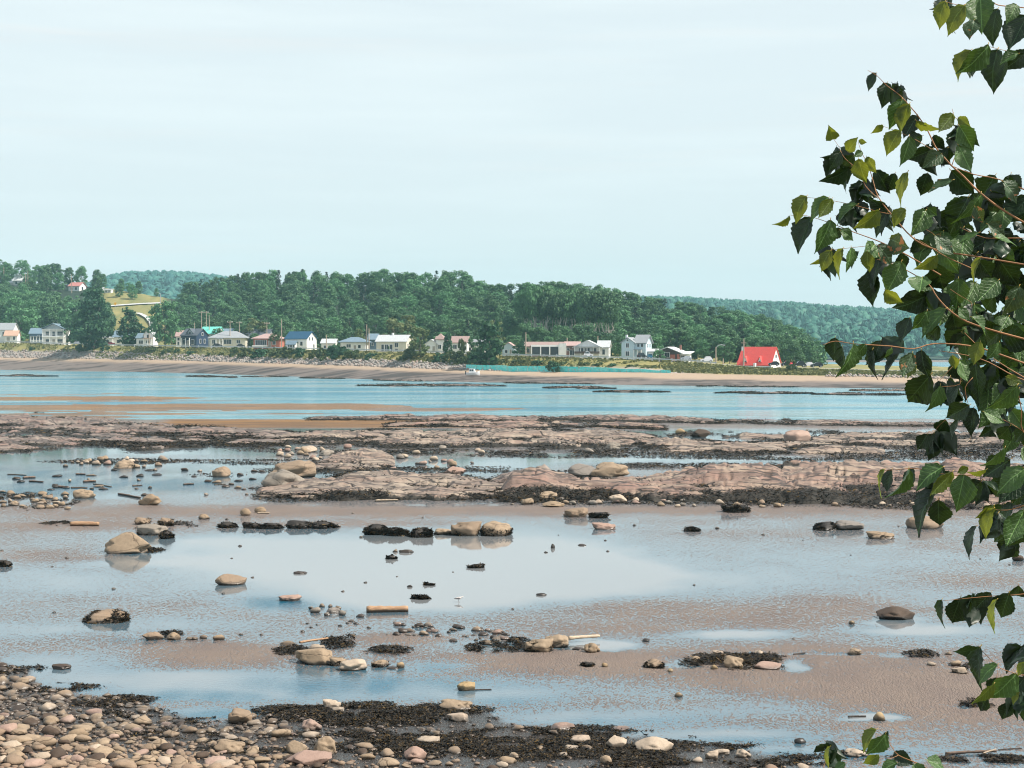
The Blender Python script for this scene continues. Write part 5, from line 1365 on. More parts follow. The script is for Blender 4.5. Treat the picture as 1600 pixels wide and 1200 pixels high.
# ================================================================== BOULDERS AND STONES
STONE = {
    't': mat_stone('tan_stone', (0.285, 0.205, 0.13), (0.335, 0.25, 0.168), (0.25, 0.178, 0.122), crack=1.3),
    'g': mat_stone('grey_stone', (0.25, 0.215, 0.175), (0.29, 0.25, 0.205), (0.21, 0.185, 0.165), crack=1.0),
    'p': mat_stone('pink_stone', (0.34, 0.225, 0.175), (0.38, 0.27, 0.215), (0.29, 0.19, 0.15)),
    'k': mat_stone('dark_stone', (0.022, 0.017, 0.013), (0.034, 0.026, 0.019), (0.018, 0.015, 0.012), rough=0.7),
    'b': mat_stone('brown_stone', (0.06, 0.038, 0.024), (0.08, 0.052, 0.034), (0.05, 0.033, 0.022)),
    'y': mat_stone('ochre_stone', (0.36, 0.25, 0.12), (0.40, 0.29, 0.16), (0.33, 0.23, 0.13)),
    'w': mat_stone('pale_stone', (0.41, 0.325, 0.24), (0.46, 0.37, 0.28), (0.37, 0.285, 0.215)),
}
BIG = [rock_shape(4, 500 + i, 0.46, 1.2 if i % 2 else 0.8) for i in range(10)]
BIGM = {}
def big_mesh(i, m):
    if (i, m) not in BIGM: BIGM[i, m] = np_mesh('boulder', BIG[i][0], BIG[i][1], STONE[m], False)
    return BIGM[i, m]
SMALL = [rock_shape(2, 700 + i, 0.46, 1.0 if i % 2 == 0 else 0.6) for i in range(12)]
SMALLM = {}
def small_mesh(i, m):
    if (i, m) not in SMALLM: SMALLM[i, m] = np_mesh('stone', SMALL[i][0], SMALL[i][1], STONE[m], False)
    return SMALLM[i, m]
TINY = []
def put_stone(x, yb, w, h, m, label=None, group=None, weed=0.0, shape=None, rz=None, name='boulder', dep=0.75):
    """a stone whose front foot is at photo row yb, w wide and h high in photo pixels"""
    if name != 'boulder' and (label is None or group) and w < 9.5:
        TINY.append((x, yb, w, h, m)); return
    p = on(x, yb, 0.0); s = p.y / F
    W, Hh = w * s, h * s
    big = w > 20
    # part of the drawn height is the top surface seen obliquely
    obl = (H / p.y)
    Dp = W * dep; Hz = max(0.25 * W, Hh * 1.08 - Dp * obl * 0.25) if h > 5 else Hh
    loc = Vector((p.x, p.y + Dp * 0.45, gz(p.x, p.y + Dp * .45) - 0.06 * Hz - 0.01))
    i = (shape if shape is not None else random.randrange(10 if big else 12))
    me = big_mesh(i, m) if big else small_mesh(i, m)
    o = link(name, me, None, loc, (0, 0, random.choice([0, 3.14159]) + random.uniform(-.3, .3) if rz is None else rz), (W, Dp, Hz * 1.06))
    tag(o, label or 'small stray stone lying on the open tide flat', 'boulder' if name == 'boulder' else 'stone', group if label is None or group else None)
    if label is None: o['group'] = 'stray stones on the flat'
    if weed:
        V = BIG[i][0] if big else SMALL[i][0]
        n = int(weed * min(5000, 500 + w * h * 4.5))
        pick = wrg.integers(0, len(V), n)
        P = V[pick] + wrg.normal(size=(n, 3)) * 0.018
        fz = fbm(P[:, 0] * 2.5 + i, P[:, 1] * 2.5 + P[:, 2], 9 + i, 3)
        kk = P[:, 2] + 0.75 * fz < (0.22 + 0.6 * weed)
        P = P[kk] * np.array([.98, .98, 1.0])
        s3 = np.array([W, Dp, Hz * 1.06])
        nn = len(P)
        if nn > 5:
            Vw, Fw = weed_cloud(P * s3, np.full(nn, p.y)); Vw = Vw / s3
            link('seaweed_cover', np_mesh('seaweed_cover', Vw, Fw, M_WEED), o)
    return o
L = [
 (197, 866, 72, 32, 't', 'large cracked tan boulder left of the still pool', 0.0), (230, 837, 48, 17, 'g', 'flat grey stone directly behind the cracked tan boulder', .15), (221, 821, 25, 11, 't', 'left of two small tan stones behind the flat grey stone', .4), (256, 823, 25, 12, 't', 'right of two small tan stones behind the flat grey stone', .5), (259, 842, 22, 12, 'k', 'small weedy dark stone at the end of the flat grey stone', .8),
 (126, 779, 35, 14, 't', 'round tan boulder alone in the blue shallows on the left'), (231, 791, 37, 17, 't', 'peaked tan boulder in the shallows right of the dark stick'), (343, 746, 30, 16, 't', 'tan boulder with weed behind, left of the paired boulders'), (192, 733, 32, 13, 't', 'tan boulder in the long black seaweed line', .2), (382, 807, 18, 11, 't', 'small tan stone at the upper left rim of the still pool'),
 (353, 825, 30, 9, 'k', 'leftmost dark weedy stone at the rim of the still pool', .7), (392, 826, 26, 9, 'k', 'second dark weedy stone at the rim of the still pool', .7), (420, 827, 38, 9, 'k', 'flat weedy stone with pale top at the rim of the still pool', .6), (465, 826, 38, 12, 'k', 'broad weedy stone with pale top, right of the flat one', .6), (505, 826, 42, 10, 'k', 'weedy low stone at the end of the rim row', .7),
 (460, 747, 72, 26, 't', 'rear of the paired big tan boulders left of the beige ledge'), (445, 766, 82, 30, 'g', 'front of the paired big boulders left of the beige ledge'), (477, 707, 32, 10, 'w', 'pale flat rock in the black seaweed below the long ledge'), (510, 712, 24, 9, 'g', 'grey rock beside the pale flat rock in the seaweed'), (710, 744, 36, 14, 'p', 'pink jagged rock in the seaweed between the ledges', .2),
 (587, 836, 42, 16, 'k', 'weedy dark stone with tan patch, first in the pool row', .85), (624, 838, 31, 12, 'k', 'low black weedy stone, second in the pool row', 1.0), (658, 840, 35, 14, 'k', 'black weedy stone, third in the pool row', 1.0), (690, 836, 30, 9, 't', 'small tan stone between the weedy ones and the tan boulders in the pool', .2), (725, 838, 50, 22, 't', 'rounded tan boulder, left of the touching pair in the pool', .2), (774, 838, 50, 22, 't', 'rounded tan boulder with weed, right of the touching pair in the pool', .45),
 (952, 746, 62, 22, 't', 'ochre mound shaped rock behind the pink outcrop'), (914, 745, 48, 19, 'g', 'smooth grey boulder left of the ochre mound'), (855, 782, 38, 13, 't', 'oval tan boulder in the weed at the left foot of the pink outcrop', .1), (966, 786, 30, 13, 'w', 'pale boulder in the weed below the pink outcrop'), (864, 794, 36, 9, 't', 'flat tan stone at the front of the weed left of the pink outcrop'), (825, 789, 20, 10, 't', 'small tan stone left of the oval boulder', .1),
 (902, 809, 40, 14, 't', 'tan boulder on wet sand with weedy stone to its right'), (936, 810, 30, 9, 'k', 'weedy dark stone right of the tan boulder on wet sand', .8), (946, 828, 38, 10, 'p', 'low pinkish stone above the still pool'), (1083, 831, 24, 8, 'k', 'dark weedy stone in a small wet patch right of centre', .8), (1154, 802, 44, 9, 'k', 'flat dark weed covered stone on the sand below the pink outcrop', 1.0),
 (919, 708, 19, 8, 'g', 'grey stone in the broad seaweed strip'), (959, 702, 24, 10, 'g', 'grey brown stone at the top of the broad seaweed strip'), (1096, 684, 32, 13, 'b', 'crumpled brown rock on the right ledge'), (1064, 678, 20, 8, 'y', 'tan rock left of the crumpled brown rock'), (1250, 691, 44, 18, 'p', 'jagged pink and grey rock on the right ledge'),
 (1295, 829, 42, 12, 'k', 'weedy dark half of the paired stones on the right sand', .8), (1326, 829, 48, 14, 'g', 'grey half of the paired stones on the right sand', .15), (1381, 843, 44, 11, 't', 'tan stone with dark left side on the right sand', .15), (1448, 827, 60, 20, 't', 'broad tan boulder behind the hanging leaves'), (1592, 877, 20, 9, 'b', 'brown stone at the right edge beside a small pool'),
 (360, 915, 50, 17, 't', 'slanting tan stone at the left end of the still pool'), (162, 974, 70, 17, 't', 'tan stone half covered by seaweed on the left flat', .8), (236, 1001, 36, 13, 't', 'left of the two pale tan stones with weed between'), (269, 1001, 22, 12, 't', 'right of the two pale tan stones with weed between'), (91, 1047, 30, 9, 'b', 'flat brown stone off the left cobble point'),
 (452, 940, 37, 9, 'p', 'flat pinkish stone left of the round log'), (492, 1039, 66, 24, 't', 'largest tan boulder of the stony heap in front of the log'), (529, 1041, 28, 13, 't', 'tan stone wedged right of the largest boulder in the stony heap', .25), (552, 1049, 44, 18, 'w', 'pale smooth boulder at the front of the stony heap'), (493, 1017, 28, 9, 'w', 'pale flat stone behind the largest boulder of the stony heap'), (592, 1043, 28, 11, 't', 'tan stone right of the pale smooth boulder', .25), (625, 1045, 14, 10, 'y', 'small ochre stone by the stream'), (614, 1046, 20, 4, 'b', 'flat brown stone beside the ochre one'), (450, 1009, 26, 7, 't', 'thin tan stone at the left of the stony heap'),
 (731, 1080, 29, 14, 'y', 'ochre boulder with a stick lying in the shallow stream'), (712, 1111, 52, 16, 't', 'broad pale tan boulder at the right end of the thick seaweed mat'), (717, 1128, 37, 13, 'w', 'pale humped stone in front of the broad tan boulder'), (519, 1109, 30, 14, 'w', 'pale rounded stone at the top of the thick seaweed mat'), (528, 1114, 22, 9, 'w', 'smaller pale stone against the rounded one in the mat'), (486, 1143, 33, 18, 'p', 'upright square tan stone standing in the small pool'), (464, 1184, 34, 21, 't', 'round tan boulder low on the cobbles, left of the leaning one'), (506, 1183, 38, 26, 't', 'leaning tan boulder low on the cobbles'), (480, 1206, 76, 22, 'p', 'wide flat pink slab at the bottom edge'), (647, 1192, 36, 20, 'p', 'angular pinkish boulder near the bottom edge'), (672, 1164, 38, 12, 'w', 'pale long stone in the seaweed low centre'), (357, 1183, 48, 20, 't', 'big rounded cobble near the bottom left centre'), (370, 1133, 42, 22, 't', 'peaked tan boulder at the right end of the left cobbles'),
 (840, 1022, 46, 21, 't', 'front tan boulder of the pair by the driftwood plank', .25), (871, 1013, 42, 20, 't', 'rear tan boulder of the pair by the driftwood plank', .1), (926, 1023, 26, 15, 't', 'tan stone standing in the small mirror pool'), (904, 1017, 20, 5, 'b', 'flat brown stone in the small mirror pool'), (919, 1045, 18, 7, 'k', 'small dark stone on the dry sand', .8), (945, 1046, 10, 7, 'y', 'tiny ochre stone beside the dark one'), (1022, 1047, 32, 14, 't', 'tan stone with weedy shoulders on the dry sand', .5), (1048, 1053, 9, 6, 'y', 'tiny ochre stone in front of the weedy shouldered one'),
 (1147, 1047, 31, 18, 't', 'round tan boulder at the front of the seaweed heap'), (1087, 1038, 20, 12, 't', 'tan stone at the left end of the seaweed heap', .3), (1126, 1030, 22, 10, 'w', 'pale stone at the back of the seaweed heap'), (1116, 1049, 12, 8, 'y', 'small ochre stone at the foot of the seaweed heap'), (1189, 1028, 21, 11, 'w', 'white streaked stone at the right back of the seaweed heap', .2), (1203, 1049, 46, 6, 'p', 'thin pink slab at the right foot of the seaweed heap'), (1060, 1090, 14, 8, 'y', 'small ochre stone alone in the shallow film'),
 (963, 1173, 36, 20, 'w', 'smooth pale boulder in the seaweed at bottom centre right'), (1022, 1178, 62, 22, 'w', 'pale split slab in the seaweed at bottom right'), (909, 1164, 33, 14, 'w', 'pale slanting stone in the seaweed'), (893, 1175, 22, 9, 'w', 'small pale stone left of the smooth boulder'), (946, 1198, 20, 13, 't', 'tan oval stone at the bottom edge of the seaweed'), (1112, 1190, 22, 13, 'w', 'angular pale stone near the seaweed edge'), (1130, 1183, 26, 10, 'w', 'pale stone behind the angular one near the seaweed edge'), (1163, 1187, 25, 13, 'w', 'last pale stone at the right end of the seaweed'), (1092, 1196, 20, 8, 'w', 'flat pale stone at the bottom edge'), (880, 1142, 40, 9, 'p', 'flat pinkish slab at the stream edge of the seaweed'), (971, 1144, 31, 7, 'p', 'thin pinkish slab at the stream edge further right'),
 (1402, 969, 60, 19, 'b', 'dark brown craggy rock in a thin pool on the right sand'), (1332, 976, 11, 6, 'y', 'small orange stone in the long narrow pool'), (1457, 1043, 15, 6, 'w', 'small pale stone below the lone seaweed mound'), (1503, 1056, 24, 10, 'w', 'white stone behind the right leaves', .1), (1376, 1127, 20, 14, 'y', 'yellow tan stone mirrored in a small round pool'), (1250, 1163, 19, 9, 'k', 'small dark stone near the bottom right stream'), (1341, 1186, 38, 12, 'w', 'pale flat stone at bottom right under the leaves', .15),
 (864, 857, 7, 7, 'k', 'tiny round black stone in the middle of the still pool'), (634, 864, 24, 5, 'b', 'low brown stone awash in the still pool'), (618, 863, 9, 5, 't', 'tiny tan stone beside the low brown one'), (612, 874, 14, 6, 'k', 'small black weedy lump in the still pool', .9), (742, 888, 24, 5, 'k', 'flat black weedy lump in the still pool', .9), (656, 937, 27, 7, 'k', 'black weedy mound right of the round log', 1.0), (640, 918, 9, 4, 'k', 'tiny black lump above the round log'), (670, 915, 15, 4, 'k', 'small black lump above the round log to the right', .8), (467, 897, 22, 4, 'b', 'flat brown stone at the left of the still pool'), (5, 886, 24, 10, 'k', 'dark weedy stone at the left edge', .6), (845, 931, 17, 4, 'k', 'thin black lump right of the wading bird'), (1010, 1003, 12, 5, 'k', 'small black lump on the sand right of the driftwood plank'), (910, 853, 14, 3, 'b', 'tiny flat brown stone in the right of the still pool'),
]
for i, e in enumerate(L):
    x, yb, w, hh, m, lab = e[:6]
    put_stone(x, yb, w, hh, m, lab, None, e[6] if len(e) > 6 else 0.0, shape=((i * 2) % 10 if m == 'k' else (i * 3) % 10) if w > 20 else (i * 5) % 12, name='boulder' if w > 20 else 'stone')
# the little stone cluster left of the log, and the flat stones of the shallows
for x, yb, w, hh in [(493, 958, 17, 9), (503, 949, 10, 6), (516, 949, 9, 6), (520, 959, 22, 9), (510, 963, 10, 6), (535, 962, 12, 8), (528, 953, 12, 6), (563, 965, 13, 5), (486, 952, 9, 5)]:
    put_stone(x, yb, w, hh, random.choice('tgb'), 'brown stone in the little cluster left of the round log', 'stones in the cluster left of the log', name='stone')
srg = random.Random(9)
for i in range(62):
    x = srg.uniform(618, 798); y = 972 + (x - 618) * .09 + srg.uniform(0, 24); w = srg.uniform(7, 19)
    if i > 52: x, y, w = srg.uniform(470, 640), srg.uniform(972, 1000), srg.uniform(5, 12)
    put_stone(x, y, w, w * srg.uniform(.3, .45), srg.choice('tgbbp'), 'flat brown stone in the shallows between the log and the seaweed mounds', 'flat stones in the shallows', name='stone')
for i in range(48):
    x, y = srg.uniform(0, 420), srg.uniform(735, 775)
    w = srg.uniform(6, 18)
    put_stone(x, y, w, srg.uniform(2.5, 5), srg.choice('kkkbt'), 'small dark stone strewn in the blue shallows on the left', 'stones strewn in the left shallows', name='stone')
for i in range(34):
    x, y = srg.uniform(0, 110), srg.uniform(772, 797)
    put_stone(x, y, srg.uniform(8, 17), srg.uniform(4, 7), srg.choice('tttw'), 'tan stone in the weed at the left edge of the blue shallows', 'stones at the left edge of the shallows', name='stone')
for i in range(46):
    x, y = srg.uniform(0, 1600), srg.uniform(800, 1000)
    w = srg.uniform(3, 8)
    put_stone(x, y, w, w * .4, srg.choice('kkbt'), None, name='stone')
for i in range(30):
    x, y = srg.uniform(1200, 1600), srg.uniform(1030, 1120)
    put_stone(x, y, srg.uniform(1.5, 3.5), 1.4, 'w', 'tiny white pebble on the dry sand at right', 'white pebbles on the dry sand', name='pebble')
for i in range(9):
    x, y, w = [(295, 1001, 11), (303, 1001, 12), (318, 999, 13), (340, 1002, 20), (1484, 1025, 12), (1336, 1024, 22), (1495, 1043, 20), (405, 803, 20), (318, 812, 18)][i]
    put_stone(x, y, w, w * .45, 't', 'tan stone trailing off a larger group on the sand', 'tan stones trailing off', name='stone')

# stones lying at the foot of the ledges
for (x0, x1, y0, y1, n, lab, grp) in [(800, 1000, 765, 790, 48, 'tan stone in the jumble left of the pink outcrop', 'stones left of the pink outcrop'), (1000, 1560, 778, 795, 52, 'tan stone along the foot of the pink outcrop', 'stones at the foot of the pink outcrop'),
                                      (430, 760, 700, 735, 50, 'pale stone in the seaweed between the middle ledges', 'stones between the middle ledges'), (80, 260, 718, 733, 24, 'pale stone in the long black seaweed line', 'stones in the seaweed line')]:
    for i in range(n):
        x, y = srg.uniform(x0, x1), srg.uniform(y0, y1)
        w = srg.uniform(6, 15)
        put_stone(x, y, w, w * srg.uniform(.4, .6), srg.choice('ttwwgp'), lab, grp, name='stone')

rgt = np.random.default_rng(12)
pt_ = [on(a[0], a[1]) for a in TINY]; n = len(TINY)
pos = np.array([(p.x, p.y, max(0, gz(p.x, p.y)) - .01) for p in pt_]); sw = np.array([a[2] * p.y / F for a, p in zip(TINY, pt_)]); sh = np.array([a[3] * p.y / F for a, p in zip(TINY, pt_)])
Vt, Ft = replicate(SMALL[:6], pos, np.stack([sw, sw * .8, sh], -1), rgt.uniform(0, 6.28, n), rgt.integers(0, 6, n))
tag(link('small_stones', np_mesh('small_stones', Vt, Ft, mat_stone('small_stone_mix', (0.10, 0.08, 0.06), (0.30, 0.23, 0.17), (0.42, 0.34, 0.26), 'island'), True)), 'small stones and pebbles strewn over the tide flat', 'stones', kind='stuff')

# ------------------------------------------------------------------ the cobble shore
EDGE = [(-120, 1020), (0, 1030), (40, 1042), (62, 1066), (130, 1084), (228, 1086), (236, 1100), (285, 1118), (330, 1128), (405, 1112), (450, 1100), (520, 1101), (700, 1106), (740, 1104), (792, 1126), (900, 1138), (1000, 1148), (1150, 1168), (1245, 1190), (1300, 1204), (1720, 1214)]
ex, ey = zip(*EDGE)
crg = np.random.default_rng(5)
N = 26000
X = crg.uniform(-17, 14, N); Y = crg.uniform(33.5, 54, N)
px, py = proj(X, Y, 0.1)
dens = np.interp(px, [-200, 0, 380, 480, 700, 1000, 1300, 1700], [1, 1, .85, .30, .12, .08, .06, .05])
inside = (py > np.interp(px, ex, ey) + 2 + 6 * fbm(X * 1.5, Y * 1.5, 4, 2)) & (px < 1320) & (px > -150)
wmask = np.zeros(N)
for mx, my, rx, ry, *_ in MATS[:13]:
    wmask = np.maximum(wmask, np.exp(-(((px - mx) / rx) ** 2 + ((py - my) / ry) ** 2) ** 2))
dens = dens * (1 - 0.72 * wmask)
dens = np.where((px > 520) & (px < 740) & (py > 1104) & (py < 1128), dens * 0.25, dens)
ok = np.where(inside & (crg.uniform(0, 1, N) < dens))[0]
size = np.clip(crg.lognormal(-1.62, 0.48, N), 0.09, 0.62)
size = np.where(wmask > .4, size * 0.8, size)
big_first = ok[np.argsort(-size[ok])]
taken = []; grid = {}
for i in big_first:
    r = size[i] * 0.40; c = (int(X[i] // .6), int(Y[i] // .6)); bad = False
    for a in (-1, 0, 1):
        for b in (-1, 0, 1):
            for j in grid.get((c[0] + a, c[1] + b), ()):
                if (X[i] - X[j]) ** 2 + (Y[i] - Y[j]) ** 2 < (r + size[j] * 0.40) ** 2 * 0.80: bad = True; break
    if not bad: grid.setdefault(c, []).append(i); taken.append(i)
taken = np.array(taken)
vis = (py[taken] < 1204) & (px[taken] > -10)
lead = taken[vis][:260]
rest = np.setdiff1d(taken, lead)
Zc = ground_height(X, Y)[0]
COBCOL = 'ttttptbttw'
for n_, i in enumerate(lead):
    s = size[i]
    w_ = wmask[i] > .35
    left = px[i] < 450
    o = link('cobble', small_mesh(int(crg.integers(0, 12)), COBCOL[int(crg.integers(0, 10))]), None, (X[i], Y[i], max(Zc[i], 0) - 0.06 * s), (crg.uniform(-.15, .15), crg.uniform(-.15, .15), crg.uniform(0, 6.28)), (s, s * crg.uniform(.6, .95), s * crg.uniform(.26, .46)))
    if left: tag(o, 'rounded tan cobble of the dense cobble shore at bottom left', 'cobble', 'cobbles of the shore at bottom left')
    else: tag(o, 'pale cobble among seaweed on the shore at bottom centre', 'cobble', 'cobbles among the seaweed at the bottom')
M_COB = mat_stone('cobble_mix', (0.24, 0.16, 0.105), (0.31, 0.225, 0.155), (0.19, 0.125, 0.09), 'island')
SM1 = [rock_shape(2, 820 + i, 0.46, 1.0 if i % 2 == 0 else 0.6) for i in range(8)]
n = len(rest); s = size[rest]
Vc, Fc = replicate(SM1, np.stack([X[rest], Y[rest], np.maximum(Zc[rest], 0) - .06 * s], -1), np.stack([s, s * crg.uniform(.6, .95, n), s * crg.uniform(.26, .46, n)], -1), crg.uniform(0, 6.28, n), crg.integers(0, 8, n), crg.uniform(-.2, .2, n))
tag(link('cobbles', np_mesh('cobbles', Vc, Fc, M_COB, False)), 'smaller tan cobbles filling the shore at the bottom', 'cobbles', kind='stuff')
# gravel between them
N = 5200
X2 = crg.uniform(-15, 9, N); Y2 = crg.uniform(34, 53, N); p2x, p2y = proj(X2, Y2, .05)
k = (p2y > np.interp(p2x, ex, ey) + 4 * fbm(X2, Y2, 3, 2)) & (crg.uniform(0, 1, N) < np.interp(p2x, [0, 400, 900, 1300], [1, .9, .45, .2]))
X2, Y2 = X2[k], Y2[k]; s = crg.uniform(.04, .12, len(X2)); n = len(X2)
GR1 = [rock_shape(1, 860 + i, .25, .2) for i in range(4)]
Vg, Fg = replicate(GR1, np.stack([X2, Y2, np.maximum(ground_height(X2, Y2)[0], 0) - .01], -1), np.stack([s, s * .8, s * .55], -1), crg.uniform(0, 6.28, n), crg.integers(0, 4, n))
tag(link('shore_gravel', np_mesh('shore_gravel', Vg, Fg, M_COB, True)), 'gravel and pebbles between the cobbles', 'gravel', kind='stuff')

# ------------------------------------------------------------------ driftwood
def mat_wood(name, a, b):
    t = NT(name)
    v = t.vec('Object', (1.2, 9, 9))
    n = t.noise(v, 2.5, 5, 0.65)
    c = t.mix(t.ramp(n, .35, .65), a, b)
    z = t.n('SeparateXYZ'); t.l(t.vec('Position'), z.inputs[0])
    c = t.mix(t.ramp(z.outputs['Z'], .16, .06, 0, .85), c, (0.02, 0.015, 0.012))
    return t.end(t.bsdf(c, .7, t.bump(n, .7, .03)))
M_LOG = mat_wood('orange_driftwood', (0.28, 0.15, 0.08), (0.44, 0.28, 0.16)); M_DRY = mat_wood('pale_driftwood', (0.42, 0.32, 0.22), (0.56, 0.45, 0.33)); M_BRN = mat_wood('brown_driftwood', (0.14, 0.085, 0.055), (0.24, 0.15, 0.10))
def log(x0, y0, x1, y1, th, mat, label, bend=0.02, lift=0.0, name='driftwood', seed=1):
    a, b = on(x0, y0), on(x1, y1); r = th * a.y / F / 2
    rg_ = random.Random(seed)
    c = (a + b) / 2
    pts = []; rad = []
    nseg = 14
    for i in range(nseg + 1):
        t = i / nseg; p = a.lerp(b, t) - c
        w = (b - a).length * bend
        p += Vector((0, rg_.uniform(-w, w) * .5 + w * math.sin(t * 5), r * .85 + lift + rg_.uniform(-.06, .06) * r)); pts.append(p)
        rad.append(r * (1 + rg_.uniform(-.12, .10)) * (1 - .18 * t) * (0.86 if i in (0, nseg) else 1))
    o = MB().tube(pts, rad, 14).build(name, mat, None, c + Vector((0, 0, max(gz(c.x, c.y), 0) - r * .12)), None, True)
    for p in o.data.polygons:
        if len(p.vertices) > 4: p.use_smooth = False
    return tag(o, label, 'log' if th > 6 else 'driftwood')
log(572.5, 957, 638, 956, 12, M_LOG, 'short thick orange log lying in the still pool', 0.004, 0, 'log', 2)
log(110, 823, 155, 823, 8.5, M_LOG, 'orange log with weed at its end on the left sand', 0.01, 0, 'log', 3)
log(586, 784, 622, 783, 4, M_DRY, 'pale log at the weedy foot of the smooth beige ledge', 0.01, 0, 'driftwood', 4)
log(888, 1005, 937, 1001, 6, M_DRY, 'pale driftwood plank beside the paired tan boulders', 0.03, 0.12, 'driftwood', 5)
log(185, 773, 220, 779, 3.5, M_BRN, 'dark stick left of the peaked tan boulder', .02, 0, 'driftwood', 6)
log(402, 804, 421, 804, 3, M_DRY, 'short pale stick above the still pool rim', .02, 0, 'driftwood', 7)
log(738, 1079, 768, 1078, 2.2, M_BRN, 'thin stick beside the ochre boulder in the stream', .02, 0, 'driftwood', 8)
log(468, 1010, 513, 1003, 4, M_LOG, 'reddish stick in the stony heap seaweed', .02, .1, 'driftwood', 9)
log(1325, 1121, 1353, 1120, 3, M_BRN, 'brown stick left of the yellow tan stone', .02, 0, 'driftwood', 10)
log(1478, 1183, 1556, 1178, 5, M_BRN, 'brown plank at the bottom right', .02, .02, 'driftwood', 11); log(1536, 1184, 1556, 1177, 3, M_DRY, 'pale stick crossing the brown plank at bottom right', .02, .05, 'driftwood', 12); log(1560, 1174, 1596, 1171, 2, M_BRN, 'thin twig at the right of the bottom plank', .03, 0, 'driftwood', 13)
log(1240, 1024, 1258, 1021, 2.5, M_BRN, 'short dark twig on the narrow runnel', .03, 0, 'driftwood', 14); log(590, 1019, 627, 1020, 2.4, M_BRN, 'dark stick at the foot of the seaweed clump by the stream', .02, 0, 'driftwood', 15)
for i, (a, b, c, d) in enumerate([(118, 742, 134, 742), (146, 757, 175, 761), (130, 754, 150, 753), (111, 763, 137, 763), (45, 753, 68, 754), (12, 742, 42, 743), (36, 748, 55, 747), (207, 760, 222, 759), (287, 758, 303, 757), (335, 758, 353, 757), (90, 762, 108, 763)]):
    o = log(a, b, c, d, [3, 2, 4, 2.4][i % 4], (M_BRN, M_DRY, M_BRN, M_LOG)[i % 4], 'driftwood log stranded in the blue shallows on the left', .06, 0, 'driftwood', 20 + i); o['group'] = 'driftwood in the left shallows'

# ------------------------------------------------------------------ wading bird
bp = on(717, 941); s = bp.y / F
bird = tag(empty('wading_bird', bp + Vector((0, 0, 0.0)), math.radians(0)), 'pale wading bird standing in the still pool right of the round log', 'bird')
bird.scale = (1, 1, 1)
def bird_body():
    # one continuous skin: tail, body, breast, neck, head, bill
    path = [(-.17, .135), (-.12, .14), (-.05, .15), (.03, .155), (.08, .17), (.105, .195), (.125, .21), (.15, .207), (.165, .20), (.21, .19)]
    rad = [(.012, .008), (.03, .022), (.05, .045), (.052, .05), (.042, .042), (.026, .028), (.026, .026), (.018, .018), (.007, .007), (.002, .002)]
    mb = MB(); vs, fs = [], []; n = 12
    for (x, z), (ry, rz) in zip(path, rad):
        vs += [(x, ry * math.cos(2 * math.pi * k / n), z + rz * math.sin(2 * math.pi * k / n)) for k in range(n)]
    for i in range(len(path) - 1): fs += [(i * n + k, i * n + (k + 1) % n, (i + 1) * n + (k + 1) % n, (i + 1) * n + k) for k in range(n)]
    fs += [tuple(range(n)), tuple((len(path) - 1) * n + k for k in range(n))]
    return mb.add(vs, fs)
bird_body().build('body', paint('bird_white', (.62, .58, .55), .7, .2, 14), bird, smooth=True)
for sy in (-1, 1):
    MB().add([(.05, sy * .050, .175), (-.02, sy * .057, .18), (-.19, sy * .016, .148), (-.10, sy * .050, .125), (.0, sy * .058, .13), (.05, sy * .055, .15)], [(0, 1, 2, 3, 4, 5)]).build('wing', paint('bird_grey', (.20, .19, .19), .7, .2, 10), bird)
    lg = MB().tube([(.0, sy * .022, .12), (-.012, sy * .022, .06), (0, sy * .022, 0.004)], [.008, .005, .005], 6).build('leg', paint('bird_leg', (.12, .06, .04)), bird)
    MB().box(-.01, .035, sy * .022 - .012, sy * .022 + .012, .001, .007).build('foot', paint('bird_leg', (.12, .06, .04)), lg)
    MB().tube([(.133, sy * .022, .214), (.133, sy * .0265, .214)], .005, 8).build('eye', paint('bird_eye', (.01, .01, .01), .2), bird)
bird.scale = (1.05, 1.05, 1.05)

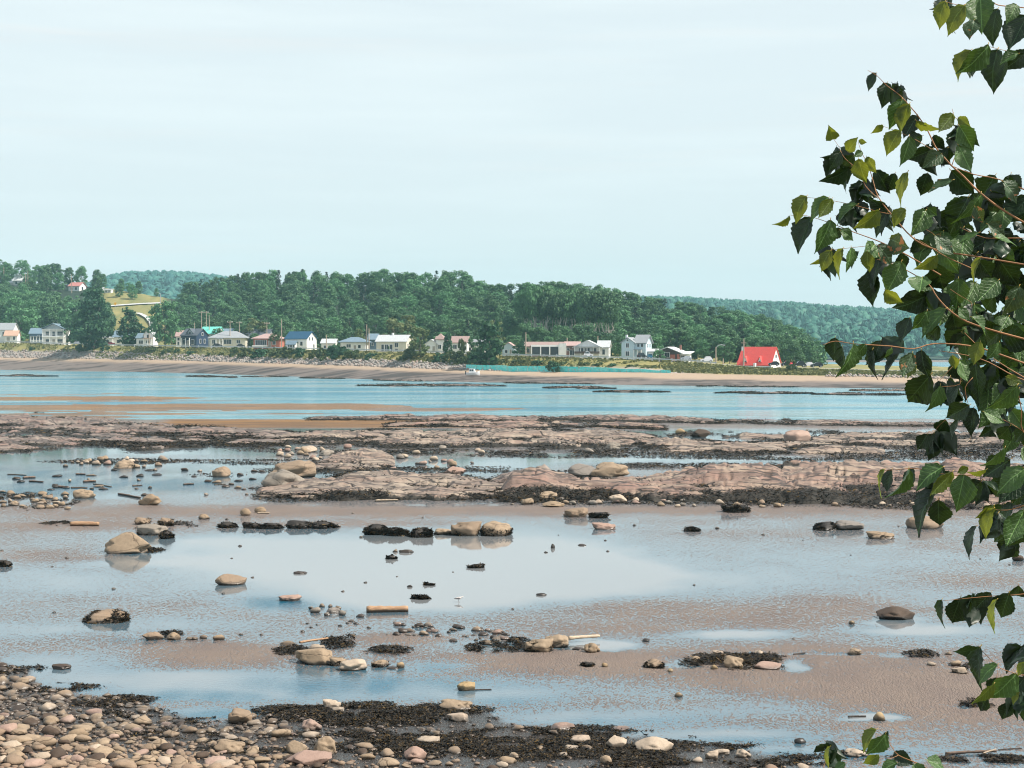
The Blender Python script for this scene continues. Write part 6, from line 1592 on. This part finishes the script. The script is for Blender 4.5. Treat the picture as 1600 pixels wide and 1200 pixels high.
# ================================================================== NEAR TREE at the right edge
def leaf_mesh(name, seed, mat, stem):
    rg = np.random.default_rng(seed)
    nt, nu = 17, 9
    V = []
    t = np.linspace(0, 1, nt); u = np.linspace(-1, 1, nu)
    wfun = 0.36 * np.power(np.clip(t / 0.30, 0, 1), 0.55) * np.where(t < .3, 1, np.power(np.clip((1 - t) / .7, 0, 1), 1.05) * (1 + 0.42 * np.sin(np.clip((t - .3) / .7, 0, 1) * math.pi)))
    bend = rg.uniform(-.15, .30); twist = rg.uniform(-.8, .8); fold = rg.uniform(.10, .55); side = rg.uniform(-.08, .08)
    for i, tt in enumerate(t):
        for j, uu in enumerate(u):
            w = wfun[i]
            if abs(uu) > .99 and 0 < i < nt - 1: w *= 1 + (.05 if i % 2 else -.03)
            x = uu * w; y = tt - (0.05 * abs(uu) if tt < .12 else 0)
            z = fold * abs(x) - bend * tt * tt * 1.4 + 0.034 * math.sin(2 * math.pi * (6.5 * (tt - .42 * abs(uu) * w / .36))) * min(1, abs(uu) * 2) * (1 - tt)
            z += twist * x * tt * .8 + .015 * math.sin(9 * tt + 5 * uu + seed)
            V.append((x + side * math.sin(tt * 3), y, z))
    ii = np.arange(nt * nu).reshape(nt, nu)
    Fa = np.stack([ii[:-1, :-1], ii[:-1, 1:], ii[1:, 1:], ii[1:, :-1]], -1).reshape(-1, 4).tolist()
    nleaf = len(Fa)
    mb = MB(); mb.v = V; mb.f = [tuple(f) for f in Fa]
    # stalk
    a = MB().tube([(0, 0.02, 0), (.004, -.05, -.008), (.0, -.11, -.03)], [.012, .010, .012], 5)
    b = len(mb.v); mb.v += a.v; mb.f += [tuple(q + b for q in f) for f in a.f]
    me = bpy.data.meshes.new(name); me.from_pydata(mb.v, [], mb.f); me.materials.append(mat); me.materials.append(stem)
    for k, p in enumerate(me.polygons): p.use_smooth = True; p.material_index = 0 if k < nleaf else 1
    return me

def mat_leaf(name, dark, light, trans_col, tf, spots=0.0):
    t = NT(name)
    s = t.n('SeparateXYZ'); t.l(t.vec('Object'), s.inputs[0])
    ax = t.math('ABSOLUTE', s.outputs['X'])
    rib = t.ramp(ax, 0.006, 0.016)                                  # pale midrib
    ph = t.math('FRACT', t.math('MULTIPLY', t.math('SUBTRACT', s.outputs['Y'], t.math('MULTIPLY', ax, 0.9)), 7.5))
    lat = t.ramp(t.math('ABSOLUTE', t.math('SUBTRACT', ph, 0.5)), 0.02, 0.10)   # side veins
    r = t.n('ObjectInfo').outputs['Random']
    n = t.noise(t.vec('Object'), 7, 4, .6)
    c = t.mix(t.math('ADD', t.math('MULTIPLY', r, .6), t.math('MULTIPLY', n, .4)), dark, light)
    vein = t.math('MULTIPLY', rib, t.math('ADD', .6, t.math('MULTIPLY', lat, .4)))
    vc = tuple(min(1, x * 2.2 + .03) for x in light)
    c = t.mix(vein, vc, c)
    tc = t.mix(vein, tuple(x * 1.15 for x in trans_col), trans_col)
    if spots:
        cmb = t.n('VectorMath', operation='ADD'); t.l(t.vec('Object'), cmb.inputs[0])
        cx = t.n('CombineXYZ'); t.l(t.math('MULTIPLY', r, 40.), cx.inputs[0]); t.l(cx.outputs[0], cmb.inputs[1])
        sp = t.ramp(t.noise(cmb.outputs[0], 3.2, 3, .5), spots, spots + .05)
        c = t.mix(sp, c, (0.42, 0.19, 0.075)); tc = t.mix(sp, tc, (0.45, 0.18, 0.06))
    h = t.math('ADD', t.math('MULTIPLY', lat, .5), t.math('MULTIPLY', n, .4))
    d = t.bsdf(c, t.ramp(n, .3, .7, .34, .5), t.bump(h, .4, .02), spec=.55)
    tr = t.n('BsdfTranslucent'); t.l(tc, tr.inputs['Color'])
    return t.end(t.mixs(tf, d, tr.outputs[0]))
M_TWIG = paint('twig_bark', (0.36, 0.17, 0.07), .6, .25, 30)
M_STALK = paint('leaf_stalk', (0.42, 0.27, 0.05), .5, .2, 30)
LM = {'m': mat_leaf('shaded_leaf', (0.003, 0.014, 0.006), (0.016, 0.044, 0.014), (0.05, 0.10, 0.010), .14),  # near-black copy of the leaf green, shade put into its colour
      'g': mat_leaf('sunlit_leaf', (0.028, 0.075, 0.018), (0.085, 0.165, 0.042), (0.12, 0.22, 0.02), .22),  # brighter copy of the same leaf, sunlight put into its colour
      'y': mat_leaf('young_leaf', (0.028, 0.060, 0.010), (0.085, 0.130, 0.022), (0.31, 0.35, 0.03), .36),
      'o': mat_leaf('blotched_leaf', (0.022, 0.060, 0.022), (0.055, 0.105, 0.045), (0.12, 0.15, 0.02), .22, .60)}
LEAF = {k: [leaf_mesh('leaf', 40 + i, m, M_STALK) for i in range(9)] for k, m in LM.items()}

TREE_BASE = Vector((2.55, 4.3, 8.05))
poplar = tag(empty('poplar_tree', TREE_BASE), 'near leafy branches with heart shaped leaves hanging in from the right edge', 'tree')
# (base x, y, tip x, y, width px, kind)  d shade colour, g sunlit colour, y young, o blotched
LV = [(1476,4,1462,43,24,'y'),(1505,10,1475,50,28,'y'),(1532,-4,1527,54,45,'g'),(1522,32,1511,61,26,'o'),(1558,16,1540,67,30,'d'),(1588,8,1572,34,24,'g'),(1604,26,1577,83,44,'d'),(1516,80,1489,121,22,'y'),(1543,72,1510,122,24,'g'),(1558,80,1543,143,38,'d'),(1590,84,1562,98,18,'g'),(1604,80,1572,112,30,'d'),
(1368,115,1352,139,13,'d'),(1386,131,1376,168,27,'d'),(1397,139,1404,144,14,'d'),(1409,157,1396,202,32,'g'),(1420,164,1404,206,26,'y'),(1432,182,1414,216,28,'d'),(1434,190,1477,214,22,'y'),(1488,179,1464,207,24,'y'),(1498,184,1515,199,17,'y'),(1500,198,1524,236,32,'g'),(1498,228,1515,271,28,'g'),(1514,200,1528,230,20,'d'),(1379,196,1365,211,12,'y'),(1405,205,1381,238,26,'y'),(1421,215,1411,261,25,'g'),(1440,213,1422,224,26,'d'),(1455,234,1417,252,26,'d'),(1470,241,1441,262,27,'o'),(1460,212,1476,236,20,'d'),(1490,227,1480,252,18,'d'),(1480,232,1465,257,14,'d'),
(1301,217,1291,205,21,'y'),(1313,240,1283,250,12,'d'),(1312,238,1295,264,22,'d'),(1325,236,1334,220,20,'y'),(1328,262,1287,291,25,'d'),(1342,220,1353,223,9,'y'),(1355,246,1371,270,20,'y'),(1342,250,1350,287,26,'y'),(1347,238,1333,246,12,'g'),(1350,286,1329,319,25,'d'),(1322,283,1319,302,7,'d'),(1333,244,1318,262,22,'d'),(1370,267,1390,304,30,'d'),(1417,271,1400,321,25,'y'),(1398,272,1388,300,24,'d'),(1449,272,1440,307,28,'d'),(1388,330,1353,311,26,'d'),
(1259,308,1237,346,24,'y'),(1233,338,1210,355,12,'y'),(1293,310,1262,340,27,'g'),(1268,342,1242,394,32,'d'),(1297,346,1278,398,32,'g'),(1299,312,1276,340,20,'y'),(1338,320,1303,343,14,'g'),(1308,338,1337,352,24,'d'),(1314,358,1297,376,20,'d'),(1314,360,1337,373,17,'g'),(1372,330,1340,362,26,'y'),(1386,333,1364,367,26,'d'),(1298,391,1273,419,14,'y'),(1297,393,1279,422,20,'y'),(1316,390,1300,432,20,'y'),(1330,388,1323,426,17,'g'),(1341,394,1328,418,12,'d'),(1366,383,1344,404,29,'g'),(1413,327,1394,354,22,'y'),(1446,330,1421,366,33,'g'),(1450,325,1468,336,18,'g'),(1486,333,1449,351,22,'d'),(1487,282,1452,306,17,'o'),(1488,268,1530,302,42,'d'),(1512,310,1485,367,46,'d'),(1532,305,1505,357,24,'g'),(1554,276,1535,316,36,'d'),(1568,284,1598,312,20,'o'),(1550,300,1577,323,30,'d'),(1606,308,1570,360,38,'d'),(1524,324,1536,349,20,'o'),(1545,351,1576,371,23,'o'),(1528,364,1498,386,14,'g'),(1551,371,1519,391,28,'d'),(1556,371,1592,373,14,'g'),(1462,369,1488,401,23,'o'),(1392,374,1417,391,33,'o'),(1372,384,1400,411,23,'o'),(1408,396,1420,416,22,'d'),(1430,374,1448,398,32,'d'),(1355,394,1355,426,21,'y'),(1376,404,1351,452,28,'d'),(1408,411,1388,459,36,'g'),(1366,424,1357,479,36,'d'),(1384,454,1411,476,22,'y'),(1441,434,1427,463,34,'g'),(1463,400,1434,426,20,'y'),(1464,414,1488,453,50,'d'),(1524,398,1485,442,46,'d'),(1531,404,1511,441,16,'y'),(1560,404,1601,441,50,'d'),(1530,407,1559,433,36,'d'),(1559,439,1525,471,34,'g'),(1552,464,1543,491,34,'d'),(1592,449,1570,493,33,'o'),(1452,459,1403,491,34,'d'),
(1448,487,1432,518,20,'g'),(1476,484,1439,528,27,'g'),(1421,498,1410,537,26,'d'),(1466,510,1450,536,28,'d'),(1489,489,1505,524,38,'d'),(1519,496,1546,521,17,'g'),(1528,491,1566,521,23,'d'),(1499,481,1514,501,16,'g'),(1305,529,1306,563,26,'d'),(1316,543,1318,583,18,'d'),(1333,539,1319,593,21,'g'),(1351,539,1333,568,21,'g'),(1363,548,1359,593,21,'d'),(1376,534,1364,570,28,'d'),(1406,548,1384,597,15,'d'),(1393,544,1386,561,10,'g'),(1425,553,1407,589,25,'o'),(1431,573,1419,593,14,'y'),(1440,549,1446,592,28,'d'),(1452,588,1422,636,50,'d'),(1469,604,1453,646,25,'g'),(1486,591,1503,632,20,'d'),(1500,598,1473,632,13,'d'),(1488,556,1492,578,16,'y'),(1500,564,1509,598,18,'g'),(1487,571,1501,598,18,'d'),(1524,568,1536,634,42,'d'),(1551,568,1548,612,34,'d'),(1561,536,1546,564,15,'g'),(1531,536,1521,571,25,'y'),(1568,522,1599,534,42,'d'),(1562,519,1543,547,36,'d'),(1588,604,1549,644,30,'g'),(1591,609,1575,648,22,'d'),(1573,589,1592,599,18,'y'),(1513,634,1481,657,32,'d'),(1521,639,1512,682,30,'d'),(1539,644,1571,661,22,'g'),(1496,657,1490,688,13,'d'),(1476,656,1471,682,28,'d'),(1449,679,1435,707,24,'d'),(1459,679,1455,712,12,'d'),(1577,667,1564,692,28,'d'),(1602,672,1588,694,22,'d'),
(1381,735,1364,773,11,'y'),(1393,735,1385,771,18,'d'),(1419,735,1393,784,21,'g'),(1427,734,1411,764,18,'d'),(1471,731,1427,759,28,'g'),(1487,739,1449,771,20,'y'),(1506,744,1491,798,41,'g'),(1466,763,1419,829,20,'d'),(1466,783,1472,830,37,'d'),(1512,731,1494,739,12,'y'),(1540,734,1511,743,11,'y'),(1532,753,1511,789,42,'d'),(1599,734,1554,766,34,'g'),(1569,701,1539,734,17,'g'),(1577,719,1549,747,38,'d'),(1602,746,1564,789,42,'d'),(1552,791,1526,813,17,'y'),(1551,796,1527,836,18,'y'),(1558,804,1536,852,29,'d'),(1599,799,1566,853,34,'g'),(1524,824,1499,865,13,'d'),(1604,814,1577,862,42,'d'),(1590,830,1560,850,30,'d'),
(1471,939,1464,981,20,'d'),(1500,936,1490,983,38,'d'),(1518,934,1512,958,12,'d'),(1547,927,1528,954,26,'d'),(1556,939,1537,983,10,'y'),(1576,929,1569,975,38,'d'),(1591,916,1601,946,32,'d'),
(1529,1011,1496,1028,15,'d'),(1531,1014,1517,1081,35,'d'),(1592,1013,1569,1051,26,'d'),(1557,1039,1524,1063,17,'g'),(1586,1054,1552,1101,31,'g'),(1552,1070,1519,1101,20,'y'),(1604,1036,1589,1057,18,'y'),(1541,1090,1535,1119,25,'d'),(1577,1098,1567,1129,24,'d'),(1598,1088,1592,1131,26,'d'),(1592,1083,1581,1101,12,'y'),(1562,1060,1548,1090,30,'d'),(1600,1060,1580,1095,30,'d'),
(1368,1141,1342,1171,15,'y'),(1383,1148,1361,1186,24,'g'),(1382,1150,1387,1141,8,'d'),(1296,1168,1284,1198,6,'y'),(1398,1177,1424,1190,25,'d'),(1449,1188,1482,1202,22,'g'),(1372,1180,1352,1198,16,'y'),(1400,1192,1372,1206,18,'g'),(1320,1193,1300,1206,16,'g'),(1430,1195,1440,1215,24,'g')]
# filler leaves in the dense part, farther in
frg = random.Random(31)
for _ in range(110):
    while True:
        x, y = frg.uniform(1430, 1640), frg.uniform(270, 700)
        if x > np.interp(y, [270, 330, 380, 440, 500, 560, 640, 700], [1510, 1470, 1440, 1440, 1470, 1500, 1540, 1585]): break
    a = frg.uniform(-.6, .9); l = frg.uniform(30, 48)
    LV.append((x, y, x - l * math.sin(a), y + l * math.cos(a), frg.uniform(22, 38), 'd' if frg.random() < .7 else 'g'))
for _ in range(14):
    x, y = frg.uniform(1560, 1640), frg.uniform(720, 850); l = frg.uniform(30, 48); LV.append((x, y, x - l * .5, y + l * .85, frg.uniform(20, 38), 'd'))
VIEW = Vector((0, 0, H))
crg2 = random.Random(8)
def put_leaf(bx, by, tx, ty, w, kind, depth):
    B, T0 = at(bx, by, depth), at(tx, ty, depth)
    sv = T0 - B; l = sv.length; wm = w * depth / F
    l *= 1.0; wm *= 1.03; Ln = max(l, wm / 0.74); dz = math.sqrt(max(0, Ln * Ln - l * l)); cb = min(1, max(.22, wm / (.74 * Ln))); be = math.acos(cb)
    best = None
    for sd in (-1, 1):
        for sb in (-1, 1):
            a = (sv + Vector((0, sd * dz, 0))).normalized()
            n0 = (VIEW - B).normalized(); n0 = (n0 - a * n0.dot(a)).normalized()
            n = Matrix.Rotation(sb * (be + crg2.uniform(0, .10)), 3, a) @ n0
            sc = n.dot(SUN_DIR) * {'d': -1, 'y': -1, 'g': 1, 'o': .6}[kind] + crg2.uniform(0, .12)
            if best is None or sc > best[0]: best = (sc, a, n)
    _, a, n = best
    wv = a.cross(n)
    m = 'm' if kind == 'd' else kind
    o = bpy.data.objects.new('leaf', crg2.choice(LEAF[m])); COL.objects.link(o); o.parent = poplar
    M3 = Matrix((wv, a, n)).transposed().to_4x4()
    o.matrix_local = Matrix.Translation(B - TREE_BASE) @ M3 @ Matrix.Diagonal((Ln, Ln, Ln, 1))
def leaf_depth(x, y, kind):
    return 3.75 + 0.25 * math.sin(y / 130.0) + (-.10 if kind in 'gyo' else .08) + crg2.uniform(-.09, .09)
NF = len(LV) - 124
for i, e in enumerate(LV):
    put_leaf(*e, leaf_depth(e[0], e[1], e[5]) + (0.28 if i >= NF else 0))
# dark inner leaves of the dense part, joined
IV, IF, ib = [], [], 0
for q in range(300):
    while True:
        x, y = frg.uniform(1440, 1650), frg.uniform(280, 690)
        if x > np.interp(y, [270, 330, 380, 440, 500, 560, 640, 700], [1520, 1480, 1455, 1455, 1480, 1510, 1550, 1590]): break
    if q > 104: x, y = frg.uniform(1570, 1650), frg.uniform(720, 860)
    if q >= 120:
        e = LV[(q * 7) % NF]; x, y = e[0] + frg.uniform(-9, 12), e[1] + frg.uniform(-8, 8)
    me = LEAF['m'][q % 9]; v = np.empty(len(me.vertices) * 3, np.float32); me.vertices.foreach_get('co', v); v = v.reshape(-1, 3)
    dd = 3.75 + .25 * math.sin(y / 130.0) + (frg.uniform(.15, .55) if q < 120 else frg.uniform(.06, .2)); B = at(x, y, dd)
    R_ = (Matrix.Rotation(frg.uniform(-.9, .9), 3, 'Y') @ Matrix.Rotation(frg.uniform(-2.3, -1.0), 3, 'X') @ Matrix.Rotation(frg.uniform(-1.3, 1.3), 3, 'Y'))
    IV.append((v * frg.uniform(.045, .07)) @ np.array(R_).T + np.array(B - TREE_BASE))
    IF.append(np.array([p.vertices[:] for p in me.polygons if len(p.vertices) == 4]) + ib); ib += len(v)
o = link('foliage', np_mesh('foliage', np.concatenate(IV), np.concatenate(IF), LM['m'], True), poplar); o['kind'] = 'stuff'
# twigs and branches: photo polyline, start and end radius in mm
TW = [
 ([(1640,20),(1600,12),(1560,8),(1532,-4),(1505,8),(1478,3)],4,1.5), ([(1640,88),(1600,82),(1575,80),(1543,72)],3,1.2),
 ([(1356,110),(1370,118),(1386,134),(1405,148),(1420,164),(1435,182),(1450,205),(1462,230),(1476,247),(1487,259),(1505,275),(1530,300),(1570,330),(1640,370)],1.2,7),
 ([(1488,170),(1491,182),(1499,190),(1500,210),(1496,232),(1487,259)],1,2.5), ([(1379,197),(1404,206),(1430,218),(1455,233),(1470,243)],1,2.2),
 ([(1300,214),(1310,228),(1317,243),(1325,252),(1345,268)],1,2), ([(1341,222),(1347,240),(1356,256),(1364,282),(1372,307),(1393,335),(1430,375),(1470,392),(1520,400),(1640,420)],1,6),
 ([(1345,268),(1352,290),(1372,310)],2,2.4), ([(1236,337),(1260,337),(1296,348),(1332,362),(1360,372),(1382,381),(1420,400),(1470,430)],1,4), ([(1258,308),(1298,313),(1340,322),(1370,330),(1393,335)],1,2.2),
 ([(1370,405),(1400,415),(1425,427),(1452,445),(1465,465),(1490,490),(1530,510),(1640,540)],1.5,6), ([(1297,391),(1330,387),(1366,383)],1,1.6), ([(1487,259),(1520,272),(1560,280),(1600,296),(1660,320)],2,5),
 ([(1435,375),(1455,387),(1480,402),(1520,420)],1.5,3), ([(1500,355),(1540,372),(1600,372),(1660,380)],1.5,4), ([(1458,365),(1445,357),(1438,350)],1.2,.8), ([(1485,452),(1500,462),(1517,472),(1518,480)],1.5,.8),
 ([(1286,539),(1305,533),(1332,537),(1362,539),(1393,541),(1428,545),(1460,537),(1520,541),(1580,560),(1660,590)],1.5,5), ([(1467,548),(1510,555),(1545,566),(1590,590),(1650,610)],1.5,4), ([(1507,520),(1525,538)],2,2), ([(1468,595),(1487,574),(1500,560)],.8,1.5), ([(1552,560),(1575,575),(1604,592)],2,3.5),
 ([(1588,604),(1596,640),(1599,675),(1640,690)],2,4), ([(1513,632),(1508,606),(1520,590)],1.2,2), ([(1545,645),(1580,662),(1600,675)],1.2,2.2), ([(1455,680),(1476,657),(1496,655),(1513,634)],.8,1.4), ([(1470,604),(1500,600),(1498,575)],1,1.6),
 ([(1382,735),(1400,734),(1432,732),(1470,740),(1508,743),(1550,738),(1600,730),(1660,725)],1.4,4.5), ([(1466,765),(1480,752),(1490,742)],1,1.5), ([(1552,796),(1575,797),(1600,790),(1660,770)],1.5,4),
 ([(1470,939),(1500,936),(1520,934),(1555,931),(1600,928),(1660,915)],1.2,3.5), ([(1530,1012),(1560,1042),(1580,1050),(1600,1055),(1660,1050)],1.5,4), ([(1560,1042),(1555,1070),(1545,1090)],1,1.6),
 ([(1368,1141),(1384,1152),(1392,1165),(1404,1180),(1432,1192),(1460,1206),(1520,1230)],1.2,4), ([(1296,1168),(1290,1190),(1284,1206)],.8,1.2), ([(1404,1180),(1380,1190),(1350,1198),(1310,1206)],1.5,1.2)]
for pl, r0, r1 in TW:
    dep = [3.75 + .25 * math.sin(y / 130.0) + .02 for x, y in pl]
    P = [at(x, y, d) - TREE_BASE for (x, y), d in zip(pl, dep)]
    n = len(P)
    # smooth the polyline
    Q = []
    for i in range(n - 1):
        for k in range(3):
            t = k / 3; p0, p1, p2, p3 = P[max(i - 1, 0)], P[i], P[i + 1], P[min(i + 2, n - 1)]
            Q.append(0.5 * ((2 * p1) + (p2 - p0) * t + (2 * p0 - 5 * p1 + 4 * p2 - p3) * t * t + (3 * p1 - p0 - 3 * p2 + p3) * t ** 3))
    Q.append(P[-1])
    if pl[-1][0] >= 1630:      # runs on to the trunk outside the picture
        e = Q[-1]; tgt = Vector((0, 0, max(.35, e.z - .35)))
        Q += [e.lerp(tgt, .5) + Vector((0, 0, .08)), tgt]
    elif pl[0][0] >= 1630:
        e = Q[0]; tgt = Vector((0, 0, max(.35, e.z - .35))); Q = [tgt, e.lerp(tgt, .5) + Vector((0, 0, .08))] + Q
    m = len(Q)
    MB().tube(Q, [(r0 + (r1 - r0) * i / (m - 1)) * 0.00042 for i in range(m)], 6).build('branch', M_TWIG, poplar, smooth=True)
MB().tube([(0, .0, -.6), (.02, .02, .6), (-.03, .0, 1.6), (.03, .05, 3.0), (0, .1, 4.6)], [.10, .085, .07, .05, .015], 10).build('trunk', M_BARK, poplar, smooth=True)
# the rest of the crown, outside the picture to the right
rg = np.random.default_rng(4)
nL = 900
Vt, Ft = [], []
base = np.array([(0, 0, 0), (.34, .3, .06), (.22, .65, .02), (0, 1, -.06), (-.22, .65, .02), (-.34, .3, .06)])
P = np.stack([rg.normal(size=nL) * .55 + .05, rg.normal(size=nL) * .6 + .1, rg.uniform(.5, 4.9, nL)], -1)
Pw = P + np.array(TREE_BASE)
ppx, ppy = proj(Pw[:, 0], Pw[:, 1], Pw[:, 2])
P = P[(ppx > 1690) | (ppy < -90)]
k = len(P)
ang = rg.uniform(0, 6.28, (k, 3)) * np.array([.25, .25, 1]) + np.array([-1.2, 0, 0])
cx, sx, cz, sz = np.cos(ang[:, 0]), np.sin(ang[:, 0]), np.cos(ang[:, 2]), np.sin(ang[:, 2])
q = np.repeat((base * .075)[None], k, 0)
y1, z1 = q[..., 1] * cx[:, None] - q[..., 2] * sx[:, None], q[..., 1] * sx[:, None] + q[..., 2] * cx[:, None]
x2, y2 = q[..., 0] * cz[:, None] - y1 * sz[:, None], q[..., 0] * sz[:, None] + y1 * cz[:, None]
Vt = np.stack([x2, y2, z1], -1) + P[:, None, :]
tri = np.array([(0, 1, 2), (0, 2, 3), (0, 3, 4), (0, 4, 5)])
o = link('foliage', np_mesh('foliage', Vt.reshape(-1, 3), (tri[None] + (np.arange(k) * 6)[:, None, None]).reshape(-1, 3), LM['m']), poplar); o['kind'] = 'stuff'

# ================================================================== HAZE
hz = MB().box(-3000, 3000, -60, 4200, -6.5, 200).build('haze', None)
t = NT('haze_air')
v = t.n('VolumePrincipled'); v.inputs['Color'].default_value = (0.50, 0.90, 1.0, 1); v.inputs['Density'].default_value = 0.00013; v.inputs['Anisotropy'].default_value = 0.0
t.l(v.outputs[0], t.out.inputs['Volume'])
hz.data.materials.append(t.m)
tag(hz, 'thin sea haze between the camera and the far hills', 'haze', kind='stuff')
